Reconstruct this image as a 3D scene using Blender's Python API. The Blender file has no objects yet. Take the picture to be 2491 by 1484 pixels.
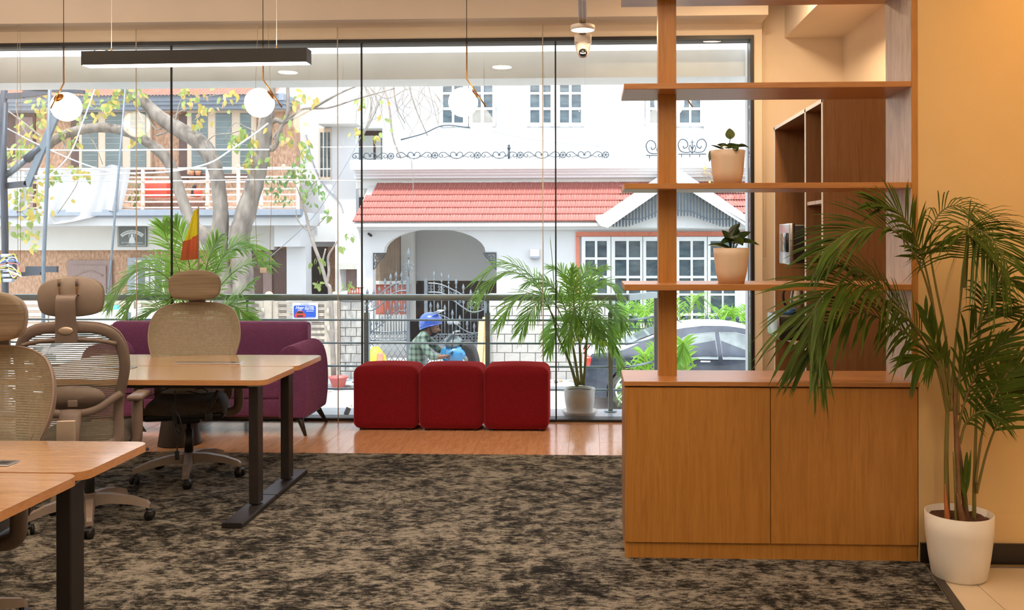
import bpy, bmesh, math, random
from mathutils import Vector as V, Matrix
random.seed(7)
S = bpy.context.scene
COL = S.collection
PI = math.pi
# ------------------------------------------------------------------ camera
F, CX, CY, IW, IH = 2250.0, 1336.0, 580.0, 2491.0, 1484.0
TH, ROLL, EYE = math.radians(2.4), 0.002, 1.5
d0 = V((-math.sin(TH), math.cos(TH), 0)); r0 = V((math.cos(TH), math.sin(TH), 0)); w0 = V((0, 0, 1))
RT = r0 * math.cos(ROLL) - w0 * math.sin(ROLL)
UP = w0 * math.cos(ROLL) + r0 * math.sin(ROLL)
CAM = V((0, 0, EYE))
cd = bpy.data.cameras.new('camera'); cam = bpy.data.objects.new('camera', cd); COL.objects.link(cam)
cam.matrix_world = Matrix(((RT.x, UP.x, -d0.x, CAM.x), (RT.y, UP.y, -d0.y, CAM.y), (RT.z, UP.z, -d0.z, CAM.z), (0, 0, 0, 1)))
cd.sensor_fit = 'HORIZONTAL'; cd.sensor_width = 36; cd.lens = 36 * F / IW
cd.shift_x = (IW / 2 - CX) / IW; cd.shift_y = (CY - IH / 2) / IW
cd.clip_start = .05; cd.clip_end = 300
S.camera = cam
def ray(u, v): return d0 + RT * ((u - CX) / F) - UP * ((v - CY) / F)
def PY(u, v, y): r = ray(u, v); return CAM + r * (y / r.y)            # point of a view ray on the plane Y = y
def PZ(u, v, z): r = ray(u, v); return CAM + r * ((z - EYE) / r.z)    # ... on the plane Z = z
# ------------------------------------------------------------------ world, sun, exposure
w = bpy.data.worlds.new('sky'); S.world = w; w.use_nodes = True
nt = w.node_tree; nt.nodes.clear()
sky = nt.nodes.new('ShaderNodeTexSky'); sky.sky_type = 'NISHITA'; sky.sun_disc = False
sky.sun_elevation = math.radians(66); sky.sun_rotation = math.radians(200); sky.air_density = 1.0; sky.dust_density = 2.5
mixw = nt.nodes.new('ShaderNodeMix'); mixw.data_type = 'RGBA'; mixw.inputs[0].default_value = .55
mixw.inputs[7].default_value = (8.5, 8.7, 9.2, 1)
bg = nt.nodes.new('ShaderNodeBackground'); bg.inputs[1].default_value = .47
out = nt.nodes.new('ShaderNodeOutputWorld')
nt.links.new(sky.outputs[0], mixw.inputs[6]); nt.links.new(mixw.outputs[2], bg.inputs[0]); nt.links.new(bg.outputs[0], out.inputs[0])
def lamp(name, kind, loc, energy, color, aim=None, **kw):
    l = bpy.data.lights.new(name, kind); l.energy = energy; l.color = color
    for k, x in kw.items(): setattr(l, k, x)
    o = bpy.data.objects.new(name, l); COL.objects.link(o); o.location = loc
    if aim is not None: o.rotation_euler = (V(aim) - V(loc)).to_track_quat('-Z', 'Y').to_euler()
    return o
lamp('sun', 'SUN', (0, -12, 30), 5.0, (1, .97, .91), aim=(4, -.3, 0), angle=.01)
WARM = (1, .74, .48)
# rows of warm ceiling lights of the office behind and above the camera
for i, (x, y, e) in enumerate([(-3.6, 1.2, 13), (-1.2, 1.0, 12), (1.2, 1.4, 14), (-3.6, 4.2, 24), (-1.0, 4.4, 24), (-2.4, -1.6, 16), (1.0, -1.6, 18)]):
    lamp('ceiling_light', 'AREA', (x, y, 3.5), e, WARM, aim=(x, y, 0), shape='DISK', size=.22)
# added upward lamps out of view, put in to brighten the bulkhead above the window
for x, y in [(-4.9, 4.6), (-2.4, 2.4), (-.2, 2.6), (1.2, .2)]:
    lamp('added_uplight', 'AREA', (x, y, 2.72), 78, (1, .81, .67), aim=(x, y, 4), shape='RECTANGLE', size=1.4, size_y=.08)
# warm spots that wash the wall beside the shelf
lamp('wall_washer', 'SPOT', (2.35, 3.55, 3.4), 62, (1, .50, .10), aim=(2.6, 4.3, 1.9), spot_size=2.0, spot_blend=.9, shadow_soft_size=.08)
# pantry light behind the shelf
lamp('pantry_light', 'AREA', (1.2, 6.3, 3.4), 42, (1, .7, .42), aim=(1.2, 6.3, 0), shape='DISK', size=.3)
S.view_settings.view_transform = 'Standard'; S.view_settings.look = 'None'
S.view_settings.exposure = 0.0; S.view_settings.gamma = 1; S.view_settings.use_curve_mapping = False
S.cycles.use_denoising = True
S.cycles.max_bounces = 8; S.cycles.transparent_max_bounces = 24; S.cycles.sample_clamp_indirect = 6
S.cycles.caustics_reflective = False; S.cycles.caustics_refractive = False
# ------------------------------------------------------------------ materials
def nodes(name):
    m = bpy.data.materials.new(name); m.use_nodes = True
    t = m.node_tree; b = t.nodes['Principled BSDF']
    return m, t, b
def nn(t, kind, **inp):
    n = t.nodes.new(kind)
    for k, x in inp.items():
        if k in n.inputs: n.inputs[k].default_value = x
        else: setattr(n, k, x)
    return n
def coords(t, scale=(1, 1, 1), kind='Object'):
    tc = nn(t, 'ShaderNodeTexCoord'); mp = nn(t, 'ShaderNodeMapping'); mp.inputs['Scale'].default_value = scale
    t.links.new(tc.outputs[kind], mp.inputs['Vector']); return mp.outputs[0]
def ramp(t, fac, stops, interp='LINEAR'):
    r = nn(t, 'ShaderNodeValToRGB'); e = r.color_ramp.elements; r.color_ramp.interpolation = interp
    while len(e) < len(stops): e.new(.5)
    for el, (p, c) in zip(e, stops): el.position = p; el.color = (*c, 1)
    t.links.new(fac, r.inputs[0]); return r.outputs[0]
def noise(t, vec, scale, detail=3, rough=.55, dist=0):
    n = nn(t, 'ShaderNodeTexNoise'); n.inputs['Scale'].default_value = scale; n.inputs['Detail'].default_value = detail
    n.inputs['Roughness'].default_value = rough; n.inputs['Distortion'].default_value = dist
    t.links.new(vec, n.inputs['Vector']); return n.outputs[0]
def bump(t, b, h, strength, dist=.01):
    n = nn(t, 'ShaderNodeBump'); n.inputs['Strength'].default_value = strength; n.inputs['Distance'].default_value = dist
    t.links.new(h, n.inputs['Height']); t.links.new(n.outputs[0], b.inputs['Normal'])
def mul(c, k): return tuple(min(1, x * k) for x in c)
def mat(name, c, rough=.5, metal=0, var=.08, scale=12, bp=0, st=(1, 1, 1), emit=0, trans=0, coat=0, c2=None, spec=.5, sheen=None):
    m, t, b = nodes(name); vec = coords(t, st)
    n = noise(t, vec, scale)
    t.links.new(ramp(t, n, [(.3, mul(c, 1 - var)), (.7, c2 or mul(c, 1 + var))]), b.inputs['Base Color'])
    b.inputs['Roughness'].default_value = rough; b.inputs['Metallic'].default_value = metal
    b.inputs['Specular IOR Level'].default_value = spec
    if coat: b.inputs['Coat Weight'].default_value = coat; b.inputs['Coat Roughness'].default_value = .05
    if sheen: b.inputs['Sheen Weight'].default_value = sheen[1]; b.inputs['Sheen Tint'].default_value = (*sheen[0], 1); b.inputs['Sheen Roughness'].default_value = .4
    if emit: b.inputs['Emission Color'].default_value = (*c, 1); b.inputs['Emission Strength'].default_value = emit
    if bp: bump(t, b, n, bp)
    if trans:                                                       # thin leaf or cloth: some light comes through
        tr = nn(t, 'ShaderNodeBsdfTranslucent'); tr.inputs[0].default_value = (*(c2 or c), 1)
        mx = nn(t, 'ShaderNodeMixShader'); mx.inputs[0].default_value = trans
        o = t.nodes['Material Output']
        t.links.new(b.outputs[0], mx.inputs[1]); t.links.new(tr.outputs[0], mx.inputs[2]); t.links.new(mx.outputs[0], o.inputs[0])
    return m
def wood(name, dark, light, st, rough=.4, scale=1, fine=.35, coat=0):
    m, t, b = nodes(name); vec = coords(t, st)
    n1 = noise(t, vec, 3 * scale, 4, .6, 1.2); n2 = noise(t, vec, 22 * scale, 3, .6, .3)
    a = nn(t, 'ShaderNodeMath', operation='MULTIPLY_ADD'); t.links.new(n2, a.inputs[0]); a.inputs[1].default_value = fine
    t.links.new(n1, a.inputs[2])
    t.links.new(ramp(t, a.outputs[0], [(.42, dark), (.62, tuple((x + y) / 2 for x, y in zip(dark, light))), (.88, light)]), b.inputs['Base Color'])
    b.inputs['Roughness'].default_value = rough; bump(t, b, n2, .06, .002)
    if coat: b.inputs['Coat Weight'].default_value = coat; b.inputs['Coat Roughness'].default_value = .12
    return m
def glass(name, tint=(1, 1, 1), f0=.9):
    m = bpy.data.materials.new(name); m.use_nodes = True; t = m.node_tree; t.nodes.clear()
    tr = nn(t, 'ShaderNodeBsdfTransparent'); tr.inputs[0].default_value = (*tint, 1)
    gl = nn(t, 'ShaderNodeBsdfGlossy'); gl.inputs['Roughness'].default_value = 0.0; gl.inputs[0].default_value = (f0, f0, f0, 1)
    fr = nn(t, 'ShaderNodeFresnel'); fr.inputs[0].default_value = 1.5
    mx = nn(t, 'ShaderNodeMixShader'); o = nn(t, 'ShaderNodeOutputMaterial')
    t.links.new(fr.outputs[0], mx.inputs[0]); t.links.new(tr.outputs[0], mx.inputs[1]); t.links.new(gl.outputs[0], mx.inputs[2]); t.links.new(mx.outputs[0], o.inputs[0])
    return m
def emitter(name, c, s, edge=None):
    m, t, b = nodes(name); b.inputs['Base Color'].default_value = (*c, 1); b.inputs['Roughness'].default_value = .3
    n = noise(t, coords(t), 3); t.links.new(ramp(t, n, [(.2, c), (.8, mul(c, .97))]), b.inputs['Emission Color'])
    b.inputs['Emission Strength'].default_value = s
    return m
def carpet_mat():
    m, t, b = nodes('carpet_pile')
    def th(n, lo, hi):
        mr = nn(t, 'ShaderNodeMapRange'); mr.inputs[1].default_value = lo; mr.inputs[2].default_value = hi; t.links.new(n, mr.inputs[0]); return mr.outputs[0]
    def ma(a, k, c): 
        s = nn(t, 'ShaderNodeMath', operation='MULTIPLY_ADD'); t.links.new(a, s.inputs[0]); s.inputs[1].default_value = k
        if isinstance(c, (int, float)): s.inputs[2].default_value = c
        else: t.links.new(c, s.inputs[2])
        return s.outputs[0]
    fine = noise(t, coords(t, (1, 2.6, 1)), 21, 6, .80, .25)          # ragged streaks along the room's width
    blot = noise(t, coords(t, (1, 1.35, 1)), 9.5, 4, .65, .6)
    big = noise(t, coords(t, (1, 1, 1)), 2.1, 2, .5)
    yarn = noise(t, coords(t, (170, 300, 1)), 1, 2, .7)
    hue = noise(t, coords(t, (60, 90, 1)), 1, 2, .6)
    v = ma(fine, 1.05, ma(blot, .75, ma(big, .30, ma(yarn, .40, -.75))))
    v = th(v, .30, .72)
    t1 = ramp(t, v, [(.0, (.010, .009, .008)), (.33, (.018, .016, .014)), (.38, (.070, .065, .056)), (.56, (.112, .104, .090)), (.60, (.185, .168, .145)), (.82, (.268, .245, .212)), (1, (.25, .23, .20))])
    mx = nn(t, 'ShaderNodeMix', data_type='RGBA', blend_type='MULTIPLY'); mx.inputs[0].default_value = .8; t.links.new(t1, mx.inputs[6])
    t.links.new(ramp(t, hue, [(.3, (.95, .82, .70)), (.45, (.9, .93, .72)), (.55, (.90, .88, 1)), (.72, (1, .97, .95))]), mx.inputs[7]); t.links.new(mx.outputs[2], b.inputs['Base Color'])
    b.inputs['Roughness'].default_value = .95; b.inputs['Specular IOR Level'].default_value = .1
    bump(t, b, yarn, .5, .004)
    return m
M = {}
M['paint'] = mat('cream_wall_paint', (.80, .70, .56), .75, var=.02, scale=4)
M['ochre'] = mat('ochre_wall_paint', (.72, .50, .23), .75, var=.02, scale=4)
M['paint_soffit'] = mat('cream_ceiling_paint', (.80, .71, .60), .75, var=.02, scale=4)
M['ceil'] = mat('white_ceiling_paint', (.8, .77, .72), .8, var=.02)
M['carpet'] = carpet_mat()
M['screed'] = mat('grey_screed', (.3, .28, .26), .8)
M['floorwood'] = wood('orange_floor_plank', (.50, .235, .105), (.80, .45, .245), (9, 1.0, 9), .22, 1.2, .5, coat=.7)
M['creamtile'] = mat('cream_floor_tile', (.62, .5, .35), .3, var=.07, scale=2, c2=(.68, .57, .42))
M['skirt'] = mat('black_skirting', (.016, .012, .010), .4)
M['threshold'] = mat('dark_threshold_strip', (.035, .028, .022), .5)
M['oak_h'] = wood('oak_laminate_horizontal', (.34, .135, .035), (.47, .215, .065), (1.2, 14, 26), .32)
M['oak_v'] = wood('oak_laminate_vertical', (.33, .135, .022), (.47, .215, .045), (14, 14, .8), .38)
M['oak_d'] = wood('brown_laminate_vertical', (.22, .10, .04), (.31, .155, .068), (16, 16, .9), .4)
M['whitewash'] = wood('pale_primed_board', (.40, .30, .22), (.66, .58, .52), (7, 7, 1.1), .45)
M['edge'] = mat('white_edge_band', (.85, .83, .8), .4, var=.02)
M['desk'] = wood('walnut_desk_laminate', (.44, .235, .115), (.70, .44, .25), (1.0, 12, 12), .22, 1.3, .4, coat=1.0)
M['deskedge'] = wood('desk_edge_band', (.42, .19, .07), (.6, .31, .13), (1.2, 10, 30), .3)
M['dkmetal'] = mat('dark_bronze_metal', (.035, .030, .028), .42, .5, var=.1)
M['black'] = mat('black_plastic', (.012, .012, .013), .4, var=.15)
M['blackframe'] = mat('black_aluminium', (.012, .013, .015), .45, var=.1)
M['seal'] = mat('black_silicone', (.008, .009, .010), .6)
M['taupe'] = mat('taupe_plastic', (.185, .142, .118), .45, var=.05, scale=30)
M['taupe_l'] = mat('light_taupe_plastic', (.25, .20, .165), .42, var=.05, scale=30)
M['badge'] = mat('silver_badge', (.6, .5, .4), .3, .6, var=.04)
M['meshf'] = mat('beige_mesh_fabric', (.26, .235, .165), .9, var=.10, scale=60, trans=.2, c2=(.32, .285, .205))
M['pad'] = mat('brown_knit_pad', (.185, .145, .098), .95, var=.22, scale=3, bp=.25, st=(1, 1, 40))
M['seatf'] = mat('olive_grey_seat_fabric', (.085, .078, .068), .95, var=.2, scale=90, bp=.2)
M['seat_black'] = mat('charcoal_seat_fabric', (.02, .02, .021), .8, var=.2, scale=90, bp=.2)
M['chrome'] = mat('brushed_steel', (.55, .54, .52), .25, 1, var=.05, st=(1, 1, 30))
M['steel'] = mat('stainless_railing', (.33, .40, .42), .42, .7, var=.08, st=(1, 1, 6))
M['purple'] = mat('purple_woven_fabric', (.132, .038, .112), .9, var=.18, scale=140, bp=.25, c2=(.172, .058, .148), spec=.2, sheen=((.85, .5, .82), .9))
M['red'] = mat('crimson_felt', (.145, .005, .010), .95, var=.25, scale=160, bp=.3, spec=.15, sheen=((.95, .12, .15), .8))
M['lampblack'] = mat('matt_black_housing', (.008, .0075, .0075), .5)
M['led'] = emitter('led_diffuser', (1, .95, .86), 9)
M['globe'] = emitter('opal_globe', (1, .84, .64), 8.0)
M['disc'] = emitter('warm_disc_diffuser', (1, .88, .66), 6)
M['brass'] = mat('brass', (.62, .33, .11), .28, 1, var=.06)
M['whiteplastic'] = mat('white_plastic', (.8, .76, .72), .4, var=.02)
M['potwhite'] = mat('white_planter_plastic', (.80, .76, .70), .35, var=.02)
M['potcream'] = mat('cream_planter', (.78, .62, .46), .4, var=.03)
M['soil'] = mat('reddish_soil', (.09, .035, .018), .95, var=.5, scale=60, bp=.8)
M['palm_in'] = mat('dark_palm_leaf', (.038, .080, .006), .5, var=.35, scale=6, trans=.2, c2=(.085, .13, .012), spec=.2)
M['palm_stem'] = mat('yellow_green_stem', (.22, .15, .035), .45, var=.3, scale=8, c2=(.16, .15, .03))
M['palm_cane'] = mat('brown_palm_sheath', (.16, .075, .03), .6, var=.5, scale=14)
M['sheath'] = mat('orange_dry_sheath', (.42, .12, .03), .6, var=.2)
M['palm_out'] = mat('bright_palm_leaf', (.13, .34, .04), .38, var=.35, scale=5, trans=.45, c2=(.34, .62, .09))
M['stem_out'] = mat('palm_stem_outside', (.34, .28, .10), .5, var=.3, c2=(.28, .36, .08))
M['pothos'] = mat('dark_rubber_leaf', (.022, .05, .010), .3, var=.35, scale=20, trans=.15, c2=(.05, .09, .02))
M['pothos_l'] = mat('olive_young_leaf', (.12, .16, .03), .4, var=.2, scale=20, trans=.35)
M['bead'] = mat('beaded_chain_plastic', (.62, .55, .42), .4)
M['wire'] = mat('thin_pale_wire', (.72, .68, .58), .4)
M['paneglass'] = glass('clear_window_glass', (.965, .985, .98))
M['granite'] = mat('grey_granite_ledge', (.46, .49, .52), .28, var=.12, scale=60)
M['concrete'] = mat('painted_white_concrete', (.88, .90, .90), .85, var=.03, scale=5, bp=.05)
# outside
M['wwall'] = mat('white_house_paint', (.62, .63, .64), .85, var=.02, scale=2)
M['wwall2'] = mat('offwhite_house_paint', (.60, .595, .565), .85, var=.03, scale=2)
M['trimw'] = mat('white_gloss_trim', (.68, .69, .71), .5, var=.02)
M['stucco'] = mat('orange_textured_stucco', (.40, .23, .14), .95, var=.3, scale=22, bp=.9, st=(1, 1, .45), c2=(.56, .355, .24))
M['grey_trim'] = mat('grey_cornice_paint', (.25, .29, .345), .7, var=.06)
M['awning'] = mat('terracotta_corrugated_sheet', (.30, .12, .078), .6, var=.12, scale=4)
M['tile'] = mat('red_roof_tile', (.36, .095, .075), .65, var=.25, scale=3.5, c2=(.46, .19, .165))
M['cream'] = mat('cream_fence_paint', (.56, .50, .42), .8, var=.05)
M['stone'] = mat('pale_stone_block', (.44, .425, .40), .85, var=.10, scale=9, bp=.3)
M['mortar'] = mat('grey_mortar', (.36, .355, .34), .9)
M['asphalt'] = mat('dusty_pale_road', (.44, .43, .41), .95, var=.14, scale=1.4, bp=.2)
M['pavement'] = mat('grey_gutter_slab', (.30, .32, .345), .9, var=.1, scale=3)
M['iron'] = mat('blue_grey_wrought_iron', (.045, .068, .088), .5, .3, var=.1)
M['silveriron'] = mat('silver_painted_iron', (.17, .20, .225), .42, .5, var=.1)
M['winglass'] = mat('blue_grey_window_pane', (.065, .10, .13), .08, var=.35, scale=3, st=(1, 1, 3), c2=(.11, .15, .17), spec=.25)
M['blindglass'] = mat('grey_green_window_pane', (.12, .16, .16), .15, var=.2, scale=2)
M['blindslat'] = mat('pale_blind_slat', (.27, .30, .285), .5)
M['cream_frame'] = mat('cream_window_frame', (.60, .49, .37), .6, var=.03)
M['darkwood'] = mat('dark_brown_wood', (.10, .055, .045), .5, var=.25, scale=8, st=(4, 4, 1))
M['doorwood'] = mat('mauve_brown_door', (.24, .165, .15), .5, var=.15, scale=6, st=(5, 5, 1))
M['darkroom'] = mat('shaded_interior', (.05, .045, .042), .9)  # near-black colour stands in for the shade inside porch and garage
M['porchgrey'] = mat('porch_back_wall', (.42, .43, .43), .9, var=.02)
M['redtrim'] = mat('terracotta_window_border', (.62, .20, .13), .7, var=.08)
M['brickred'] = mat('red_porch_brick', (.42, .12, .08), .8, var=.2, scale=5)
M['bark'] = mat('grey_brown_bark', (.165, .14, .12), .9, var=.3, scale=7, bp=.8, st=(1, 1, .4), c2=(.28, .245, .21))
M['twig'] = mat('pale_twig', (.27, .24, .21), .9, var=.2)
M['leaf_y'] = mat('yellow_leaf', (.46, .35, .07), .5, var=.2, scale=4, trans=.4, c2=(.60, .48, .14))
M['leaf_g'] = mat('yellow_green_leaf', (.22, .31, .08), .5, var=.25, scale=4, trans=.4, c2=(.34, .44, .14))
M['leaf_d'] = mat('green_bush_leaf', (.14, .28, .09), .5, var=.3, scale=4, trans=.35, c2=(.26, .42, .16))
M['leaf_b'] = mat('dry_brown_leaf', (.52, .36, .22), .8, var=.3, scale=4, trans=.3)
M['cloth'] = mat('white_sheet_cloth', (.50, .51, .53), .9, var=.02, trans=.2)
M['flag_y'] = mat('yellow_flag_cloth', (.95, .72, .02), .8, var=.06, trans=.35)
M['flag_r'] = mat('orange_red_flag_cloth', (.85, .14, .04), .8, var=.06, trans=.35)
M['polepaint'] = mat('blue_grey_steel_pole', (.05, .063, .082), .5, .3, var=.15, st=(1, 1, .3))
M['galv'] = mat('galvanised_tube', (.13, .165, .195), .4, .4, var=.08)
M['carblue'] = mat('dusty_dark_blue_car_paint', (.018, .027, .045), .3, .3, var=.25, scale=3, coat=.6, c2=(.05, .065, .092))
M['carroof'] = mat('sunlit_dusty_roof_paint', (.55, .58, .62), .45, .1, var=.12, scale=3, coat=.4)  # dust and sun brightness both put into the pale colour of upward faces
M['carglass'] = mat('car_side_glass', (.16, .20, .21), .06, var=.3, scale=3, c2=(.24, .28, .28))
M['rubber'] = mat('dusty_rubber', (.05, .05, .05), .8)
M['alloy'] = mat('silver_alloy_rim', (.62, .63, .65), .3, .7)
M['taillight'] = mat('red_tail_light', (.75, .035, .02), .15, coat=.6)
M['lamplens'] = mat('clear_lamp_lens', (.34, .36, .38), .12, coat=.6)
M['tankblue'] = mat('sky_blue_tank_paint', (.03, .19, .40), .2, coat=.8)
M['helmetblue'] = mat('royal_blue_helmet_shell', (.012, .06, .33), .2, coat=.7, var=.12)
M['visor'] = mat('pale_visor', (.36, .41, .46), .12, coat=.6)
M['skin'] = mat('brown_skin', (.14, .07, .045), .55, var=.05)
M['hair'] = mat('black_beard_hair', (.012, .010, .010), .8)
M['trouser'] = mat('dark_denim', (.035, .04, .055), .9, var=.2, scale=50)
M['basin'] = mat('pink_plastic_basin', (.58, .15, .14), .4, trans=.15)
M['coneorange'] = mat('faded_orange_plastic', (.56, .19, .11), .5)
M['yellow'] = mat('yellow_plastic', (.56, .44, .03), .5)
M['lumber'] = wood('raw_pine_plank', (.50, .27, .10), (.78, .52, .28), (10, 10, 1), .7)
M['redbox'] = mat('red_plastic_crate', (.80, .08, .05), .5)
M['terracotta'] = mat('terracotta_pot', (.55, .22, .12), .8, var=.12)
M['plantbox'] = mat('brown_planter_box', (.28, .14, .10), .8, var=.25)
M['peach'] = mat('peach_ball_finial', (.85, .58, .36), .6)
M['pinkrail'] = mat('pale_pink_railing_paint', (.80, .66, .58), .6, var=.05)
M['plaque'] = mat('dark_green_slate_plaque', (.075, .10, .10), .4, var=.25, scale=9)
M['letters'] = mat('engraved_pale_lettering', (.62, .66, .66), .6)
M['posterw'] = mat('white_poster_print', (.84, .86, .90), .5, var=.01)
M['posterb'] = mat('blue_poster_print', (.03, .12, .62), .4, var=.12)
M['posterr'] = mat('red_poster_print', (.75, .07, .05), .4)
M['teal'] = mat('teal_plastic', (.05, .42, .40), .4)
M['vanwhite'] = mat('white_car_paint', (.80, .83, .86), .25, coat=.6)
M['plaidbag'] = mat('rattan_screen', (.20, .15, .11), .8, var=.3, scale=3, st=(30, 1, 1))
M['cablewhite'] = mat('pale_overhead_cable', (.6, .6, .59), .6)
M['cablegrey'] = mat('grey_overhead_cable', (.30, .33, .37), .6)
M['screen'] = mat('dark_display_glass', (.02, .022, .025), .1, coat=.5)
M['bluelid'] = mat('blue_plastic_lid', (.03, .13, .42), .35)
M['rug_leaf'] = mat('fallen_leaf', (.42, .27, .12), .9, var=.4)
# ------------------------------------------------------------------ mesh builder
class MB:
    def __init__(s): s.v = []; s.f = []; s.sm = []; s.mi = []; s.cur = 0
    def add(s, vs, fs, smooth=False):
        o = len(s.v); s.v += [tuple(p) for p in vs]
        for f in fs: s.f.append(tuple(i + o for i in f)); s.sm.append(smooth); s.mi.append(s.cur)
        return s
    def slot(s, i): s.cur = i; return s
    def box(s, x0, x1, y0, y1, z0, z1):
        return s.add([(x0, y0, z0), (x1, y0, z0), (x1, y1, z0), (x0, y1, z0), (x0, y0, z1), (x1, y0, z1), (x1, y1, z1), (x0, y1, z1)],
                     [(0, 3, 2, 1), (4, 5, 6, 7), (0, 1, 5, 4), (1, 2, 6, 5), (2, 3, 7, 6), (3, 0, 4, 7)])
    def bm(s, bm, mtx=None, smooth=True):
        bm.verts.index_update()
        s.add([(mtx @ v.co if mtx else v.co) for v in bm.verts], [[v.index for v in f.verts] for f in bm.faces], smooth); bm.free(); return s
    def rbox(s, c, size, r, seg=3, rot=None, smooth=True):
        b = bmesh.new(); bmesh.ops.create_cube(b, size=1)
        for v in b.verts: v.co = V((v.co.x * size[0], v.co.y * size[1], v.co.z * size[2]))
        bmesh.ops.bevel(b, geom=list(b.edges), offset=min(r, min(size) * .49), segments=seg, profile=.5, affect='EDGES')
        return s.bm(b, Matrix.Translation(V(c)) @ (rot.to_4x4() if rot else Matrix()), smooth)
    def cbox(s, c, size, rot=None):
        o = len(s.v); h = [x / 2 for x in size]; s.box(-h[0], h[0], -h[1], h[1], -h[2], h[2])
        for i in range(o, len(s.v)):
            p = V(s.v[i]); p = (rot @ p if rot else p) + V(c); s.v[i] = tuple(p)
        return s
    def beam(s, p0, p1, wx, wy, side=None):                       # rectangular bar from p0 to p1
        p0, p1 = V(p0), V(p1); t = (p1 - p0).normalized(); a = V(side) if side else (V((0, 1, 0)) if abs(t.y) < .9 else V((1, 0, 0)))
        x = t.cross(a).normalized(); y = x.cross(t)
        vs = [p + x * (i * wx / 2) + y * (j * wy / 2) for p in (p0, p1) for i, j in ((-1, -1), (1, -1), (1, 1), (-1, 1))]
        return s.add(vs, [(0, 3, 2, 1), (4, 5, 6, 7), (0, 1, 5, 4), (1, 2, 6, 5), (2, 3, 7, 6), (3, 0, 4, 7)])
    def tube(s, pts, r, n=8, closed=False, up=None, flat=1.0):    # swept tube; flat scales the section along its own normal
        pts = [V(p) for p in pts]; m = len(pts); rs = r if isinstance(r, (list, tuple)) else [r] * m
        vs = []; prev = None
        for i, p in enumerate(pts):
            a = pts[(i - 1) % m] if (closed or i) else p; b = pts[(i + 1) % m] if (closed or i < m - 1) else p
            t = (b - a); t = t.normalized() if t.length > 1e-9 else V((0, 0, 1))
            if up is not None: nrm = V(up) - t * V(up).dot(t)
            elif prev is None: nrm = V((0, 0, 1)).cross(t) if abs(t.z) < .9 else V((1, 0, 0)).cross(t)
            else: nrm = prev - t * prev.dot(t)
            if nrm.length < 1e-6: nrm = t.orthogonal()
            nrm.normalize(); prev = nrm; bi = t.cross(nrm)
            for k in range(n):
                a2 = 2 * PI * k / n; vs.append(p + nrm * (math.cos(a2) * rs[i] * flat) + bi * (math.sin(a2) * rs[i]))
        fs = []
        for i in range(m if closed else m - 1):
            j = (i + 1) % m
            for k in range(n): l = (k + 1) % n; fs.append((i * n + k, i * n + l, j * n + l, j * n + k))
        if not closed: fs.append(tuple(range(n - 1, -1, -1))); fs.append(tuple((m - 1) * n + k for k in range(n)))
        return s.add(vs, fs, True)
    def cyl(s, p0, p1, r0, r1=None, n=16): return s.tube([p0, p1], [r0, r0 if r1 is None else r1], n)
    def lathe(s, prof, c=(0, 0, 0), n=24, smooth=True):
        c = V(c); vs = []; fs = []; m = len(prof)
        for r, z in prof:
            for k in range(n): a = 2 * PI * k / n; vs.append(c + V((r * math.cos(a), r * math.sin(a), z)))
        for i in range(m - 1):
            for k in range(n): l = (k + 1) % n; fs.append((i * n + k, i * n + l, (i + 1) * n + l, (i + 1) * n + k))
        if prof[0][0] > 1e-4: fs.append(tuple(range(n - 1, -1, -1)))
        if prof[-1][0] > 1e-4: fs.append(tuple((m - 1) * n + k for k in range(n)))
        return s.add(vs, fs, smooth)
    def sphere(s, c, r, nu=20, nv=12):
        r = (r, r, r) if not isinstance(r, (tuple, list)) else r
        vs = [V(c) + V((r[0] * math.sin(PI * j / nv) * math.cos(2 * PI * i / nu), r[1] * math.sin(PI * j / nv) * math.sin(2 * PI * i / nu), r[2] * math.cos(PI * j / nv))) for j in range(nv + 1) for i in range(nu)]
        return s.add(vs, [(j * nu + i, (j + 1) * nu + i, (j + 1) * nu + (i + 1) % nu, j * nu + (i + 1) % nu) for j in range(nv) for i in range(nu)], True)
    def prism(s, poly, f0, f1, smooth=False):                      # poly of (a,b); f0/f1 map (a,b) to the two caps
        n = len(poly); vs = [f0(a, b) for a, b in poly] + [f1(a, b) for a, b in poly]
        return s.add(vs, [tuple(range(n - 1, -1, -1)), tuple(range(n, 2 * n))] + [(i, (i + 1) % n, n + (i + 1) % n, n + i) for i in range(n)], smooth)
    def xz(s, poly, y0, y1): return s.prism(poly, lambda a, b: (a, y0, b), lambda a, b: (a, y1, b))
    def xy(s, poly, z0, z1): return s.prism(poly, lambda a, b: (a, b, z0), lambda a, b: (a, b, z1))
    def yz(s, poly, x0, x1): return s.prism(poly, lambda a, b: (x0, a, b), lambda a, b: (x1, a, b))
    def grid(s, fn, nu, nv, smooth=True, closed=False):
        vs = [fn(i / nu, j / nv) for j in range(nv + 1) for i in range(nu + 1)]
        return s.add(vs, [(j * (nu + 1) + i, j * (nu + 1) + i + 1, (j + 1) * (nu + 1) + i + 1, (j + 1) * (nu + 1) + i) for j in range(nv) for i in range(nu)], smooth)
    def mesh(s, name, mats):
        me = bpy.data.meshes.new(name); me.from_pydata(s.v, [], s.f); me.validate()
        for m in (mats if isinstance(mats, (list, tuple)) else [mats]): me.materials.append(m)
        if len(me.polygons) == len(s.f):
            me.polygons.foreach_set('use_smooth', s.sm); me.polygons.foreach_set('material_index', s.mi)
        b = bmesh.new(); b.from_mesh(me); bmesh.ops.recalc_face_normals(b, faces=b.faces); b.to_mesh(me); b.free()
        return me
    def build(s, name, mats, parent=None, world=False, kind=None):
        if world and parent is not None:
            o = root_of(parent).location; s.v = [(x - o.x, y - o.y, z - o.z) for x, y, z in s.v]
        return put(name, s.mesh(name, mats), parent, kind)
def root_of(o):
    while o.parent: o = o.parent
    return o
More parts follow.
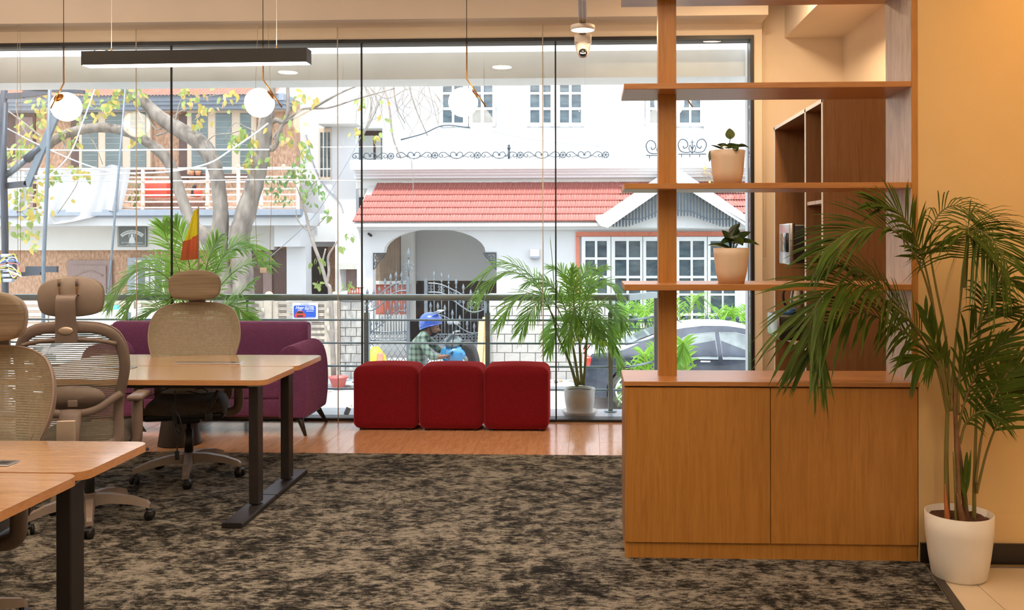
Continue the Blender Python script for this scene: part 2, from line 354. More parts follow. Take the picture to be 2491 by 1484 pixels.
def put(name, me, parent=None, kind=None, loc=None, rot=None):
    o = bpy.data.objects.new(name, me); COL.objects.link(o)
    if parent is not None: o.parent = parent
    if loc is not None: o.location = loc
    if rot is not None: o.rotation_euler = rot
    if kind: o['kind'] = kind
    return o
def tag(o, label, cat, group=None, kind=None):
    o['label'] = label; o['category'] = cat
    if group: o['group'] = group
    if kind: o['kind'] = kind
    return o
def thing(name, label, cat, loc=(0, 0, 0), rz=0, group=None):
    o = bpy.data.objects.new(name, None); COL.objects.link(o); o.location = loc; o.rotation_euler = (0, 0, rz); o.empty_display_size = .1
    return tag(o, label, cat, group)
def struct(name, mb, m, parent=None):
    o = mb.build(name, m, parent)
    if parent is None: o['kind'] = 'structure'
    return o
def copy_tree(o, loc=None, rz=None, label=None):
    def rec(a, par):
        c = a.copy(); COL.objects.link(c)
        if par is not None: c.parent = par
        for ch in list(a.children): rec(ch, c)
        return c
    c = rec(o, None)
    if loc is not None: c.location = loc
    if rz is not None: c.rotation_euler = (0, 0, rz)
    if label: c['label'] = label
    return c
def bez(p, n=8):                                                   # smooth curve through points (Catmull-Rom)
    p = [V(x) for x in p]; out = []
    for i in range(len(p) - 1):
        a = p[i - 1] if i else p[0] * 2 - p[1]; b, c = p[i], p[i + 1]; d = p[i + 2] if i + 2 < len(p) else c * 2 - b
        for k in range(n):
            t = k / n; out.append(.5 * ((2 * b) + (c - a) * t + (2 * a - 5 * b + 4 * c - d) * t * t + (3 * b - a - 3 * c + d) * t ** 3))
    return out + [p[-1]]
def lerp(a, b, t): return a + (b - a) * t
def text_mesh(txt, size, m, loc, parent, name='lettering', rot=(PI / 2, 0, 0), depth=.002, align='CENTER', shear=0, world=False, bold=0):
    cu = bpy.data.curves.new(name, 'FONT'); cu.body = txt; cu.size = size; cu.extrude = depth; cu.align_x = align; cu.align_y = 'CENTER'; cu.shear = shear; cu.resolution_u = 3; cu.offset = bold
    o = bpy.data.objects.new('tmp', cu); COL.objects.link(o)
    me = bpy.data.meshes.new_from_object(o.evaluated_get(bpy.context.evaluated_depsgraph_get()))
    bpy.data.objects.remove(o); me.materials.clear(); me.materials.append(m)
    if world: loc = V(loc) - root_of(parent).location
    return put(name, me, parent, None, loc, rot)
# ------------------------------------------------------------------ plant helpers
def leaflet(mb, p, d, L, wd, droop, nrm, seg=4, fold=.25):
    d = d.normalized(); side = d.cross(nrm)
    if side.length < 1e-4: side = d.orthogonal()
    side.normalize(); vs = []; fs = []
    for i in range(seg + 1):
        t = i / seg; c = p + d * (L * t) + V((0, 0, -droop * L * t * t)); ww = wd * (math.sin(PI * min(1, .12 + .88 * t)) ** .7 if i < seg else .04)
        vs += [c - side * ww / 2, c + V((0, 0, -fold * ww)), c + side * ww / 2]
    for i in range(seg):
        a = i * 3; fs += [(a, a + 1, a + 4, a + 3), (a + 1, a + 2, a + 5, a + 4)]
    mb.add(vs, fs, True)
def frond(pts, n, L, wd, start=.3, droop=.45, r=.008, ang=.9, nrm=None, jit=.12, mats=('palm_out', 'stem_out'), seg=4, rnd=random, pw=.6):
    mb = MB(); c = bez(pts, 8); m = len(c)
    mb.slot(1).tube(c, [r * (1 - .8 * i / (m - 1)) + .0008 for i in range(m)], 5); mb.slot(0)
    for k in range(n):
        t = start + (1 - start) * (k + .5) / n; x = t * (m - 1); i = min(int(x), m - 2); p = c[i].lerp(c[i + 1], x - i)
        T = (c[i + 1] - c[i]).normalized(); up = V(nrm) if nrm else V((0, 0, 1)); s = T.cross(up)
        if s.length < 1e-3: s = V((1, 0, 0))
        s.normalize(); u2 = s.cross(T); q = (t - start) / (1 - start)
        ln = L * (.35 + .65 * math.sin(PI * min(1, .18 + .78 * q)) ** pw)
        for sg in (-1, 1):
            a = ang * (1 - .55 * q) + rnd.uniform(-jit, jit)
            dd = s * sg * math.sin(a) + T * math.cos(a) + u2 * rnd.uniform(.05, .35)
            leaflet(mb, p, dd, ln * rnd.uniform(.85, 1.1), wd, droop * rnd.uniform(.6, 1.35), u2, seg)
    return mb
def leaf_mesh(name, m, L=1.0, wd=.5, curl=.2):
    mb = MB(); prof = [(0, .05), (.15, .75), (.4, 1), (.7, .7), (1, .02)]; vs = []
    for t, ww in prof: vs += [(-ww * wd * L / 2, t * L, -curl * L * t * t + .06 * L * ww), (0, t * L, -curl * L * t * t), (ww * wd * L / 2, t * L, -curl * L * t * t + .06 * L * ww)]
    fs = []
    for i in range(4): a = i * 3; fs += [(a, a + 1, a + 4, a + 3), (a + 1, a + 2, a + 5, a + 4)]
    mb.add(vs, fs, True); return mb.mesh(name, m)
# ================================================================== THE ROOM
WY = 7.58                                                            # window plane
XL, XR, YB, ZC = -6.5, 3.5, -4.0, 3.6
fl = struct('floor', MB().box(XL, XR, YB, 7.7, -.25, -.02), M['screed'])
# carpet and its far edge
EDGE = 6.405
mb = MB(); mb.xy([(XL, YB), (.95, YB), (1.35, 2.9), (1.545, 4.33), (1.545, 4.72), (1.545, EDGE), (XL, EDGE)], -.02, 0)
cp = mb.build('carpet', M['carpet']); tag(cp, 'mottled black and beige office carpet covering the floor under the desks', 'carpet')
mb = MB(); mb.xy([(.95, YB), (1.02, YB), (1.41, 2.9), (1.575, 4.30), (1.545, 4.30), (1.35, 2.9)], -.02, .004); struct('trim_1', mb, M['threshold'])
# plank floor between carpet and window: boards run towards the glass
pm = MB().rbox((0, 0, -.01), (.222, .76, .02), .0012, 1, smooth=False).mesh('wood_plank', M['floorwood'])
pm2 = MB().rbox((0, 0, -.01), (.222, .40, .02), .0012, 1, smooth=False).mesh('wood_plank', M['floorwood'])
k = 0; x = -5.6
while x < 1.6:
    a, b2 = (.76, .40) if k % 2 else (.40, .76); y = EDGE + .0006
    for L in (a, b2):
        o = put('wood_plank', pm if L == .76 else pm2, fl, None, (x, y + L / 2, random.uniform(-.0012, .0)), (0, 0, 0))
        y += L + .0008
    x += .2228; k += 1
# cream tiles in the aisle at the right
for i in range(4):
    for j in range(10):
        x0, y0 = 1.08 + i * .6, 4.29 - j * .6
        if x0 < 1.3 and y0 > 2.8: pass
        m = MB(); m.xy([(x0 + .002 if y0 > 2 or i else x0, y0 - .6), (x0 + .598, y0 - .6), (x0 + .598, y0 - .003), (x0 + .002, y0 - .003)], -.02, -.003)
        m.build('floor_tile', M['creamtile'], fl)
# shell
struct('wall_left', MB().box(XL - .1, XL, YB, 8.4, -.25, ZC), M['paint'])
struct('wall_back', MB().box(XL, XR, YB - .1, YB, -.25, ZC), M['paint'])
struct('wall_right', MB().box(XR, XR + .1, YB, 8.4, -.25, ZC), M['paint'])
struct('wall_aisle', MB().box(PY(2235, 1100, 4.345).x + .0005, XR, 4.35, 4.47, -.02, ZC), M['ochre'])
struct('wall_pantry', MB().box(2.09, 2.19, 4.47, 7.68, -.02, ZC), M['paint'])
struct('ceiling', MB().box(XL - .1, XR + .1, YB - .1, 7.75, ZC, ZC + .25), M['ceil'])
struct('wall_front', MB().box(XL, 1.41, 7.55, 7.72, 3.142, ZC).box(1.345, 1.41, 7.55, 7.72, -.02, 3.142).box(1.41, 2.19, 7.66, 7.76, -.02, ZC), M['paint'])
Zb = PY(880, 68, 7.55).z
Yb = 7.26
struct('trim_2', MB().box(XL, 1.405, Yb, 7.55, Zb, ZC), M['paint_soffit'])              # bulkhead over the window
struct('trim_3', MB().box(1.615, 2.09, 4.47, 7.66, 3.14, ZC), M['paint_soffit'])        # boxed duct in the pantry
struct('baseboard_aisle', MB().box(PY(2237, 1100, 4.345).x + .002, XR, 4.335, 4.35, -.003, .09), M['skirt'])
# ------------------------------------------------------------------ the window: black head, foot and jamb, five frameless panes
wn = MB().box(XL, 1.345, 7.54, 7.72, 3.112, 3.142).box(XL, 1.345, 7.55, 7.70, -.02, .02).box(1.318, 1.345, 7.54, 7.70, .02, 3.112)
wn = struct('window_1', wn, M['blackframe'])
JX = [-6.5, -4.98, PY(417, 600, WY).x, PY(880, 600, WY).x, PY(1352, 600, WY).x, 1.318]
for a, b in zip(JX[:-1], JX[1:]):
    MB().box(a + .006, b - .006, WY, WY + .012, .02, 3.112).build('glass_pane', M['paneglass'], wn)
for x in JX[1:-1]:
    MB().box(x - .006, x + .006, WY - .002, WY + .014, .02, 3.112).build('joint_seal', M['seal'], wn)
# ------------------------------------------------------------------ balcony outside the glass
struct('floor_balcony', MB().box(-7, 2.2, 7.72, 8.16, -.30, -.005), M['granite'])
struct('trim_4', MB().box(-7, 3.6, 7.98, 8.36, 2.885, 3.115), M['concrete'])
struct('wall_reveal', MB().box(1.345, 1.6, 7.72, 7.98, -.25, 3.13), M['concrete'])
struct('wall_base', MB().box(-7, 2.2, 7.72, 8.12, -1.5, -.30), M['concrete'])
# ================================================================== SHELF UNIT (low cabinet with open shelves)
FY = 4.345; BY = FY + .37
SX0, SX1 = PY(1520, 1100, FY).x, PY(2235, 1100, FY).x
sx1 = PY(2218, 600, FY).x
u = thing('shelf_cabinet', 'oak room divider with two cabinet doors below and open shelves above', 'shelf', ((SX0 + SX1) / 2, (FY + BY) / 2, 0))
def P_(name, mb, m, par=u): return mb.build(name, m, par, world=True)
ztop = PY(1700, 928, FY).z; zd = PY(1700, 941, FY).z; zk = PY(1700, 1321, FY).z
P_('plinth', MB().box(SX0 + .002, SX1 - .004, FY + .012, BY, 0, zk + .002), M['oak_v'])
P_('carcass', MB().box(SX0, SX1, FY + .022, BY, zk, zd + .003), M['oak_d'])
xs = PY(1874.5, 1100, FY).x
for a, b in ((SX0 + .001, xs - .0015), (xs + .0015, SX1 - .004)):
    P_('door', MB().rbox(((a + b) / 2, FY + .011, (zk + zd - .004) / 2), (b - a, .021, zd - .004 - zk), .0015, 1, smooth=False), M['oak_v'])
P_('counter_top', MB().rbox(((SX0 + SX1) / 2 - .001, (FY + BY) / 2 - .004, (ztop + zd + .003) / 2), (SX1 - SX0 + .006, BY - FY + .008, ztop - zd - .003), .002, 1, smooth=False), M['oak_h'])
px0, px1 = PY(1602, 600, FY + .17).x, PY(1646, 600, FY + .17).x
ztt = 2.70
P_('post', MB().box(px0, px1, FY + .17, FY + .25, ztop, ztt), M['oak_v'])
P_('side_panel', MB().box(sx1 + .002, SX1, FY + .003, BY, ztop, ztt + .03), M['oak_v'])
pp = P_('side_panel_lining', MB().box(sx1 - .001, sx1 + .002, FY + .006, BY - .002, ztop, ztt), M['whitewash']); pp['label'] = 'pale smeared inner face of the side panel'
for v0, v1 in ((203, 217), (446, 460), (692, 707)):
    z0, z1 = PY(1560, v1, FY).z, PY(1560, v0, FY).z
    P_('shelf', MB().rbox(((SX0 + sx1) / 2, (FY + BY) / 2, (z0 + z1) / 2), (sx1 - SX0 + .001, BY - FY, z1 - z0), .002, 1, smooth=False), M['oak_h'])
zt = PY(1560, -31, FY).z
P_('shelf', MB().box(SX0, sx1, FY, BY, zt, zt + .03), M['oak_h'])
# white pots with plants on the shelves
def shelf_pot(name, label, u_, vt, vb, wt, wb, zs):
    y = FY + .13; c = PY(u_, vb, y); s = y / F
    t = thing(name, label, 'plant', (c.x, y, zs), 0, 'plants on the shelves')
    h = (vb - vt) * s * 1.0; rt, rb = wt * s / 2, wb * s / 2
    MB().lathe([(0, 0), (rb, 0), (lerp(rb, rt, .55), h * .35), (rt * .97, h * .8), (rt, h), (rt * .95, h), (rt * .9, h * .85), (0, h * .85)], n=32).build('pot', M['potcream'], t)
    MB().lathe([(0, h * .87), (rt * .85, h * .86)], n=16).build('soil', M['soil'], t)
    return t, h, s
zs2 = PY(1560, 446, FY).z; zs3 = PY(1560, 692, FY).z
def leafpart(t, base, tip, wd, m, droop=.0, twist=0, name='leaf', n2=None):
    base, tip = V(base), V(tip); d = tip - base; L = d.length; d.normalize(); nr = V(n2) if n2 else V((0, -.5, 1)); s = d.cross(nr).normalized()
    u3 = s.cross(d); mb = MB(); vs = []; fs = []; N = 7
    for i in range(N + 1):
        q = i / N; ww = wd * math.sin(PI * min(1, q * .97 + .03)) ** .6 * (1.15 - .55 * q) if i < N else .002
        c = base + d * L * q + V((0, 0, -droop * L * q * q)); vs += [c - s * ww / 2 + u3 * ww * .16, c - s * ww / 4 + u3 * ww * .03, c, c + s * ww / 4 + u3 * ww * .03, c + s * ww / 2 + u3 * ww * .16]
    for i in range(N):
        for k in range(4): a = i * 5 + k; fs.append((a, a + 1, a + 6, a + 5))
    mb.add(vs, fs, True); return mb.build(name, m, t)
t, h, s = shelf_pot('potted_plant', 'cream pot with one upright round leaf on the upper shelf', 1770, 364, 446, 84, 64, zs2)
MB().tube(bez([(0, 0, h * .86), (.012, 0, h + .05), (.012, 0, h + .075)]), .0022, 6).build('stalk', M['pothos'], t)
leafpart(t, (.013, 0, h + .055), (.010, .005, h + .108), .052, M['pothos_l'], n2=(0, -1, .1))
for b, e, wd, dr in [((-.01, 0, h), (-.085, -.02, h + .025), .035, .0), ((0, -.01, h + .01), (.09, -.02, h + .03), .05, .15), ((.0, .0, h + .01), (-.05, .01, h + .035), .06, .1), ((.01, 0, h + .01), (.05, .03, h + .04), .06, .1), ((.02, -.06, h + .015), (.03, -.09, h - .012), .04, .0), ((.0, -.02, h + .015), (-.04, -.06, h + .02), .05, .3), ((-.08, -.0, h + .002), (-.088, -.01, h - .055), .02, 0), ((.05, -.02, h + .025), (.10, -.03, h + .022), .03, .3)]:
    leafpart(t, b, e, wd, M['pothos'], dr)
t, h, s = shelf_pot('potted_plant', 'cream pot with a spreading dark leafy plant on the lower shelf', 1779, 606, 691, 86, 62, zs3)
for b, e, wd, dr in [((0, 0, h - .01), (-.115, -.02, h + .045), .05, .25), ((0, 0, h + .02), (-.045, 0, h + .085), .07, .0), ((.01, 0, h + .02), (.03, .02, h + .10), .07, .0), ((.0, -.02, h + .04), (-.06, -.05, h + .03), .05, .2), ((.02, 0, h + .03), (.085, -.01, h + .075), .06, .1), ((.02, -.02, h + .03), (.13, -.03, h + .035), .06, .2), ((.01, -.03, h + .045), (.04, -.09, h + .025), .06, .2), ((.03, .01, h + .04), (.10, .03, h + .095), .05, .2), ((.0, .02, h + .06), (.045, .02, h + .125), .055, .1), ((-.01, -.02, h + .03), (-.03, -.06, h + .055), .06, .1)]:
    leafpart(t, b, e, wd, M['pothos'], dr)
    MB().tube(bez([(b[0] * .4, b[1] * .4, h * .86), ((b[0] + e[0] * .1), b[1], b[2]), b]), .002, 5).build('stalk', M['pothos'], t)
# ================================================================== PANTRY: open tall unit, machines
ux = 1.40
y1, y2, y3 = 7.02, 6.03, 5.60
zt1 = 2.31
t = thing('tall_shelf_unit', 'tall brown open unit with white front edges against the pantry wall', 'shelf', (1.74, 6.3, 0))
for nm, y, mm in (('far_panel', y1, .02), ('divider_panel', y2, .02), ('near_panel', y3, .02)):
    MB().box(ux + .004, 2.085, y - .012, y + .012, 0, zt1).build('side_panel', M['oak_d'], t, world=True)
    MB().box(ux, ux + .004, y - .013, y + .013, 0, zt1 + .02).build('edge_band', M['edge'], t, world=True)
MB().box(ux + .004, 2.085, y3 - .012, y1 + .012, zt1, zt1 + .022).build('top_panel', M['oak_d'], t, world=True)
MB().box(ux, ux + .004, y3 - .012, y1 + .012, zt1, zt1 + .024).build('edge_band', M['edge'], t, world=True)
MB().box(2.07, 2.085, y3, y1, 0, zt1).build('back_panel', M['oak_d'], t, world=True)
zp = PY(1975, 497, 5.8).z
MB().box(ux + .01, 2.07, y3 + .012, y2 - .012, zp, zp + .022).build('shelf', M['whitewash'], t, world=True)
zc_ = .80
MB().box(ux + .01, 2.07, y3 + .012, y1 - .012, zc_ - .03, zc_).build('shelf', M['oak_h'], t, world=True)
# hot drinks machine in the far bay
c = PY(1928, 770, 6.55); zb = zc_
t = thing('coffee_machine', 'black and silver drinks machine with jug standing in the pantry unit', 'coffee machine', (1.70, 6.55, zc_))
q = 6.55 / F
zA = PY(1930, 547, 6.5).z - zc_; zB = PY(1930, 640, 6.5).z - zc_
xa = PY(1911, 600, 6.5).x - 1.70
MB().rbox((xa + .26, .0, (zA + zB) / 2), (.46, .36, zA - zB), .012, 2).build('upper_body', M['black'], t)
MB().rbox((xa + .02, .0, (zA + zB) / 2), (.035, .37, zA - zB + .02), .01, 2).build('front_panel', M['chrome'], t)
MB().rbox((xa - .002, -.02, (zA + zB) / 2 + .01), (.012, .22, (zA - zB) * .5), .004, 1).build('display', M['screen'], t)
MB().rbox((xa + .36, .0, zB / 2), (.28, .34, zB), .01, 2).build('rear_column', M['whiteplastic'], t)
MB().lathe([(0, .17), (.055, .17), (.065, .22), (.06, .30), (.045, .36), (.048, .375), (0, .375)], (xa + .10, -.02, 0), 20).build('jug', M['chrome'], t)
MB().tube(bez([(xa + .05, -.03, .35), (xa - .01, -.04, .33), (xa - .005, -.04, .24), (xa + .045, -.03, .22)]), .009, 8).build('jug_handle', M['black'], t)
MB().rbox((xa + .10, 0, .085), (.34, .36, .17), .012, 2).build('drip_base', M['black'], t)
MB().rbox((xa - .072, 0, .09), (.02, .37, .15), .008, 2).build('base_front', M['chrome'], t)
MB().lathe([(0, .171), (.06, .171), (.055, .195), (0, .20)], (xa + .02, -.02, 0), 20).build('tray_lid', M['bluelid'], t)
t = thing('water_boiler', 'pale machine with dark spout behind palm leaves in pantry unit', 'water boiler', (1.66, 5.83, zc_))
MB().rbox((0.02, 0, .26), (.34, .26, .52), .03, 3).build('body', M['whiteplastic'], t)
MB().rbox((-.155, 0, .33), (.02, .2, .26), .01, 2).build('front_panel', M['screen'], t)
MB().tube(bez([(-.16, 0, .30), (-.20, 0, .29), (-.205, 0, .24)]), .014, 8).build('spout', M['black'], t)
MB().rbox((-.19, 0, .02), (.1, .2, .04), .01, 2).build('drip_tray', M['black'], t)
# ================================================================== HANGING LIGHTS, TRACK, CAMERA, BLIND CHAINS
def pendant(bend, rz, label):
    t = thing('globe_pendant', label, 'pendant lamp', bend, rz, 'opal globe pendants along the window')
    MB().tube([(0, 0, .275), (0, 0, 0), (.146, 0, -.212)], .0055, 8).build('brass_rod', M['brass'], t)
    g = MB().sphere((-.028, 0, -.177), .112, 32, 20).build('globe', M['globe'], t)
    ax = V((.074 + .028, 0, -.107 + .177)); ax.normalize(); gc = V((-.028, 0, -.177))
    MB().tube([gc + ax * .100, gc + ax * .1145], [.046, .030], 20).build('globe_cap', M['brass'], t)
    MB().tube([gc + ax * .112, gc + ax * .127], .007, 8).build('cap_stem', M['brass'], t)
    MB().tube([(0, 0, .27), (0, 0, .29)], .007, 8).build('rod_ferrule', M['black'], t)
    MB().tube([(0, 0, .29), (0, 0, ZC - bend[2] - .02)], .0028, 6).build('cord', M['black'], t)
    MB().lathe([(0, ZC - bend[2] - .03), (.05, ZC - bend[2] - .03), (.05, ZC - bend[2]), (0, ZC - bend[2])], n=24).build('ceiling_rose', M['brass'], t)
for (uu, vv), rz, lb in (((155, 203), -PI / 2 - .12, 'glowing opal globe pendant whose brass cap faces the room, nearest the left wall'),
                         ((640, 194), 0, 'glowing opal globe pendant hanging behind the right end of the black linear lamp'),
                         ((1135.5, 192), 0, 'glowing opal globe pendant hanging alone over the red cube stools'),
                         ((1637, 192), 0, 'glowing opal globe pendant half hidden behind the oak shelf post')):
    pendant(PY(uu, vv, 7.0), rz, lb)
# black linear lamp over the far desks
a, b = PY(198, 141, 5.18), PY(745, 133, 5.18); mid = (a + b) / 2
t = thing('linear_pendant', 'long black linear pendant lamp with glowing underside above the desks', 'pendant lamp', mid)
L = (b - a).length; hh = .0395
t.rotation_euler = (0, -math.atan2(b.z - a.z, b.x - a.x) , 0)
MB().box(-L / 2, L / 2, 0, .004, -hh, hh).box(-L / 2, L / 2, .086, .09, -hh, hh).box(-L / 2, L / 2, .004, .086, hh - .012, hh - .004).build('housing', M['lampblack'], t)
for x in (-L / 2, L / 2): MB().rbox((x, .045, 0), (.004, .092, 2 * hh + .002), .001, 1, smooth=False).build('end_cap', M['lampblack'], t)
MB().box(-L / 2 + .004, L / 2 - .004, .005, .085, -hh - .003, -hh + .004).build('diffuser', M['led'], t)
MB().box(-L / 2 + .004, L / 2 - .004, .012, .078, hh - .004, hh + .001).build('top_diffuser', M['led'], t)
for uu in (270, 672):
    p = PY(uu, 118, 5.22); x = p.x - mid.x
    MB().tube([(x, .045, hh), (x, .045, hh + .02)], .006, 8).build('cable_gripper', M['brass'], t)
    MB().tube([(x, .045, hh + .02), (x + .008, .045, ZC - mid.z)], .0018, 6).build('suspension_cable', M['wire'], t)
MB().tube(bez([(-L / 2 + .04, .045, hh), (-L / 2 + .06, .045, hh + .014), (-L / 2 + .1, .045, hh + .016), (-L / 2 + .16, .045, hh)]), .003, 6).build('power_lead', M['black'], t)
# white perforated trunking with disc light and dome camera
tz = PY(1418, 64, 5.78).z + .01
x0, x1 = PY(1408, 64, 5.8).x, PY(1427, 64, 5.8).x; xc = (x0 + x1) / 2
t = thing('cable_trunking', 'white slotted cable trunking hung from the ceiling, carrying light and camera', 'trunking', (xc, 5.0, tz))
MB().box(-.026, .026, -.95, 1.16, 0, .03).build('channel', M['whiteplastic'], t)
m = MB()
for k in range(74):
    y = -.9 + k * .028
    m.box(-.02, -.002, y, y + .006, -.0012, .0005).box(.002, .02, y + .008, y + .014, -.0012, .0005)
m.build('slots', M['taupe'], t, kind='stuff')
for y in (-.8, .05): MB().tube([(0, y, .03), (0, y, ZC - tz)], .004, 6).build('hanger_rod', M['wire'], t)
c = PY(1418, 72, 5.76)
t = thing('disc_light', 'small round white disc light glowing under the slotted trunking', 'ceiling light', (xc, 5.78, tz - .035))
MB().lathe([(0, .032), (.066, .032), (.077, .028), (.077, 0), (.072, -.001), (.072, .004), (0, .004)], n=36).build('housing', M['whiteplastic'], t)
MB().lathe([(0, .001), (.071, .001), (.071, .0035), (0, .0035)], n=36).build('diffuser', M['disc'], t)
l = lamp('disc_light_lamp', 'AREA', (xc, 5.78, tz - .045), 7, WARM, aim=(xc, 5.78, 0), shape='DISK', size=.12)
t = thing('security_camera', 'white dome security camera with black lens under the trunking end', 'security camera', (xc, 6.08, tz - .055))
MB().rbox((0, 0, .026), (.112, .10, .052), .008, 2).build('mounting_box', M['whiteplastic'], t)
MB().lathe([(0, 0), (.05, 0), (.048, -.03), (.04, -.065), (.022, -.09), (0, -.095)], n=28).build('dome_body', M['whiteplastic'], t)
MB().sphere((0, -.026, -.062), .028, 24, 16).build('eyeball', M['black'], t)
m = MB()
for k in range(4): m.sphere(((k - 1.5) * .009, -.049 + abs(k - 1.5) * .0012, -.074 + abs(k - 1.5) * .002), .0042, 10, 8)
m.build('led_row', M['disc'], t)
# roller blind: bead chains and guide wires
def chain(name, label, us, y, ztop, zbot, dx=.012):
    p = PY(us, 300, y); t = thing(name, label, 'blind chain', (p.x, y, zbot), 0, 'bead chains of the roller blinds')
    m = MB()
    for sx in (-1, 1): m.tube([(sx * dx * .5, 0, .0 if False else .02), (sx * dx * .8, 0, (ztop - zbot) * .5), (sx * dx * .4, 0, ztop - zbot)], .0017, 5)
    m.tube(bez([(-dx * .5, 0, .02), (-dx * .3, 0, .0), (dx * .3, 0, .0), (dx * .5, 0, .02)], 4), .0017, 5)
    m.build('bead_loop', M['bead'], t); return t
chain('blind_chain', 'looped bead chain hanging left of the leftmost globe pendant', 46, 7.3, Zb, PY(46, 645, 7.3).z, .02)
t = chain('blind_chain', 'looped bead chain with cream weight behind the middle globe pendant', 640, 7.32, Zb, PY(640, 652, 7.32).z, .10)
MB().rbox((0, 0, -.02), (.055, .015, .045), .004, 2).build('chain_weight', M['whiteplastic'], t)
chain('blind_chain', 'looped bead chain on the cream wall right of the window', 1860, 7.5, PY(1860, 40, 7.5).z, PY(1860, 632, 7.5).z, .014)
for uu, lb in ((332, 'thin pale blind guide wire just left of the yellow flag'), (822, 'thin pale blind guide wire between sofa arm and red stools'), (1321, 'thin pale blind guide wire behind the right end of the red stools')):
    p = PY(uu, 600, 7.50); o = MB().tube([(0, 0, 0), (0, 0, Zb)], .0045, 8).build('guide_wire', M['wire']); o.location = (p.x, 7.50, 0)
    tag(o, lb, 'guide wire', 'guide wires of the roller blinds')
# ================================================================== DESKS
def rrect(x0, x1, y0, y1, r, corners=(1, 1, 1, 1), n=6):
    pts = []
    for (cx, cy, a0), on in zip(((x1 - r, y0 + r, -90), (x1 - r, y1 - r, 0), (x0 + r, y1 - r, 90), (x0 + r, y0 + r, 180)), corners):
        if on:
            for k in range(n + 1): a = math.radians(a0 + 90 * k / n); pts.append((cx + r * math.cos(a), cy + r * math.sin(a)))
        else: pts.append((cx + (r if a0 in (-90, 0) else -r), cy + (r if a0 in (0, 90) else -r)))
    return pts
def desk(xr, y0, y1, label, leg_y, foot, grommet=None, L=1.5, col=None):
    t = thing('desk', label, 'desk', (xr - L / 2, (y0 + y1) / 2, 0), 0, 'height adjustable desks')
    m = MB(); m.xy(rrect(xr - L, xr, y0, y1, .055), .702, .73); m.build('tabletop', [M['desk']], t, world=True)
    m = MB(); pts = rrect(xr - L, xr, y0, y1, .055); n = len(pts); vs = []
    cx, cy = xr - L / 2, (y0 + y1) / 2
    for z in (.7015, .7305):
        for (x, y) in pts: vs.append((x + .0012 * (1 if x > cx else -1), y + .0012 * (1 if y > cy else -1), z if z < .71 else .7285))
    m.add(vs, [(i, (i + 1) % n, n + (i + 1) % n, n + i) for i in range(n)], True); m.build('edge_band', M['deskedge'], t, world=True)
    for sx, x in ((1, xr - .09), (-1, xr - L + .09)):
        MB().rbox((x, leg_y, .365), (.052, .085, .66), .004, 1, smooth=False).build('leg', M['dkmetal'], t, world=True)
        MB().rbox((x, leg_y, .6), (.046, .076, .19), .003, 1, smooth=False).build('leg_sleeve', M['dkmetal'], t, world=True)
        MB().xz([(x - .050, .028), (x + .050, .028), (x + .054, .02), (x + .054, .0), (x - .054, 0), (x - .054, .02)], foot[0], foot[1]).build('foot', M['dkmetal'], t, world=True)
        MB().box(x - .04, x + .04, y0 + .06, y1 - .06, .692, .702).build('support_bracket', M['dkmetal'], t, world=True)
        MB().xy([(x - .03, leg_y - .05), (x + .05, leg_y - .05), (x + .03, leg_y + .05), (x - .03, leg_y + .05)], .686, .692).build('fixing_plate', M['chrome'], t, world=True)
    MB().box(xr - L + .1, xr - .1, leg_y - .035, leg_y + .035, .674, .700).build('cross_beam', M['dkmetal'], t, world=True)
    if grommet:
        gx, gy, gl = grommet
        MB().rbox((gx, gy, .7325), (gl, .075, .005), .002, 1, smooth=False).build('power_flap', M['chrome'], t, world=True)
        MB().rbox((gx + gl * .38, gy, .7352), (.035, .03, .002), .001, 1, smooth=False).build('flap_catch', M['black'], t, world=True)
    return t
g1 = PZ(508, 882, .733); g2 = PZ(300, 894, .733)
d1 = desk(-1.757, 4.965, 5.505, 'desk facing the camera at the far bench, its front edge bare', 5.07, (4.72, 5.25), (g2.x - .06, g2.y, .26))
d2 = desk(-1.757, 5.52, 6.06, 'desk of the far bench nearest the purple sofa, with a long power flap', 5.60, (5.26, 5.84), (g1.x, g1.y - .005, .42))
d3 = desk(-1.663, 2.985, 3.45, 'near desk whose black metal leg stands full height at the left', 3.06, (2.80, 3.36), (PZ(-30, 1112, .733).x, 3.09, .3))
d4 = desk(-1.663, 2.42, 2.97, 'near desk cut off by the lower left corner of the picture', 2.60, (2.38, 2.9))
# cables, adaptors and strips slung under the far bench
t = thing('cable_tangle', 'black power leads and plugs dangling under the far bench', 'power cable', (-2.52, 5.12, .62))
def cab(pts, r=.0035, name='lead'): MB().tube(bez([PY(a, b, 5.14) for a, b in pts], 6), r, 6).build(name, M['black'], t, world=True)
cab([(426, 936), (426, 985), (429, 1040)]); cab([(408, 990), (420, 1005), (428, 1040), (440, 1050), (438, 1020), (424, 1000), (420, 978)])
cab([(424, 975), (420, 1010), (424, 1045), (432, 1055), (443, 1045), (436, 1015), (425, 995)]); cab([(432, 1055), (431, 1098)])
cab([(430, 938), (405, 946), (385, 955), (360, 964), (340, 962)]); cab([(440, 938), (445, 948), (460, 952), (480, 957), (500, 962), (505, 952), (490, 945), (470, 948), (462, 944)])
cab([(290, 958), (330, 957)]); cab([(530, 950), (522, 975), (508, 995), (504, 1005)], .006); cab([(528, 950), (512, 980), (505, 1000)], .006)
MB().rbox(PY(431, 1108, 5.14), (.024, .014, .052), .004, 2).build('plug', M['black'], t, world=True)
MB().rbox(PY(508, 1014, 5.14), (.036, .02, .045), .006, 2).build('adaptor', M['black'], t, world=True)
MB().rbox(PY(450, 944, 5.14), (.12, .03, .028), .004, 2).build('junction_box', M['taupe_l'], t, world=True)
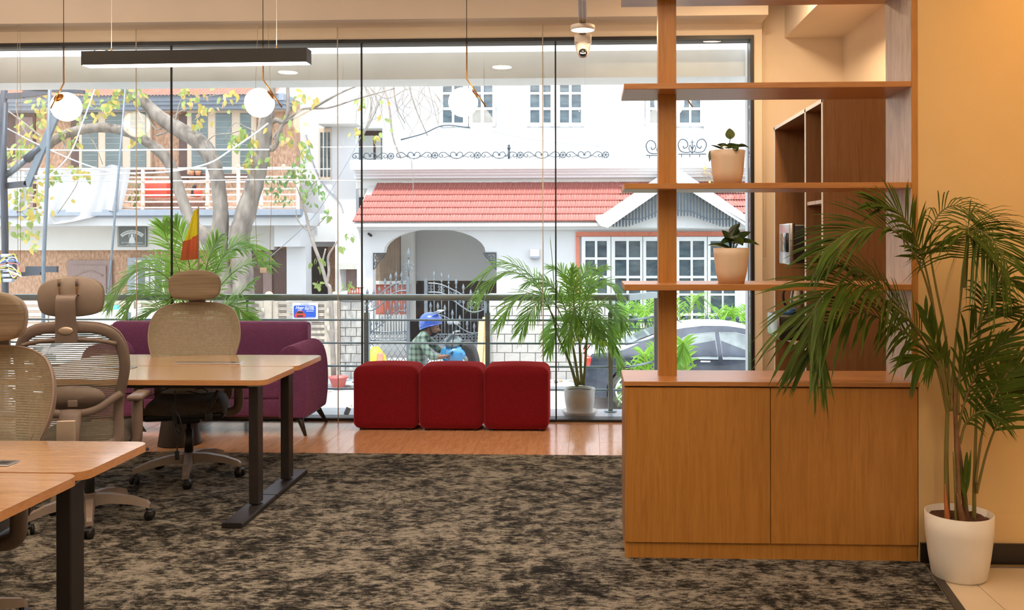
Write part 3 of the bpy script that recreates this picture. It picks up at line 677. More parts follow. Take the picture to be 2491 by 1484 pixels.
# ================================================================== CHAIRS
HW = [(1.075, .0), (1.073, .09), (1.062, .165), (1.035, .225), (.995, .258), (.94, .278), (.88, .285), (.82, .281), (.76, .266), (.70, .248), (.64, .236), (.58, .232), (.52, .236), (.46, .232), (.425, .20), (.41, .10), (.408, 0)]
def hw(z):
    for (za, a), (zb, b) in zip(HW, HW[1:]):
        if zb <= z <= za: return lerp(b, a, (z - zb) / (za - zb + 1e-9))
    return 0
def by(x, z): return -.275 - .15 * (z - .5) + .05 * math.exp(-((z - .62) / .16) ** 2) + .55 * x * x
def make_chair(label, front, ax=.30):
    t = thing('office_chair', label, 'chair', (0, 0, 0), 0, 'mesh office chairs')
    ol = [V((w_, by(w_, z), z)) for z, w_ in HW[:-1]]; full = [V((-p.x, p.y, p.z)) for p in reversed(ol[1:])] + ol
    full.append(V((0, by(0, .408), .408)))
    pts = bez(full, 4); inner = [p.lerp(V((0, p.y, .74)), .075) + V((0, -.012, 0)) for p in pts]
    MB().tube(inner, .0265, 12, closed=True, up=(0, 1, 0), flat=.42).build('back_frame', M['taupe'], t)
    MB().tube([p + V((0, .006, 0)) for p in pts], .0048, 6, closed=True).build('edge_piping', M['taupe_l'], t)
    m = MB(); N = 10
    zz = .415
    while zz < 1.068:
        wz, wz2 = hw(zz) - .003, hw(zz + .007) - .003
        if wz > .02 and wz2 > .02:
            vs = [(w_ * (2 * k / N - 1), by(w_ * (2 * k / N - 1), q) + .008, q) for q, w_ in ((zz, wz), (zz + (0.0086 if front else .0062), wz2)) for k in range(N + 1)]
            m.add(vs, [(k, k + 1, N + 2 + k, N + 1 + k) for k in range(N)])
        zz += .0097
    m.build('mesh_weave', M['meshf'], t, kind='stuff')
    # spine, yoke, lumbar pad, hanger bar
    m = MB()
    for s_ in (-1, 1): m.tube(bez([(s_ * .238, by(.235, .70) - .016, .705), (s_ * .205, by(.2, .69) - .035, .685), (s_ * .135, by(.1, .66) - .055, .64), (s_ * .07, by(0, .63) - .065, .622), (0, by(0, .62) - .065, .62)], 5), [.020] * 21, 10, up=(0, 1, 0), flat=.75)
    m.build('yoke', M['taupe'], t)
    sp = [(0, by(0, .62) - .068, .635), (0, -.372, .48), (0, -.31, .37), (0, -.16, .345)]
    MB().tube(bez(sp, 5), .058, 12, up=(0, 1, .3), flat=.42).build('spine', M['taupe'], t)
    pl = MB().rbox((0, -.394, .515), (.094, .012, .17), .005, 2, Matrix.Rotation(-.03, 3, 'X')).build('spine_plate', M['badge'], t); pl['label'] = 'silver plate on the spine'
    m = MB(); L2 = [(p.x, p.z) for p in bez([(.0, 0, .755), (.07, 0, .75), (.13, 0, .73), (.158, 0, .695), (.14, 0, .655), (.07, 0, .632), (0, 0, .628)], 4)]
    L2 = L2 + [(-a, b) for a, b in reversed(L2[1:-1])]
    m.prism(L2, lambda a, b: (a, by(a, b) - .022, b), lambda a, b: (a, by(a, b) - .008, b), True); lp = m.build('lumbar_pad', M['taupe_l'], t)
    MB().rbox((0, by(0, .67) - .03, .665), (.05, .02, .035), .005, 2).build('lumbar_clip', M['taupe'], t)
    MB().tube(bez([(-.235, by(.235, .955) - .022, .962), (-.16, by(.16, .98) - .026, .98), (-.05, by(.05, .99) - .028, .99), (.05, by(.05, .99) - .028, .99), (.16, by(.16, .98) - .026, .98), (.235, by(.235, .955) - .022, .962)], 5), .0115, 8).build('hanger_bar', M['taupe'], t)
    # head rest: strap, badge, shell, pad, two adjusters
    y0 = by(0, 1.0) - .034
    m = MB(); path = bez([(0, y0, .975), (0, y0 - .006, 1.06), (0, y0 - .016, 1.14), (0, y0 - .010, 1.19), (0, y0 + .018, 1.208), (0, y0 + .04, 1.20)], 5); vs = []
    for i, p in enumerate(path):
        q = i / (len(path) - 1); ww = .056 - .008 * math.sin(PI * q)
        vs += [(-ww, p.y + .006, p.z), (ww, p.y + .006, p.z), (ww, p.y - .006, p.z), (-ww, p.y - .006, p.z)]
    n = len(path); fs = []
    for i in range(n - 1):
        for k in range(4): fs.append((i * 4 + k, i * 4 + (k + 1) % 4, i * 4 + 4 + (k + 1) % 4, i * 4 + 4 + k))
    fs += [(0, 1, 2, 3), tuple(n * 4 - 4 + k for k in range(4))]
    m.add(vs, fs); m.build('head_strap', M['taupe'], t)
    bd = MB().sphere((0, y0 - .011, 1.035), (.037, .008, .02), 20, 10).build('badge', M['badge'], t); bd['label'] = 'oval silver badge on the strap'
    def hx(a): return .07 - .05 * (abs(a) / .16) ** 2
    def hr(a, b): return (a, y0 + .035 + .75 * a * a + .02 * ((b - 1.19) / .1) ** 2, b)
    O = [(.06, 1.291), (.11, 1.278), (.145, 1.255), (.160, 1.222), (.161, 1.18), (.152, 1.137), (.128, 1.112), (.07, 1.100), (0, 1.097)]
    O = [(p.x, p.z) for p in bez([(a, 0, b) for a, b in [(0, 1.297)] + O], 4)]; O = O + [(-a, b) for a, b in reversed(O[1:-1])]
    def slab(dy0, dy1, k): 
        m = MB(); R = []; n = len(O)
        for dy, kk in ((dy0 - .004, 0), (dy0 - .003, k * .5), (dy0, k), (lerp(dy0, dy1, .22), 1), (lerp(dy0, dy1, .75), 1), (dy1, k), (dy1 + .010, k * .7), (dy1 + .014, k * .35), (dy1 + .015, 0)):
            R += [V(hr(a * kk, 1.195 + (b - 1.195) * kk)) + V((0, dy, 0)) for a, b in O]
        return m.add(R, [(i * n + j, i * n + (j + 1) % n, (i + 1) * n + (j + 1) % n, (i + 1) * n + j) for i in range(8) for j in range(n)], True)
    slab(-.004, .018, .93).build('head_shell', M['taupe_l'], t)
    slab(.020, .058, .95).build('head_pad', M['pad'], t)
    for s_ in (-1, 1):
        MB().tube([(s_ * .042, y0 + .03, 1.20), (s_ * .044, y0 + .022, 1.27)], .0035, 6).build('adjuster_rod', M['brass'], t)
        MB().tube([(s_ * .044, y0 + .024, 1.25), (s_ * .044, y0 + .022, 1.285)], .008, 8).build('adjuster_sleeve', M['taupe'], t)
    # seat
    def seat(a, b):
        x = (a - .5) * .50; y = -.22 + b * .47; e = min(1, (1 - abs(2 * a - 1)) * 5) ** .5; f = min(1, min(b, 1 - b) * 6 + .05) ** .5
        return (x * (1 - .10 * (1 - b)), y, .435 + .065 * min(e, f) + .018 * (2 * a - 1) ** 2 * e - .02 * max(0, b - .8) * 5)
    m = MB(); m.grid(seat, 20, 16); m.build('seat_cushion', M['seatf'], t)
    MB().rbox((0, .01, .418), (.47, .44, .05), .022, 3).build('seat_pan', M['black'], t)
    MB().rbox((0, -.03, .375), (.16, .26, .055), .015, 2).build('tilt_mechanism', M['black'], t)
    MB().tube([(.10, -.02, .375), (.26, .0, .37)], .005, 6).build('lever', M['black'], t)
    MB().rbox((.285, .0, .37), (.07, .022, .014), .006, 2).build('lever_paddle', M['black'], t)
    # arms
    for s_ in (-1, 1):
        MB().tube(bez([(s_ * .16, -.02, .40), (s_ * (ax - .05), -.02, .395), (s_ * (ax - .007), -.02, .42), (s_ * ax, -.02, .48), (s_ * ax, -.02, .64)], 5), .03, 8, up=(0, 1, 0), flat=1.0).build('arm_post', M['taupe'], t)
        MB().rbox((s_ * ax, .03, .652), (.085, .25, .030), .014, 3).build('arm_pad', M['taupe'], t)
    # column and base
    MB().lathe([(.014, .35), (.014, .30), (.027, .30), (.027, .13)], n=16).build('gas_lift', M['black'], t)
    MB().lathe([(0, .155), (.035, .155), (.045, .13), (.045, .085), (0, .085)], n=20).build('hub', M['taupe_l'], t)
    for k in range(5):
        a = math.radians(166 + 72 * k) if front else math.radians(-74 + 72 * k); d = V((math.cos(a), math.sin(a), 0)); s2 = V((-d.y, d.x, 0)); vs = []
        for q, zt_, zb_, ww in ((.03, .15, .09, .032), (.12, .147, .10, .028), (.23, .128, .088, .024), (.315, .10, .068, .021), (.33, .085, .062, .019)):
            for sgn, zz2, kx in ((-1, zb_, 1), (1, zb_, 1), (1, zt_, .7), (-1, zt_, .7)): vs.append(d * q + s2 * (sgn * ww * kx) + V((0, 0, zz2)))
        fs = [(0, 1, 2, 3), (16, 17, 18, 19)]
        for i in range(4):
            for j in range(4): fs.append((i * 4 + j, i * 4 + (j + 1) % 4, i * 4 + 4 + (j + 1) % 4, i * 4 + 4 + j))
        MB().add(vs, fs).build('base_arm', M['taupe_l'], t)
        m = MB(); c = d * .315; b_ = a + 1.1 + k * .5; e = V((math.cos(b_), math.sin(b_), 0)); e2 = V((-e.y, e.x, 0)); c = c - e2 * .012
        for s_ in (-1, 1): m.tube([c + e * s_ * .009 + V((0, 0, .027)), c + e * s_ * .024 + V((0, 0, .027))], .027, 14)
        m.tube([d * .315 + V((0, 0, .04)), d * .315 + V((0, 0, .066))], .010, 8); m.rbox(c + V((0, 0, .042)), (.05, .042, .022), .009, 2, Matrix.Rotation(b_, 3, 'Z'))
        m.build('caster', M['black'], t)
    return t
ch = make_chair('mesh office chair facing the camera behind the far bench, before the sofa', True)
ch.location = (-2.525, 5.75, 0); ch.rotation_euler = (0, 0, PI + .28)
ch2 = make_chair('mesh office chair seen from behind, showing its spine, pushed at the far bench', False, .262)
ch2.location = (-2.645, 4.80, 0); ch2.rotation_euler = (0, 0, .22); ch2.scale = (.93, .93, 1.015)
ch3 = copy_tree(ch, (-2.37, 3.25, 0), PI + .04, 'mesh office chair cut off by the left border, facing the camera')
# ================================================================== SOFA
sx0, sxe = -3.93, -2.135
t = thing('sofa', 'purple two seat sofa with ribbed arms in front of the window', 'sofa', ((sx0 + sxe) / 2, 7.22, 0))
def chan(a, b):                                                     # back rest with upright channels
    x = lerp(sx0 + .02, sxe - .14, a); n = 13; g = abs(math.sin(PI * a * n)) ** .3
    prof = [(7.40, .24), (7.40, .42), (7.385, .60), (7.38, .76), (7.40, .808), (7.44, .826), (7.50, .827), (7.52, .80), (7.525, .5), (7.525, .24)]
    q = b * (len(prof) - 1); i = min(int(q), len(prof) - 2); y, z = [lerp(p, r_, q - i) for p, r_ in zip(prof[i], prof[i + 1])]
    e = min(1, min(a, 1 - a) * 30 + .35)
    return (x, y + (.014 * (1 - g) if y < 7.45 else 0) + (1 - e) * (.03 if y < 7.45 else -.03), z - (1 - e) * .02)
m = MB(); m.grid(chan, 96, 18)
m.xz([(sx0 + .02, .24), (sxe - .14, .24), (sxe - .14, .80), (sx0 + .02, .80)], 7.42, 7.51)
m.build('backrest', M['purple'], t, world=True)
MB().rbox(((sx0 + sxe) / 2, 7.20, .205), (sxe - sx0 - .36, .44, .14), .02, 3).build('seat_base', M['purple'], t, world=True)
MB().rbox(((sx0 + sxe) / 2, 7.20, .345), (sxe - sx0 - .40, .45, .15), .03, 4).build('seat_cushion', M['purple'], t, world=True)
def arm(xo, sg):
    prof = [(-.015, .135), (.0, .16), (.012, .26), (.016, .38), (.010, .50), (-.004, .58), (-.03, .64), (-.07, .675), (-.115, .685), (-.16, .675), (-.20, .645), (-.222, .60), (-.22, .55)]
    prof = [(p.x, p.z) for p in bez([(a, 0, b) for a, b in prof], 3)]
    ya, yb, nr = 6.97, 7.52, 15; m = MB(); ns = 4
    def fn(a, b):
        q = b * (len(prof) - 1); i = min(int(q), len(prof) - 2); x, z = [lerp(p, r_, q - i) for p, r_ in zip(prof[i], prof[i + 1])]
        tx, tz = prof[i + 1][0] - prof[i][0], prof[i + 1][1] - prof[i][1]; l = math.hypot(tx, tz); nx, nz = tz / l, -tx / l
        o = .022 * (abs(math.sin(PI * a * nr)) ** .55 - 1) 
        return (xo + sg * (x + nx * o), lerp(ya, yb, a), z + nz * o)
    m.grid(fn, nr * ns, len(prof) - 1); m.build('ribbed_cover', M['purple'], t, world=True)
    body = [(a - (.012 if k < len(prof) * .6 else 0), b - (.006 if b > .6 else 0)) for k, (a, b) in enumerate(prof)] + [(-.215, .50), (-.215, .135)]
    MB().xz([(xo + sg * a, b) for a, b in body], ya + .002, yb - .002).build('armrest', M['purple'], t, world=True)
arm(sxe - .012, 1); arm(sx0 + .012, -1)
for x, y, dx, dy in ((sxe - .09, 7.02, .075, -.065), (sxe - .09, 7.46, .085, .03), (sx0 + .09, 7.02, -.075, -.065), (sx0 + .09, 7.46, -.085, .03)):
    MB().tube([(x, y, .135), (x + dx * .25, y + dy * .25, .115), (x + dx, y + dy, 0)], [.035, .024, .011], 10).build('leg', M['black'], t, world=True)
MB().box(sx0 + .05, sxe - .05, 7.0, 7.48, .115, .137).build('underframe', M['black'], t, world=True)
c = PZ(416, 1090, 0)
t = thing('side_table', 'dark bronze cone pedestal side table beside the far bench', 'side table', (c.x, c.y + .14, 0))
MB().lathe([(0, 0), (.152, 0), (.150, .01), (.095, .37), (.085, .40), (0, .40)], n=40).build('pedestal', M['dkmetal'], t)
MB().lathe([(0, .40), (.17, .40), (.175, .41), (.17, .42), (0, .42)], n=40).build('table_top', M['dkmetal'], t)
# ================================================================== RED CUBE STOOLS
for k, (ua, ub) in enumerate(((856, 1015.5), (1016, 1173.5), (1174, 1335.5))):
    xa, xb = PY(ua, 1000, 7.16).x, PY(ub, 1000, 7.16).x
    b = bmesh.new(); bmesh.ops.create_cube(b, size=1)
    for v in b.verts: v.co = V((v.co.x * (xb - xa - .004), v.co.y * .37, v.co.z * .485))
    bmesh.ops.bevel(b, geom=list(b.edges), offset=.055, segments=5, profile=.5, affect='EDGES')
    bmesh.ops.subdivide_edges(b, edges=[e for e in b.edges if e.calc_length() > .15], cuts=6, use_grid_fill=True)
    for v in b.verts:
        if v.co.z > .19: v.co.z += .022 * max(0, 1 - (v.co.x / .25) ** 2) * max(0, 1 - (v.co.y / .2) ** 2)
    t = thing('cube_stool', ('crimson cube stool nearest the purple sofa', 'crimson cube stool in the middle of the row of three', 'crimson cube stool beside the balcony palm in white pot')[k], 'stool', ((xa + xb) / 2, 7.345, 0), 0, 'crimson cube stools')
    MB().bm(b, Matrix.Translation((0, 0, .2525))).build('cushion', M['red'], t)
    for sx in (-1, 1):
        for sy in (-1, 1): MB().cyl((sx * .19, sy * .13, 0), (sx * .19, sy * .13, .014), .02, n=12).build('glide', M['black'], t)
# ================================================================== TALL INDOOR PALM
pc = PZ(2333, 1401, -.003); PYc = 4.175
pc = V((PY(2333, 1300, PYc).x, PYc, -.003)); sc = PYc / F
t = thing('potted_palm', 'tall arching palm in white planter against the amber lit wall', 'plant', pc)
R1 = 157 * sc / 2 * .99; hP = .285
MB().lathe([(0, 0), (R1 * .74, 0), (R1 * .80, .01), (R1 * .90, hP * .35), (R1 * .985, hP * .7), (R1, hP), (R1 * .95, hP), (R1 * .93, hP * .86), (0, hP * .86)], n=40).build('planter', M['potwhite'], t)
m = MB(); rn = random.Random(3)
m.grid(lambda a, b: (b * R1 * .93 * math.cos(2 * PI * a), b * R1 * .93 * math.sin(2 * PI * a), hP * .9 + .01 * math.sin(a * 43) * math.sin(b * 19) + rn.uniform(-.006, .006)), 28, 8)
m.build('soil', M['soil'], t)
def P3(u_, v_, dy=0): return PY(u_, v_, PYc + dy) - pc
def cane(pts, r0_, r1_, m_, nm='cane'):
    c = bez([P3(*p) for p in pts], 6); n = len(c)
    MB().tube(c, [lerp(r0_, r1_, i / (n - 1)) for i in range(n)], 8).build(nm, m_, t)
cane([(2305, 1285), (2303, 1200), (2302, 1100), (2306, 960)], .014, .008, M['palm_stem'])
cane([(2330, 1285, -.02), (2330, 1180, -.02), (2326, 1050), (2320, 900)], .017, .007, M['palm_cane'])
cane([(2352, 1285), (2345, 1200), (2335, 1110), (2322, 1000)], .015, .007, M['palm_cane'])
cane([(2370, 1280, .02), (2370, 1180, .02), (2374, 1040, .02), (2380, 800, .02)], .010, .005, M['palm_stem'])
cane([(2327, 1285, -.03), (2325, 1220, -.03), (2320, 1100, -.03)], .008, .005, M['palm_stem'])
cane([(2308, 1287, -.045), (2302, 1230, -.05), (2299, 1178, -.05)], .014, .002, M['sheath'], 'dry_sheath')
cane([(2345, 1287, -.045), (2336, 1240, -.05), (2328, 1200, -.05)], .022, .004, M['palm_cane'], 'dry_sheath')
rn = random.Random(11)
def fr(pts, n, L, wd, start, droop, ang=.9, nrm=None, r=.006, jit=.12, pw=.6):
    frond([P3(*p) for p in pts], int(n * 1.25), L, wd * .72, start, droop, r, ang, nrm, jit, rnd=rn, pw=pw).build('frond', [M['palm_in'], M['palm_stem']], t)
# big fronds reaching over the shelf
fr([(2303, 1000), (2290, 860, -.03), (2262, 720, -.08), (2225, 620, -.14), (2170, 560, -.2), (2080, 560, -.24), (2000, 610, -.27)], 26, .30, .020, .42, .30, .9, (0, -.6, 1))
fr([(2310, 1000), (2285, 880, -.04), (2225, 790, -.10), (2140, 720, -.18), (2060, 690, -.25), (1990, 735, -.3), (1965, 830, -.32)], 30, .33, .020, .36, .38, .85, (0, -.7, 1))
fr([(2306, 1010), (2288, 900, -.03), (2240, 840, -.08), (2170, 790, -.12), (2090, 760, -.2), (2010, 790, -.26), (1980, 860, -.28)], 28, .30, .020, .34, .42, .85, (0, -.8, 1))
fr([(2303, 1000), (2280, 900, -.02), (2240, 820, -.05), (2180, 740, -.1), (2100, 660, -.15), (2010, 640, -.2)], 24, .27, .018, .38, .42, .9, (0, -.6, 1))
fr([(2305, 980), (2283, 830), (2262, 700, -.03), (2235, 600, -.06), (2190, 520, -.1), (2130, 495, -.12)], 18, .22, .020, .52, .25, .8, (0, -.8, .8))
# fan over the wall
fr([(2312, 1000), (2320, 880), (2335, 740, -.02), (2346, 640, -.05), (2352, 580, -.09), (2354, 553, -.16), (2356, 572, -.24)], 26, .34, .013, .52, .55, 1.32, (0, -1, .2), jit=.04, pw=.3)
fr([(2346, 700, -.05), (2352, 600, -.08), (2356, 556, -.12), (2405, 575, -.2), (2450, 640, -.26)], 18, .30, .013, .45, .6, 1.15, (0, -.9, .5), jit=.05)
fr([(2312, 960), (2300, 820), (2275, 690), (2262, 600), (2278, 530), (2320, 500), (2380, 520)], 14, .22, .008, .6, .8, .9, (0, -1, .5))
fr([(2380, 850), (2385, 780), (2400, 720, -.03), (2440, 680, -.06), (2480, 690, -.08)], 16, .20, .018, .3, .6, .95, (0, -.7, 1))
fr([(2330, 1010), (2335, 900), (2360, 830), (2400, 770), (2460, 760)], 14, .22, .016, .2, .3, .6, (0, -.8, .6))
fr([(2372, 1180), (2390, 1050), (2420, 960), (2460, 900), (2520, 880)], 16, .20, .024, .3, .3, .85, (0, -.8, .7))
fr([(2375, 1200), (2400, 1100), (2430, 1020), (2470, 930), (2530, 900)], 14, .22, .026, .4, .3, .8, (0, -.9, .5))
fr([(2335, 1080), (2350, 1030), (2390, 1000, -.05), (2440, 1020, -.07)], 14, .13, .012, .3, .45, .9, (0, -.7, 1))
fr([(2325, 1080), (2340, 1000), (2365, 930), (2395, 880, -.04), (2440, 830, -.05)], 14, .20, .016, .3, .25, .7, (0, -.9, .5))
fr([(2320, 1000), (2330, 930), (2360, 880), (2420, 850), (2491, 790)], 9, .20, .016, .2, .1, .5, (0, -1, .4))
fr([(2300, 940), (2285, 890), (2262, 870, -.03), (2225, 880, -.06)], 8, .18, .026, .3, .5, .9, (0, -.8, .7))
fr([(2310, 960), (2300, 900), (2280, 850, -.05), (2250, 760, -.06)], 8, .16, .026, .3, .1, .45, (0, -1, .3))
for b in ((2330, 1120, 2352, 1240), (2352, 1100, 2345, 1180), (2350, 1200, 2362, 1095)):
    leafpart(t, P3(b[0], b[1], -.02), P3(b[2], b[3], -.03), .02, M['palm_in'], 0, name='loose_leaf', n2=(0, -1, .1))
# ================================================================== OUTSIDE: ground
GZ = -1.256
struct('ground', MB().box(-30, 30, 8.12, 45, GZ - .3, GZ), M['asphalt'])
struct('pavement', MB().box(-30, 30, 16.9, 17.75, GZ, GZ + .05), M['pavement'])
def q(u, v, y): p = PY(u, v, y); return p.x, p.z
# ------------------------------------------------------------------ stainless balcony railing
RY = 8.05
zr0, zr1 = PY(1000, 731, RY).z, PY(1000, 716, RY).z
c0 = PY(1485, 900, RY).x; cr = PY(1596, 800, 8.45)
t = thing('balcony_railing', 'stainless steel balcony railing with flat handrail and four rods', 'railing', (-2, RY, -.005))
xe = c0 + .16
MB().rbox(((-6.9 + xe) / 2, RY, (zr0 + zr1) / 2), (xe + 6.9, .06, zr1 - zr0), .006, 2).build('handrail', M['steel'], t, world=True)
MB().beam((xe - .02, RY, (zr0 + zr1) / 2), (cr.x, cr.y, (zr0 + zr1) / 2), .06, zr1 - zr0, (0, 0, 1)).build('handrail', M['steel'], t, world=True)
for v in (779, 835.5, 892, 948):
    z = PY(1250, v, RY).z
    MB().tube([(-6.9, RY, z), (xe, RY, z), (cr.x, cr.y, z)], .0095, 8).build('rail_rod', M['steel'], t, world=True)
for uu in (1485, 1187, 893, 602, 310, 10, -290):
    x = PY(uu, 900, RY).x; zt_ = PY(uu, 760, RY).z
    MB().box(x - .02, x + .02, RY - .03, RY + .03, .01, zt_).build('post', M['steel'], t, world=True)
    MB().cyl((x, RY, zt_), (x, RY, zr0), .013, n=10).build('post_neck', M['steel'], t, world=True)
    MB().lathe([(0, 0), (.055, 0), (.055, .012), (0, .012)], (x, RY, -.005), 20).build('post_foot', M['steel'], t, world=True)
MB().box(cr.x - .02, cr.x + .02, cr.y - .03, cr.y + .03, GZ, zr0).build('post', M['steel'], t, world=True)
# ------------------------------------------------------------------ compound wall of stone blocks with white coping
CWY = 17.8
def blockwall(name, label, u0, u1, vtop, cols):
    x0, zt_ = q(u0, vtop, CWY); x1, _ = q(u1, vtop, CWY)
    t = thing(name, label, 'wall', ((x0 + x1) / 2, CWY + .12, GZ))
    MB().box(x0, x1, CWY + .025, CWY + .22, GZ, zt_).build('mortar_core', M['mortar'], t, world=True)
    rows = 9; h = (zt_ - GZ - .02) / rows; wb = (x1 - x0) / cols
    ms = [MB().rbox((0, 0, 0), (wb - .012, .05, h - .012), .006, 1, smooth=False).mesh('stone_block', M['stone']), MB().rbox((0, 0, 0), (wb / 2 - .012, .05, h - .012), .006, 1, smooth=False).mesh('stone_block', M['stone'])]
    o = root_of(t).location
    for r in range(rows):
        x = x0; seq = [0] * cols if r % 2 == 0 else [1] + [0] * (cols - 1) + [1]
        for s_ in seq:
            ww = wb if s_ == 0 else wb / 2
            put('stone_block', ms[s_], t, None, (x + ww / 2 - o.x, CWY + .02 + random.uniform(-.006, .004) - o.y, GZ + .012 + (r + .5) * h - o.z)); x += ww
    return t, x0, x1, zt_
t, x0, x1, zt_ = blockwall('compound_wall', 'pale stone block compound wall behind the potted balcony palm', 1190, 1490, 722, 8)
MB().box(x0 - .02, x1, CWY - .03, CWY + .26, zt_, zt_ + .05).build('coping', M['wwall'], t, world=True)
t, x0, x1, zt_ = blockwall('gate_pillar', 'pale stone block gate pillar between cream gate and iron gate', 827, 880, 733, 2)
MB().rbox(((x0 + x1) / 2 + .015, CWY + .1, zt_ + .10), (x1 - x0 + .02, .34, .20), .08, 4).build('coping', M['wwall'], t, world=True)
m = MB(); xa, za = q(846, 716, CWY - .1); xb, zb = q(884, 699, CWY - .1)
for k in range(6): m.box(lerp(xa, xb, k / 6), lerp(xa, xb, k / 6) + .022, CWY - .12, CWY - .08, za, zb)
m.box(xa, xb, CWY - .12, CWY - .08, zb - .02, zb).box(xa, xb, CWY - .12, CWY - .08, za, za + .02); m.build('red_grille', M['brickred'], t, world=True)
# ------------------------------------------------------------------ cream louvred gate with posters
def louvre(u0, u1, name, label):
    x0, zt_ = q(u0, 733, CWY); x1, zb_ = q(u1, 925, CWY)
    t = thing(name, label, 'gate', ((x0 + x1) / 2, CWY + .05, GZ), 0, 'cream slatted gate leaves')
    MB().box(x0, x0 + .11, CWY, CWY + .08, GZ + .02, zt_).build('stile', M['cream'], t, world=True)
    MB().box(x1 - .11, x1, CWY, CWY + .08, GZ + .02, zt_).build('stile', M['cream'], t, world=True)
    pitch = .113; z = zt_; i = 0
    while z > GZ + .12:
        MB().box(x0 + .11, x1 - .11, CWY + .01, CWY + .07, z - .066, z).build('slat', M['cream'], t, world=True)
        MB().box(x0 + .11, x1 - .11, CWY + .02, CWY + .06, z - .097, z - .082).build('slat', M['cream'], t, world=True)
        z -= pitch
    return t
louvre(663, 803, 'slatted_gate', 'cream slatted gate leaf with the blue poster on it')
louvre(560, 643, 'slatted_gate', 'cream slatted gate leaf left of the poster, beside the balcony palm')
louvre(330, 556, 'slatted_gate', 'cream slatted gate leaf behind the balcony palm with flag')
louvre(120, 326, 'slatted_gate', 'cream slatted gate leaf behind the chair seen from behind')
louvre(-90, 116, 'slatted_gate', 'cream slatted gate leaf at the foot of the power pole')
for (u0, u1), lb in (((643, 663), 'cream gate post topped by a peach ball, left of the poster'), ((803, 827), 'cream gate post topped by a peach ball, right of the poster')):
    x0, zt_ = q(u0, 733, CWY); x1, _ = q(u1, 733, CWY); xm = (x0 + x1) / 2
    t = thing('gate_post', lb, 'gate post', (xm, CWY + .05, GZ), 0, 'cream gate posts')
    MB().box(x0 + .005, x1 - .005, CWY - .05, CWY + .12, GZ, zt_ + .03).build('shaft', M['cream'], t, world=True)
    xb, zb = q((u0 + u1) / 2 + (4 if u0 < 700 else 2), 709, CWY)
    MB().sphere((xm, CWY + .03, zt_ + .03 + .079), .083, 20, 14).build('ball_finial', M['peach'], t, world=True)
    for v in (758, 800): 
        z = q(u0, v, CWY)[1]; MB().cyl((x0 - .01, CWY - .06, z - .07), (x0 - .01, CWY - .06, z + .07), .03, n=10).build('hinge', M['cream'], t, world=True)
x0, z0 = q(711.5, 777, CWY - .03); x1, z1 = q(773, 736.5, CWY - .03); y = CWY - .012
t = thing('advert_board', 'white and blue car advert board fixed on the cream slatted gate', 'poster', ((x0 + x1) / 2, y, z0))
def pf(a, b): return lerp(x0, x1, a), lerp(z1, z0, b)             # fractions across / down the board
MB().box(x0, x1, y - .012, y, z0, z1).build('board', M['posterw'], t, world=True)
bx0, bz0 = pf(.045, .91); bx1, bz1 = pf(.925, .165)
m = MB(); m.prism(rrect(bx0, bx1, bz0, bz1, .035), lambda a, b: (a, y - .015, b), lambda a, b: (a, y - .012, b)); m.build('blue_panel', M['posterb'], t, world=True)
def pt(txt, a, b, size, m_, sh=0, bold=.0): px_, pz_ = pf(a, b); text_mesh(txt, size, m_, (px_, y - .0165, pz_), t, 'lettering', depth=.001, shear=sh, world=True, bold=bold)
pt('NO PARKING', .485, .085, .026, M['posterb'])
pt('Hopr', .285, .30, .075, M['posterw'], .25, .002); pt('60 LITRES', .67, .265, .042, M['posterw'], bold=.0015); pt('FREE FUEL', .67, .385, .042, M['posterw'], bold=.0015)
def pp(name, pts, m_, dy=.017): m = MB(); m.prism([pf(a, b) for a, b in pts], lambda a, b: (a, y - dy, b), lambda a, b: (a, y - .012, b)); m.build(name, m_, t, world=True)
pp('text_bar', [(.20, .43), (.37, .43), (.37, .46), (.20, .46)], M['posterw']); pp('text_bar', [(.54, .49), (.83, .49), (.83, .52), (.54, .52)], M['posterw']); pp('text_bar', [(.53, .875), (.92, .875), (.92, .892), (.53, .892)], M['posterw'])
pp('car_picture', [(.08, .82), (.09, .70), (.15, .63), (.20, .50), (.40, .50), (.46, .63), (.51, .70), (.52, .82), (.48, .885), (.12, .885)], M['posterr'])
pp('car_picture_glass', [(.165, .64), (.205, .53), (.395, .53), (.435, .64)], M['screen'], .018)
pp('car_picture_grille', [(.17, .75), (.43, .75), (.41, .85), (.19, .85)], M['screen'], .018)
# ------------------------------------------------------------------ things on the street
def lathe_thing(name, label, cat, u_, v_, m_, prof, part='body', n=28, yy=None):
    p = PZ(u_, v_, GZ + .001); t = thing(name, label, cat, p); MB().lathe(prof, n=n).build(part, m_, t); return t
p = PZ(823, 941, GZ + .05); t = thing('basin', 'pink plastic basin left on the ground by the stone pillar', 'basin', p)
MB().lathe([(0, .004), (0, 0), (.115, 0), (.15, .13), (.185, .185), (.172, .19), (.14, .14), (.108, .014), (0, .012)], n=32).build('bowl', M['basin'], t)
p = PY(925, 880, 16.2); t = thing('traffic_cone', 'faded orange cone standing behind the railing, left of the rider', 'cone', (p.x, 16.2, GZ))
MB().lathe([(0, 0), (.2, 0), (.2, .03), (.13, .04), (.055, .72), (.045, .74), (0, .74)], n=24).build('cone', M['coneorange'], t)
p = PY(914, 868, 16.6); t = thing('yellow_can', 'yellow plastic can behind the railing beside the orange cone', 'can', (p.x, 16.6, GZ))
MB().lathe([(0, 0), (.17, 0), (.19, .1), (.19, .62), (.10, .74), (.06, .80), (0, .80)], n=24).build('can', M['yellow'], t)
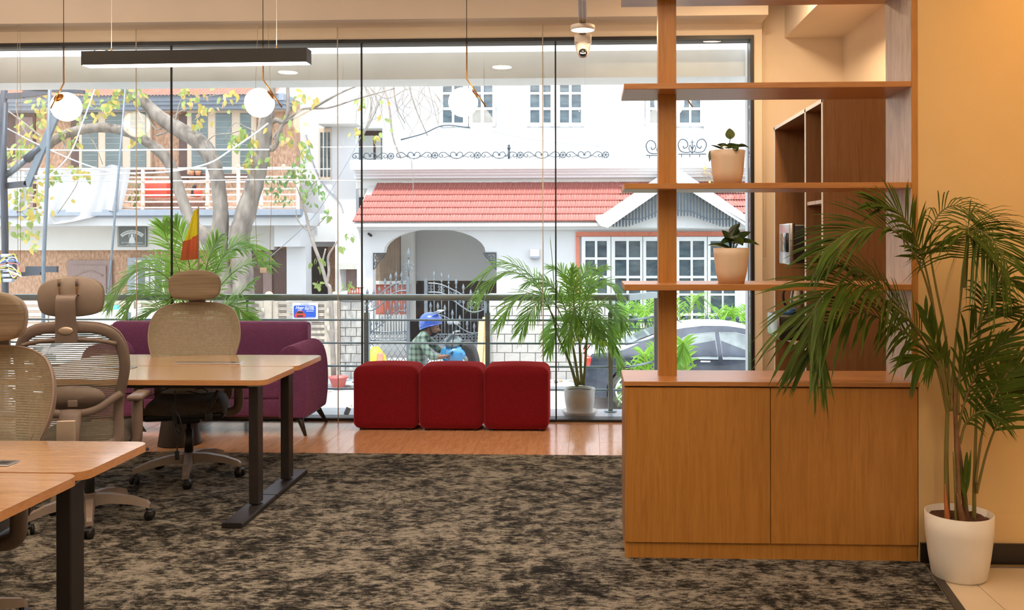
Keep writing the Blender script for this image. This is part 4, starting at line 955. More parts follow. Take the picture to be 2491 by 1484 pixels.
for k, (a, b) in enumerate((((1163, 915), (1172, 778)), ((1170, 915), (1181, 772)), ((1178, 915), (1186, 776)))):
    p0, p1 = PY(a[0], 900, 17.2 + .1 * k), PY(*b, 17.62 + .06 * k); p0.z = GZ + .0
    o = MB().beam((0, 0, 0), p1 - p0, .11, .03, (0, 1, 0)).build('plank', M['lumber']); o.location = p0
    tag(o, ('raw pine plank leaning on the iron gate, lowest of three', 'raw pine plank leaning on the iron gate, middle of three', 'raw pine plank leaning on the iron gate, beside the stone wall')[k], 'plank', 'pine planks leaning on the gate')
lm = [leaf_mesh('fallen_leaf', M['rug_leaf'], .13, .6, .25)]
m = MB(); rn = random.Random(5)
for k in range(260):
    x, y = rn.uniform(-9, 3), rn.choice([rn.uniform(12, 17.6), rn.uniform(16.7, 17.6)]); a = rn.uniform(0, 6.28); s_ = rn.uniform(.05, .11)
    d = V((math.cos(a), math.sin(a), .1)); sd = V((-d.y, d.x, 0)); b_ = V((x, y, GZ + (.055 if y > 16.9 else .008)))
    m.add([b_, b_ + d * s_ + sd * s_ * .45, b_ + d * s_ * 2, b_ + d * s_ - sd * s_ * .45], [(0, 1, 2, 3)])
tag(m.build('fallen_leaves', M['rug_leaf']), 'dry brown leaves scattered over the pale road', 'leaves', kind='stuff')
t = thing('scrap_tile', 'grey broken tile scrap lying on the balcony ledge beside the red stools', 'scrap', PZ(845, 1008, -.004))
MB().rbox((0, 0, .026), (.045, .012, .075), .006, 2, Matrix.Rotation(.45, 3, 'Y') @ Matrix.Rotation(.25, 3, 'X')).build('chip', M['stone'], t)
p = PY(283, 752, 15.6); t = thing('water_drum', 'teal plastic drum beyond the railing above the purple sofa', 'drum', (p.x, 15.6, GZ))
MB().lathe([(0, 0), (.22, 0), (.25, .1), (.25, 1.30), (.10, 1.52), (.05, 1.52), (.05, 1.62), (0, 1.62)], n=24).build('drum', M['teal'], t)
# ------------------------------------------------------------------ wrought iron gate
GY = 18.2
def g(a, b): p = PY(880 + a / 5.497, 620 + b / 5.497, GY); return (p.x, GY, p.z)     # measured on a 5.5x enlargement
t = thing('iron_gate', 'silver wrought iron double gate with spear tips under the white arch', 'gate', (PY(1020, 800, GY).x, GY, GZ))
def gb(name, pts, r, mm='silveriron', n=6): MB().tube(pts, r, n).build(name, M[mm], t, world=True)
for (a, b) in ((620, 290), (858, 318), (1662, 620)):
    x, _, z = g(a, b); MB().box(x - .03, x + .03, GY - .03, GY + .03, GZ, z).build('gate_stile', M['silveriron'], t, world=True)
top = [(878, 378), (1000, 385), (1100, 412), (1200, 458), (1330, 525), (1420, 590), (1490, 635), (1570, 632), (1655, 600)]
bot = [(878, 500), (1000, 502), (1100, 522), (1240, 618), (1350, 700), (1460, 762), (1560, 758), (1655, 720)]
gb('top_arch', bez([g(*p) for p in top], 5), .016); gb('lower_arch', bez([g(*p) for p in bot], 5), .016)
gb('mid_arch', bez([g(*p) for p in [(880, 778), (1000, 788), (1100, 822), (1210, 880), (1310, 965), (1400, 1022), (1500, 1048), (1600, 1020), (1655, 1000)]], 5), .011)
topL = [(615, 355), (500, 370), (400, 410), (320, 465), (250, 525), (150, 600), (60, 640), (0, 610)]; botL = [(615, 475), (500, 485), (400, 525), (300, 620), (200, 710), (110, 745), (0, 720)]
gb('top_arch', bez([g(*p) for p in topL], 5), .016); gb('lower_arch', bez([g(*p) for p in botL], 5), .016)
gb('mid_arch', bez([g(*p) for p in [(615, 735), (500, 755), (400, 810), (300, 900), (200, 980), (110, 1020), (0, 1010)]], 5), .011)
def bar(x_, ytop, yb=1062):
    x, _, z = g(x_, ytop); zb = g(x_, yb)[2]; m = MB()
    m.tube([(x, GY, zb), (x, GY, z - .2)], .010, 6); m.lathe([(0, -.2), (.02, -.195), (.02, -.17), (.012, -.16), (.016, -.145), (.012, -.13), (.031, -.085), (.022, -.05), (0, .01)], (x, GY, z), 8)
    m.build('spear_bar', M['silveriron'], t, world=True)
for x_, yt in zip((967, 1067, 1162, 1262, 1358, 1457, 1553, 1640), (215, 232, 258, 318, 388, 460, 455, 450)): bar(x_, yt)
for x_, yt in zip((920, 1018, 1110, 1212, 1312, 1410, 1505, 1603), (630, 635, 665, 730, 805, 868, 908, 900)): bar(x_, yt)
for x_, yt in zip((532, 460, 388, 312, 235, 160, 75, 0), (222, 220, 250, 310, 415, 460, 450, 455)): bar(x_, yt)
for x_, yt in zip((575, 500, 427, 347, 275, 200, 120, 40), (640, 625, 640, 720, 820, 860, 870, 870)): bar(x_, yt)
def spiral(c, r, turns=1.35, a0=0, sg=1, n=22, y=GY):
    return [(c[0] + r * (1 - .82 * k / n) * math.cos(a0 + sg * turns * 2 * PI * k / n), y, c[2] + r * (1 - .82 * k / n) * math.sin(a0 + sg * turns * 2 * PI * k / n)) for k in range(n + 1)]
def scrolls(x_, y_, r=24, both=True):
    m = MB()
    for sx in ((-1, 1) if both else (1,)):
        for sy in (-1, 1): m.tube(spiral(g(x_ + sx * r * 1.05, y_ + sy * r * .98), r / 5.497 * GY / F, 1.3, PI / 2 * (1 if sy > 0 else -1) + (0 if sx > 0 else PI), sx * sy), .0075, 5)
    m.build('scroll', M['silveriron'], t, world=True)
for x_, y_ in ((1067, 455), (905, 440), (1215, 535), (1455, 680), (1340, 610), (1590, 680), (465, 430), (330, 520), (170, 660), (575, 420), (60, 680)): scrolls(x_, y_, 24)
for yy in (1062, 1178): gb('cross_rail', [g(880, yy), g(1658, yy)], .013); gb('cross_rail', [g(-20, yy - 30), g(615, yy - 35)], .013)
for k in range(8): scrolls(935 + k * 95, 1120, 25)
for k in range(6): scrolls(60 + k * 100, 1088, 25)
m = MB(); zb = GZ + .12
for (xa, xb, yt) in ((880, 1658, 1210), (-20, 615, 1185)):
    pa, pb = g(xa, yt), g(xb, yt); h = pa[2] - zb; n = 16
    for sgn in (1, -1):
        for k in range(-9, 24):
            x_0 = pa[0] + k * .115; x_1 = x_0 + h * .62
            if sgn < 0: x_0, x_1 = x_1, x_0
            a, b = (x_0, pa[2]), (x_1, zb)
            def clip(p, r_):
                for lim, s_ in ((pa[0], 1), (pb[0], -1)):
                    if (p[0] - lim) * s_ < 0: tt = (lim - p[0]) / (r_[0] - p[0]); p = (lim, p[1] + (r_[1] - p[1]) * tt)
                return p
            if max(a[0], b[0]) < pa[0] or min(a[0], b[0]) > pb[0]: continue
            a2, b2 = clip(a, b), clip(b, a)
            m.tube([(a2[0], GY, a2[1]), (b2[0], GY, b2[1])], .008, 4)
    m.tube([(pa[0], GY, zb), (pb[0], GY, zb)], .014, 5)
m.build('lattice', M['silveriron'], t, world=True, kind='stuff')
x, _, z = g(628, 290); m = MB()
for sx in (-1, 1):
    for dz in (.12, .24): m.tube(spiral((x + sx * .055, GY, z + dz), .05, 1.2, 0 if sx > 0 else PI, sx * (1 if dz < .2 else -1)), .008, 5)
m.tube([(x, GY, z), (x, GY, z + .38)], .014, 6).lathe([(0, 0), (.03, .0), (.022, .03), (.045, .08), (.03, .13), (0, .22)], (x, GY, z + .36), 8).build('finial', M['silveriron'], t, world=True)
# ================================================================== WHITE HOUSE
HY = 20.5
H = thing('white_house', 'white house with red tiled porch roof, arch and paned windows', 'building', (PY(1300, 700, HY).x, 22.5, GZ))
def hp(name, mb, m, par=None): return mb.build(name, m, par or H, world=True)
def hbox(name, u0, u1, v0, v1, ya, yb, m, yref=None):
    (x0, z1), (x1, z0) = q(u0, v0, yref or ya), q(u1, v1, yref or ya); return hp(name, MB().box(x0, x1, ya, yb, z0, z1), m)
xl, zt_ = q(868, 548, HY); xr_ = q(2420, 548, HY)[0]
ol = [(xl, GZ), (xl, zt_), (xr_, zt_), (xr_, GZ)]
arch = [(1208, 1000), (1208, 613), (1181, 613)] + [(1057 + 124 * math.cos(a), 613 - 56 * math.sin(a)) for a in [PI * k / 16 for k in range(1, 16)]] + [(933, 613), (933, 615), (907, 615), (907, 1000)]
ap = [q(u_, v_, HY) for u_, v_ in arch]; ap[0] = (ap[0][0], GZ); ap[-1] = (ap[-1][0], GZ)
hp('front_wall', MB().xz(ol + ap, HY, HY + .3), M['wwall'])
# porch behind the arch
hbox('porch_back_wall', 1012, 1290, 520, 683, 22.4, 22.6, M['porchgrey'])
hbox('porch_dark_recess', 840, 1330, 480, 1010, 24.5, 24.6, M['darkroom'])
hbox('porch_side_pillar', 975, 1006, 500, 780, 22.0, 22.3, M['wwall2'])
hbox('porch_brick_wall', 880, 990, 690, 765, 21.6, 21.8, M['brickred'])
hbox('porch_ledge', 880, 992, 684, 692, 21.5, 21.9, M['wwall2'])
hbox('rattan_screen', 905, 972, 560, 684, 21.65, 21.7, M['plaidbag'])
hbox('rattan_screen', 992, 1014, 560, 690, 22.7, 22.75, M['plaidbag'])
hbox('porch_low_wall', 880, 990, 765, 900, 21.6, 21.8, M['wwall2'])
m = MB()
for (u_, sg) in ((909, 1), (1206, -1)):
    x, z = q(u_, 617, HY - .03)
    m.tube([(x, HY - .03, z), (x + sg * .28, HY - .03, z)], .012, 5).tube([(x, HY - .03, z), (x, HY - .03, z - .36)], .012, 5)
    m.tube(spiral((x + sg * .09, 0, z - .09), .075, 1.4, 0, sg, y=HY - .03), .01, 5).tube(spiral((x + sg * .19, 0, z - .06), .05, 1.3, 1, -sg, y=HY - .03), .009, 5).tube(spiral((x + sg * .06, 0, z - .23), .05, 1.3, 1, sg, y=HY - .03), .009, 5)
    m.tube(bez([(x + sg * .26, HY - .03, z - .02), (x + sg * .13, HY - .03, z - .17), (x + sg * .02, HY - .03, z - .34)], 5), .01, 5)
hp('arch_fretwork', m, M['iron'])
# eave, roof tiles
ye, yt = 20.05, 21.45
ze, zt2 = PY(1100, 540, ye).z, PY(1100, 446, yt).z
hbox('eave_moulding', 862, 2420, 541, 548, 20.1, 20.6, M['trimw']); hbox('eave_moulding', 866, 2420, 547, 556, 20.3, 20.6, M['trimw'])
xl0 = q(858, 540, ye)[0]; xg = q(1500, 540, ye)[0]; nc = 49; tw = (xg - xl0) / nc; rows = 6
sl = V((0, yt - ye, zt2 - ze)); slope = math.atan2(sl.z, sl.y); Lr = sl.length / rows
mb = MB(); N = 8
for yy, zz in ((0, .030), (Lr * 1.12, .004)):
    pass
vs = [(tw * (k / N - .5), yy, zz + .014 * abs(math.sin(PI * 2 * k / N))) for yy, zz in ((0, .032), (Lr * 1.1, .006)) for k in range(N + 1)]
vs += [(tw * (k / N - .5), 0, .012 * abs(math.sin(PI * 2 * k / N))) for k in range(N + 1)]
mb.add(vs, [(k, k + 1, N + 2 + k, N + 1 + k) for k in range(N)] + [(2 * N + 2 + k, 2 * N + 3 + k, k + 1, k) for k in range(N)])
tm = mb.mesh('roof_tile', M['tile']); ho = H.location
slab = [(ye, ze - .04), (yt + .1, zt2 + .02), (yt + .1, zt2 - .12), (ye, ze - .1)]
hp('roof_deck', MB().yz(slab, xl0 + .02, xr_), M['wwall2'])
rn = random.Random(9)
for r in range(rows):
    for k in range(nc):
        if k == 0 and r > 3: continue
        p = V((xl0 + (k + .5) * tw + .02 * r, ye + sl.y * r / rows, ze + sl.z * r / rows))
        put('roof_tile', tm, H, None, p - ho, (slope + rn.uniform(-.01, .01), 0, rn.uniform(-.015, .015)))
m = MB()
for r in range(rows):
    for k in range(nc, nc + 62):
        p = V((xl0 + (k + .5) * tw + .02 * r, ye + sl.y * r / rows, ze + sl.z * r / rows)); cs, sn = math.cos(slope), math.sin(slope)
        m.add([(p.x + a, p.y + b * cs - c_ * sn, p.z + b * sn + c_ * cs) for a, b, c_ in vs], [(k2, k2 + 1, N + 2 + k2, N + 1 + k2) for k2 in range(N)])
hp('roof_tiles', m, M['tile'])['kind'] = 'stuff'
# parapet with mouldings, terrace wall and ironwork
for v0, v1, ya in ((390, 405, 20.95), (404, 412, 21.1), (411, 419, 21.2), (418, 427, 21.3)): hbox('parapet_moulding', 852 if v0 == 390 else 862, 2420, v0, v1, ya, 21.7, M['trimw'])
hbox('parapet_wall', 866, 2420, 426, 452, 21.45, 21.8, M['wwall2'])
hbox('terrace_floor', 866, 2420, 389, 392, 21.0, 23.2, M['wwall'], 21.0)
UY = 23.0
hbox('upper_wall', 932, 2420, 60, 389, UY, UY + .3, M['wwall'])
hbox('terrace_post', 930, 958, 60, 392, 22.2, 22.5, M['wwall'])
for u0, u1 in ((1545, 1568), (1712, 1740)): hbox('wall_pilaster', u0, u1, 60, 389, 22.9, 23.0, M['wwall'])
def casement(u0, u1, vt, vb, cols, rowsv, y, nm='window'):
    (x0, z1), (x1, z0) = q(u0, vt, y), q(u1, vb, y)
    fr_ = hp(nm, MB().box(x0, x1, y + .03, y + .05, z0, z1), M['trimw'])
    def sub(name, mb, m_): return hp(name, mb, m_, fr_)
    m = MB()
    xs_ = [x0] + [e for a, b in cols for e in (q(a, vt, y)[0], q(b, vt, y)[0])] + [x1]
    zs_ = [z1] + [e for a, b in rowsv for e in (q(u0, a, y)[1], q(u0, b, y)[1])] + [z0]
    for i in range(0, len(xs_), 2): m.box(xs_[i], xs_[i + 1], y - .03, y + .04, z0, z1)
    for i in range(0, len(zs_), 2): m.box(x0, x1, y - .026, y + .04, zs_[i + 1], zs_[i])
    sub('sash', m, M['trimw'])
    for a, b in cols:
        for c_, d_ in rowsv:
            xa, za = q(a, c_, y); xb, zb = q(b, d_, y); sub('pane', MB().box(xa - .005, xb + .005, y + .004, y + .016, zb - .005, za + .005), M['winglass'])
UR = [(168, 196), (202, 225), (230, 262), (268, 299)]
for u0, u1, cols in ((1070, 1139, [(1077.5, 1099.5), (1105, 1126.5)]), (1141, 1206, [(1149, 1170), (1177, 1198)]), (1281, 1349, [(1290, 1312), (1322, 1339.5)]), (1353, 1421, [(1362, 1384), (1390.5, 1413)]), (1573, 1640, [(1581, 1602), (1608, 1630)]), (1645, 1712, [(1653, 1676), (1681, 1703)])):
    casement(u0, u1, 160, 308, cols, UR, UY - .06)
# ground floor paned windows with terracotta border
FR = [(586.5, 626), (632, 671), (677, 714), (719, 762), (768, 806)]
for v0, v1, u0, u1 in ((564, 574.5, 1401, 1835), (574.6, 830, 1401, 1410.5), (574.6, 830, 1826, 1835)): hbox('window_border', u0, u1, v0, v1, HY - .05, HY, M['redtrim'])
for u0, u1, cols in ((1415, 1486, [(1424, 1447), (1453, 1476)]), (1487, 1563, [(1496, 1523.5), (1529.5, 1557)]), (1564, 1640, [(1571.5, 1599), (1605, 1632)]), (1642, 1720, [(1652, 1679.5), (1685, 1712.5)]), (1721, 1795, [(1728, 1755.5), (1759.5, 1787)])):
    casement(u0, u1, 576, 818, cols, FR, HY - .08, 'french_window')
hbox('window_mullion', 1795, 1826, 576, 818, HY - .06, HY, M['trimw'])
# gable over the windows
gy = 19.6
band = [(1449, 535), (1449, 524), (1467, 521), (1641, 403), (1815, 524), (1833, 524), (1833, 550), (1641, 441), (1479, 554), (1462, 550)]
hp('gable_board', MB().xz([q(u_, v_, gy) for u_, v_ in band], gy, gy + .18), M['trimw'])
hp('gable_roof', MB().xz([q(u_, v_, gy) for u_, v_ in [(1451, 530), (1470, 523), (1641, 406), (1812, 526), (1831, 530), (1831, 540), (1641, 430), (1470, 540)]], gy + .18, 21.6), M['wwall2'])
hp('gable_moulding', MB().xz([q(u_, v_, gy) for u_, v_ in [(1479, 554), (1641, 441), (1833, 562), (1833, 555), (1641, 436), (1473, 553)]], gy - .03, gy), M['trimw'])
hp('gable_back_wall', MB().xz([q(u_, v_, 19.95) for u_, v_ in [(1478, 553), (1641, 436), (1835, 556)]], 19.95, 20.4), M['wwall'])
def picket(u_):
    vt = 441 + abs(u_ - 1641) * (.697 if u_ < 1641 else .63); du = abs(u_ - 1641); vb = 527 if du < 40 else min(553, 527 + (du - 40) * .35)
    if vb - vt < 8: return
    x, z1 = q(u_, vt, gy + .08); z0 = q(u_, vb - 6, gy + .08)[1]; zt3 = q(u_, vb, gy + .08)[1]; w_ = .019
    hp('picket', MB().xz([(x - w_, z1), (x - w_, z0), (x - w_ * .4, z0 - .01), (x - w_ * 1.3, z0 - .012), (x, zt3), (x + w_ * 1.3, z0 - .012), (x + w_ * .4, z0 - .01), (x + w_, z0), (x + w_, z1)], gy + .07, gy + .09), M['iron'])
u_ = 1641 - 7.85 * 19
while u_ < 1800: picket(u_); u_ += 7.85
m = MB(); m.tube([(q(a, b, gy + .08)[0], gy + .08, q(a, b, gy + .08)[1]) for a, b in ((1512, 533), (1560, 533), (1600, 514), (1641, 511), (1682, 514), (1722, 533), (1775, 533))], .012, 5)
hp('picket_rail', m, M['iron'])
# ironwork on the parapet
IY = 21.15; sc_ = IY / F
def ironmotif(uc, vc=376, flip=1):
    c = PY(uc, vc, IY) - ho; k = sc_ * 103.6; m = MB(); r = .011
    def P(a, b): return (a * k, 0, b * k)
    for s_ in (-1, 1):
        m.tube(bez([P(0, -.085), P(s_ * .09, -.07), P(s_ * .145, -.01), P(s_ * .125, .05), P(s_ * .07, .065), P(s_ * .02, .035), P(0, .0)], 4), r, 5)
        m.tube(bez([P(s_ * .13, -.03), P(s_ * .2, .0), P(s_ * .27, .055), P(s_ * .34, .06), P(s_ * .40, .03), P(s_ * .41, -.03), P(s_ * .36, -.055), P(s_ * .325, -.03), P(s_ * .34, .0), P(s_ * .365, -.005)], 4), r, 5)
        m.tube(bez([P(s_ * .14, -.05), P(s_ * .2, -.03), P(s_ * .25, -.05), P(s_ * .31, -.06)], 3), r * .8, 5)
    m.tube([P(.5 + .07 * math.cos(2 * PI * i / 16), -.01 + .07 * math.sin(2 * PI * i / 16)) for i in range(16)], r, 5, closed=True)
    for i in range(3): a = PI * i / 3; m.tube([P(.5 - .065 * math.cos(a), -.01 - .065 * math.sin(a)), P(.5 + .065 * math.cos(a), -.01 + .065 * math.sin(a))], r * .8, 4)
    m.sphere(P(0, .0), (.03, .02, .03), 8, 6); m.tube([P(.0, -.08), P(0, -.13)], r * .8, 4); m.tube([P(.42, -.03), P(.42, -.13)], r * .8, 4)
    return m, c
m, c = ironmotif(1006); me = m.mesh('scroll_panel', M['iron'])
for k in range(5): put('scroll_panel', me, H, None, PY(1007 + 103.6 * k, 377 - .3 * k, IY) - ho)
put('scroll_panel', me, H, None, PY(900, 379, IY) - ho)
x, z0 = q(1238, 389, IY); z1 = q(1238, 362, IY)[1]
hp('parapet_post', MB().cyl((x, IY, z0), (x, IY, z1), .028, n=10).lathe([(.028, 0), (.045, .01), (.045, .03), (.02, .04), (.035, .07), (.0, .11)], (x, IY, z1), 12), M['iron'])
x, z0 = q(877, 391, IY); hp('parapet_post', MB().box(x - .03, x + .03, IY - .03, IY + .03, z0, z0 + .30), M['iron'])
def bigscroll(uc, vb):
    k = sc_; m = MB(); c = PY(uc, vb, IY)
    def P(a, b): return (c.x + a * k, IY, c.z + b * k)
    for s_ in (-1, 1):
        m.tube(bez([P(s_ * 4, 6), P(s_ * 14, 4), P(s_ * 28, 8), P(s_ * 34, 24), P(s_ * 26, 36), P(s_ * 14, 32), P(s_ * 11, 20), P(s_ * 19, 14), P(s_ * 22, 20)], 5), .014, 6)
        m.tube(bez([P(0, 2), P(s_ * 8, 12), P(s_ * 5, 22), P(s_ * 1, 12)], 4), .011, 5)
    m.tube([P(-34, 0), P(34, 0)], .014, 6); m.tube([P(0, 2), P(0, 34)], .013, 6); m.tube([P(-4, 29), P(4, 29)], .010, 5)
    for a in (-26, -6, 18): m.tube([P(a, 0), P(a, -7)], .012, 5)
    return hp('scroll_crest', m, M['iron'])
bigscroll(1606, 378); bigscroll(1684, 375)
p = PY(1301, 617, HY - .06); hp('wall_lamp', MB().rbox((p.x, HY - .06, p.z), (.20, .12, .21), .015, 2), M['whiteplastic']); hp('wall_lamp_base', MB().rbox((p.x, HY - .07, p.z - .085), (.205, .13, .055), .01, 2), M['cablegrey'])
p = PY(900, 571, HY - .1); hp('wall_camera', MB().cyl((p.x - .04, HY - .05, p.z + .02), (p.x + .04, HY - .16, p.z - .02), .03, n=12), M['black'])
# garden fence in front of the windows
t = thing('garden_fence', 'blue grey spear fence with lattice before the paned windows', 'fence', (PY(1650, 800, 18.3).x, 18.3, GZ))
xa, xb = q(1490, 800, 18.3)[0], q(2250, 800, 18.3)[0]; zb = q(1600, 850, 18.3)[1]; zt3 = q(1600, 766, 18.3)[1]
MB().box(xa, xb, 18.25, 18.4, GZ, zb).build('low_wall', M['wwall2'], t, world=True)
x = xa + .05
while x < xb:
    m = MB(); m.tube([(x, 18.3, zb), (x, 18.3, zt3 - .18)], .009, 5).lathe([(0, -.2), (.018, -.19), (.014, -.15), (.042, -.09), (.03, -.05), (0, .0)], (x, 18.3, zt3), 8); m.build('spear_bar', M['iron'], t, world=True); x += .20
for v in (783, 800, 835): z = q(1600, v, 18.3)[1]; MB().tube([(xa, 18.3, z), (xb, 18.3, z)], .011, 5).build('cross_rail', M['iron'], t, world=True)
m = MB(); x = xa + .1; za, zb2 = q(1600, 800, 18.3)[1], q(1600, 835, 18.3)[1]
while x < xb: m.tube(spiral((x, 0, (za + zb2) / 2), .09, 1.4, 0, 1, 16, 18.3), .008, 4); x += .2
m.build('scrollwork', M['iron'], t, world=True, kind='stuff')
# ================================================================== STUCCO HOUSE (left)
LY = 21.0
L_ = thing('stucco_house', 'orange stucco house with balcony, blinds windows and corrugated awning', 'building', (PY(350, 700, LY).x, 22, GZ))
lo = L_.location
def lp_(name, mb, m, par=None): return mb.build(name, m, par or L_, world=True)
def lbox(name, u0, u1, v0, v1, ya, yb, m, par=None, yref=None):
    (x0, z1), (x1, z0) = q(u0, v0, yref or ya), q(u1, v1, yref or ya); return lp_(name, MB().box(x0, x1, ya, yb, z0, z1), m, par)
x0, x1 = q(-120, 600, LY)[0], q(700, 600, LY)[0]; z1 = q(300, 600, LY)[1]
lp_('lower_wall', MB().box(x0, x1, LY, LY + .3, GZ, z1), M['stucco'])
lbox('lintel_band', -120, 667, 546, 608, 20.75, 21.1, M['wwall2'])
lbox('balcony_slab', -120, 728, 518, 548, 19.85, 21.4, M['wwall'])
for v0, v1, ya in ((511, 517, 19.72), (517, 523, 19.68), (523, 528, 19.76)): lbox('slab_moulding', -120, 730, v0, v1, ya, 19.9, M['grey_trim'])
lbox('side_block', 667, 730, 520, 600, 20.2, 21.3, M['wwall'])
lbox('upper_wall', -120, 721, 250, 520, 21.4, 21.7, M['stucco'])
lbox('door_column', 697, 745, 596, 1000, 20.6, 21.0, M['wwall'])
for v0, v1, ya in ((234, 243, 20.7), (243, 252, 20.78), (252, 263, 20.9)): lbox('cornice', -120, 690, v0, v1, ya, 21.5, M['grey_trim'])
lbox('window_head_band', 95, 690, 262, 268, 21.2, 21.45, M['cream_frame'])
xa, za = q(-120, 238, 20.6); xb, _ = q(672, 238, 20.6); zb = q(300, 180, 21.6)[1]
m = MB(); n = 420
m.grid(lambda a, b: (lerp(xa, xb, a), lerp(20.55, 21.6, b), lerp(za + .02, zb, b) + .018 * math.sin(a * n / 4 * 2 * PI * .9)), n, 1, True)
lp_('corrugated_awning', m, M['awning'])
# blind windows
def bwin(u0, u1, v0, v1, panes, jambl=True):
    y = 21.3
    f_ = lbox('window', u0, u1, v0, v1, y, 21.42, M['cream_frame'])
    if jambl: lbox('dark_reveal', u0 - 20, u0, v0 + 12, v1 + 14, y + .02, 21.43, M['darkwood'], f_)
    lbox('dark_sill', u0 - 20, u1 + 6, v1, v1 + 8, y - .03, 21.42, M['darkwood'], f_)
    for a, b in panes:
        lbox('pane', a, b, v0 + 9, v1 - 3, y - .012, y, M['blindglass'], f_)
        m = MB(); k = 0
        (xx0, zz1), (xx1, zz0) = q(a, v0 + 9, y), q(b, v1 - 3, y); z = zz1 - .06
        while z > zz0 + .03: m.box(xx0, xx1, y - .022, y - .012, z - .016, z); z -= .135
        lp_('blind_slats', m, M['blindslat'], f_)
bwin(192, 366, 264, 412, [(199, 238), (256, 297), (317, 355)])
bwin(455, 622, 266, 424, [(466, 505), (524, 563), (584, 610)])
f_ = lbox('balcony_door', -60, 85, 270, 520, 21.36, 21.42, M['darkwood']); lbox('door_panel', 38, 80, 285, 515, 21.34, 21.37, M['doorwood'], f_)
# ground floor door, window, opening
f_ = lbox('front_door', 163, 272, 633, 900, 20.93, 21.02, M['doorwood']); lbox('door_leaf', 177, 258, 646, 900, 20.90, 20.94, M['doorwood'], f_)
x, z = q(217, 668, 20.9); m = MB(); m.tube(bez([(x - .33, 20.9, z - .03), (x, 20.9, z + .09), (x + .33, 20.9, z - .03)], 6), .02, 6); lp_('arched_moulding', m, M['doorwood'], f_)
f_ = lbox('ground_window', 310, 402, 627, 735, 20.9, 21.02, M['cablegrey']); lbox('window_leaf', 328, 362, 632, 735, 20.87, 20.91, M['wwall2'], f_); lbox('window_leaf', 366, 400, 632, 735, 20.87, 20.91, M['wwall2'], f_); lbox('pane', 376, 393, 641, 720, 20.86, 20.875, M['blindglass'], f_); lbox('pane', 335, 352, 641, 720, 20.86, 20.875, M['blindglass'], f_)
f_ = lbox('shop_opening', 583, 697, 606, 1000, 20.94, 21.02, M['darkwood']); lbox('shutter_panel', 640, 662, 612, 1000, 20.90, 20.95, M['doorwood'], f_)
# balcony railing: rods, posts, ball ornaments
BY2 = 19.95
for v in (413, 434, 446, 463, 477, 493, 507): 
    (xx0, z), (xx1, _) = q(-100, v, BY2), q(728, v, BY2); lp_('balcony_rod', MB().tube([(xx0, BY2, z), (xx1, BY2, z)], .022 if v > 420 else .03, 6), M['pinkrail'])
for u_ in (20, 190, 348, 505, 580, 636, 725):
    (x, z1), (_, z0) = q(u_, 408, BY2), q(u_, 512, BY2); lp_('balcony_post', MB().box(x - .03, x + .03, BY2 - .03, BY2 + .03, z0, z1), M['pinkrail'])
for u_ in (348, 503, 636):
    for v in ((440, 467, 498) if u_ != 580 else ()): p = PY(u_, v, BY2 - .04); lp_('ball_ornament', MB().sphere(p, .04, 12, 8), M['peach'])
for u_ in (580, 690): p = PY(u_, 404, BY2); lp_('ball_ornament', MB().sphere(p, .045, 12, 8), M['peach'])
# name plaque
x0, z0 = q(287, 600, 20.72); x1, z1 = q(357, 552, 20.72); y = 20.735
t = thing('name_plaque', 'dark slate name plaque with arched lettering under the balcony', 'sign', ((x0 + x1) / 2, y, z0))
MB().box(x0, x1, y - .03, y + .012, z0, z1).build('slab', M['plaque'], t, world=True)
xm, zm = (x0 + x1) / 2, (z0 + z1) / 2; w_, h_ = x1 - x0, z1 - z0
R = w_ * .62; cz = z1 - h_ * .16 - R
m = MB(); pts = [(xm + R * math.sin(a), cz + R * math.cos(a)) for a in [-.72 + 1.44 * k / 16 for k in range(17)]] + [(xm + (R - .075) * math.sin(a), cz + (R - .075) * math.cos(a)) for a in [.72 - 1.44 * k / 16 for k in range(17)]]
m.prism(pts, lambda a, b: (a, y - .033, b), lambda a, b: (a, y - .03, b)); m.build('ribbon', M['letters'], t, world=True)
word = 'SATHYASHRITHI NILAYA'
for k, chh in enumerate(word):
    if chh == ' ': continue
    a = -.64 + 1.28 * k / (len(word) - 1); text_mesh(chh, .052, M['plaque'], (xm + (R - .0375) * math.sin(a), y - .0345, cz + (R - .0375) * math.cos(a)), t, 'lettering', (PI / 2, a, 0), .001, world=True)
for txt, b, sz in (('Smt. Pushpa Narayanaswamy', .80, .042), ('RESIDENCE', .855, .028), ('# 82  11TH MAIN', .925, .036)): text_mesh(txt, sz, M['letters'], (xm, y - .032, lerp(z1, z0, b)), t, 'lettering', depth=.001, world=True)
m = MB(); m.tube([(xm + .07 * math.cos(a), y - .031, zm + .02 + .07 * math.sin(a)) for a in [-.5 + (PI + 1) * k / 14 for k in range(15)]], .008, 5); m.sphere((xm, y - .03, zm + .03), (.035, .008, .04), 10, 8)
m.prism([(xm - .075, zm - .13), (xm - .05, zm - .02), (xm, zm + .01), (xm + .05, zm - .02), (xm + .075, zm - .13), (xm, zm - .15)], lambda a, b: (a, y - .034, b), lambda a, b: (a, y - .03, b)); m.build('emblem', M['letters'], t, world=True)
m = MB(); e = .022
m.box(x0 + e, x1 - e, y - .032, y - .03, z0 + e, z0 + e + .006).box(x1 - e - .006, x1 - e, y - .032, y - .03, z0 + e, z1 - e).box(x0 + e, x0 + e + .006, y - .032, y - .03, z0 + e, z1 - e).build('border_line', M['letters'], t, world=True)
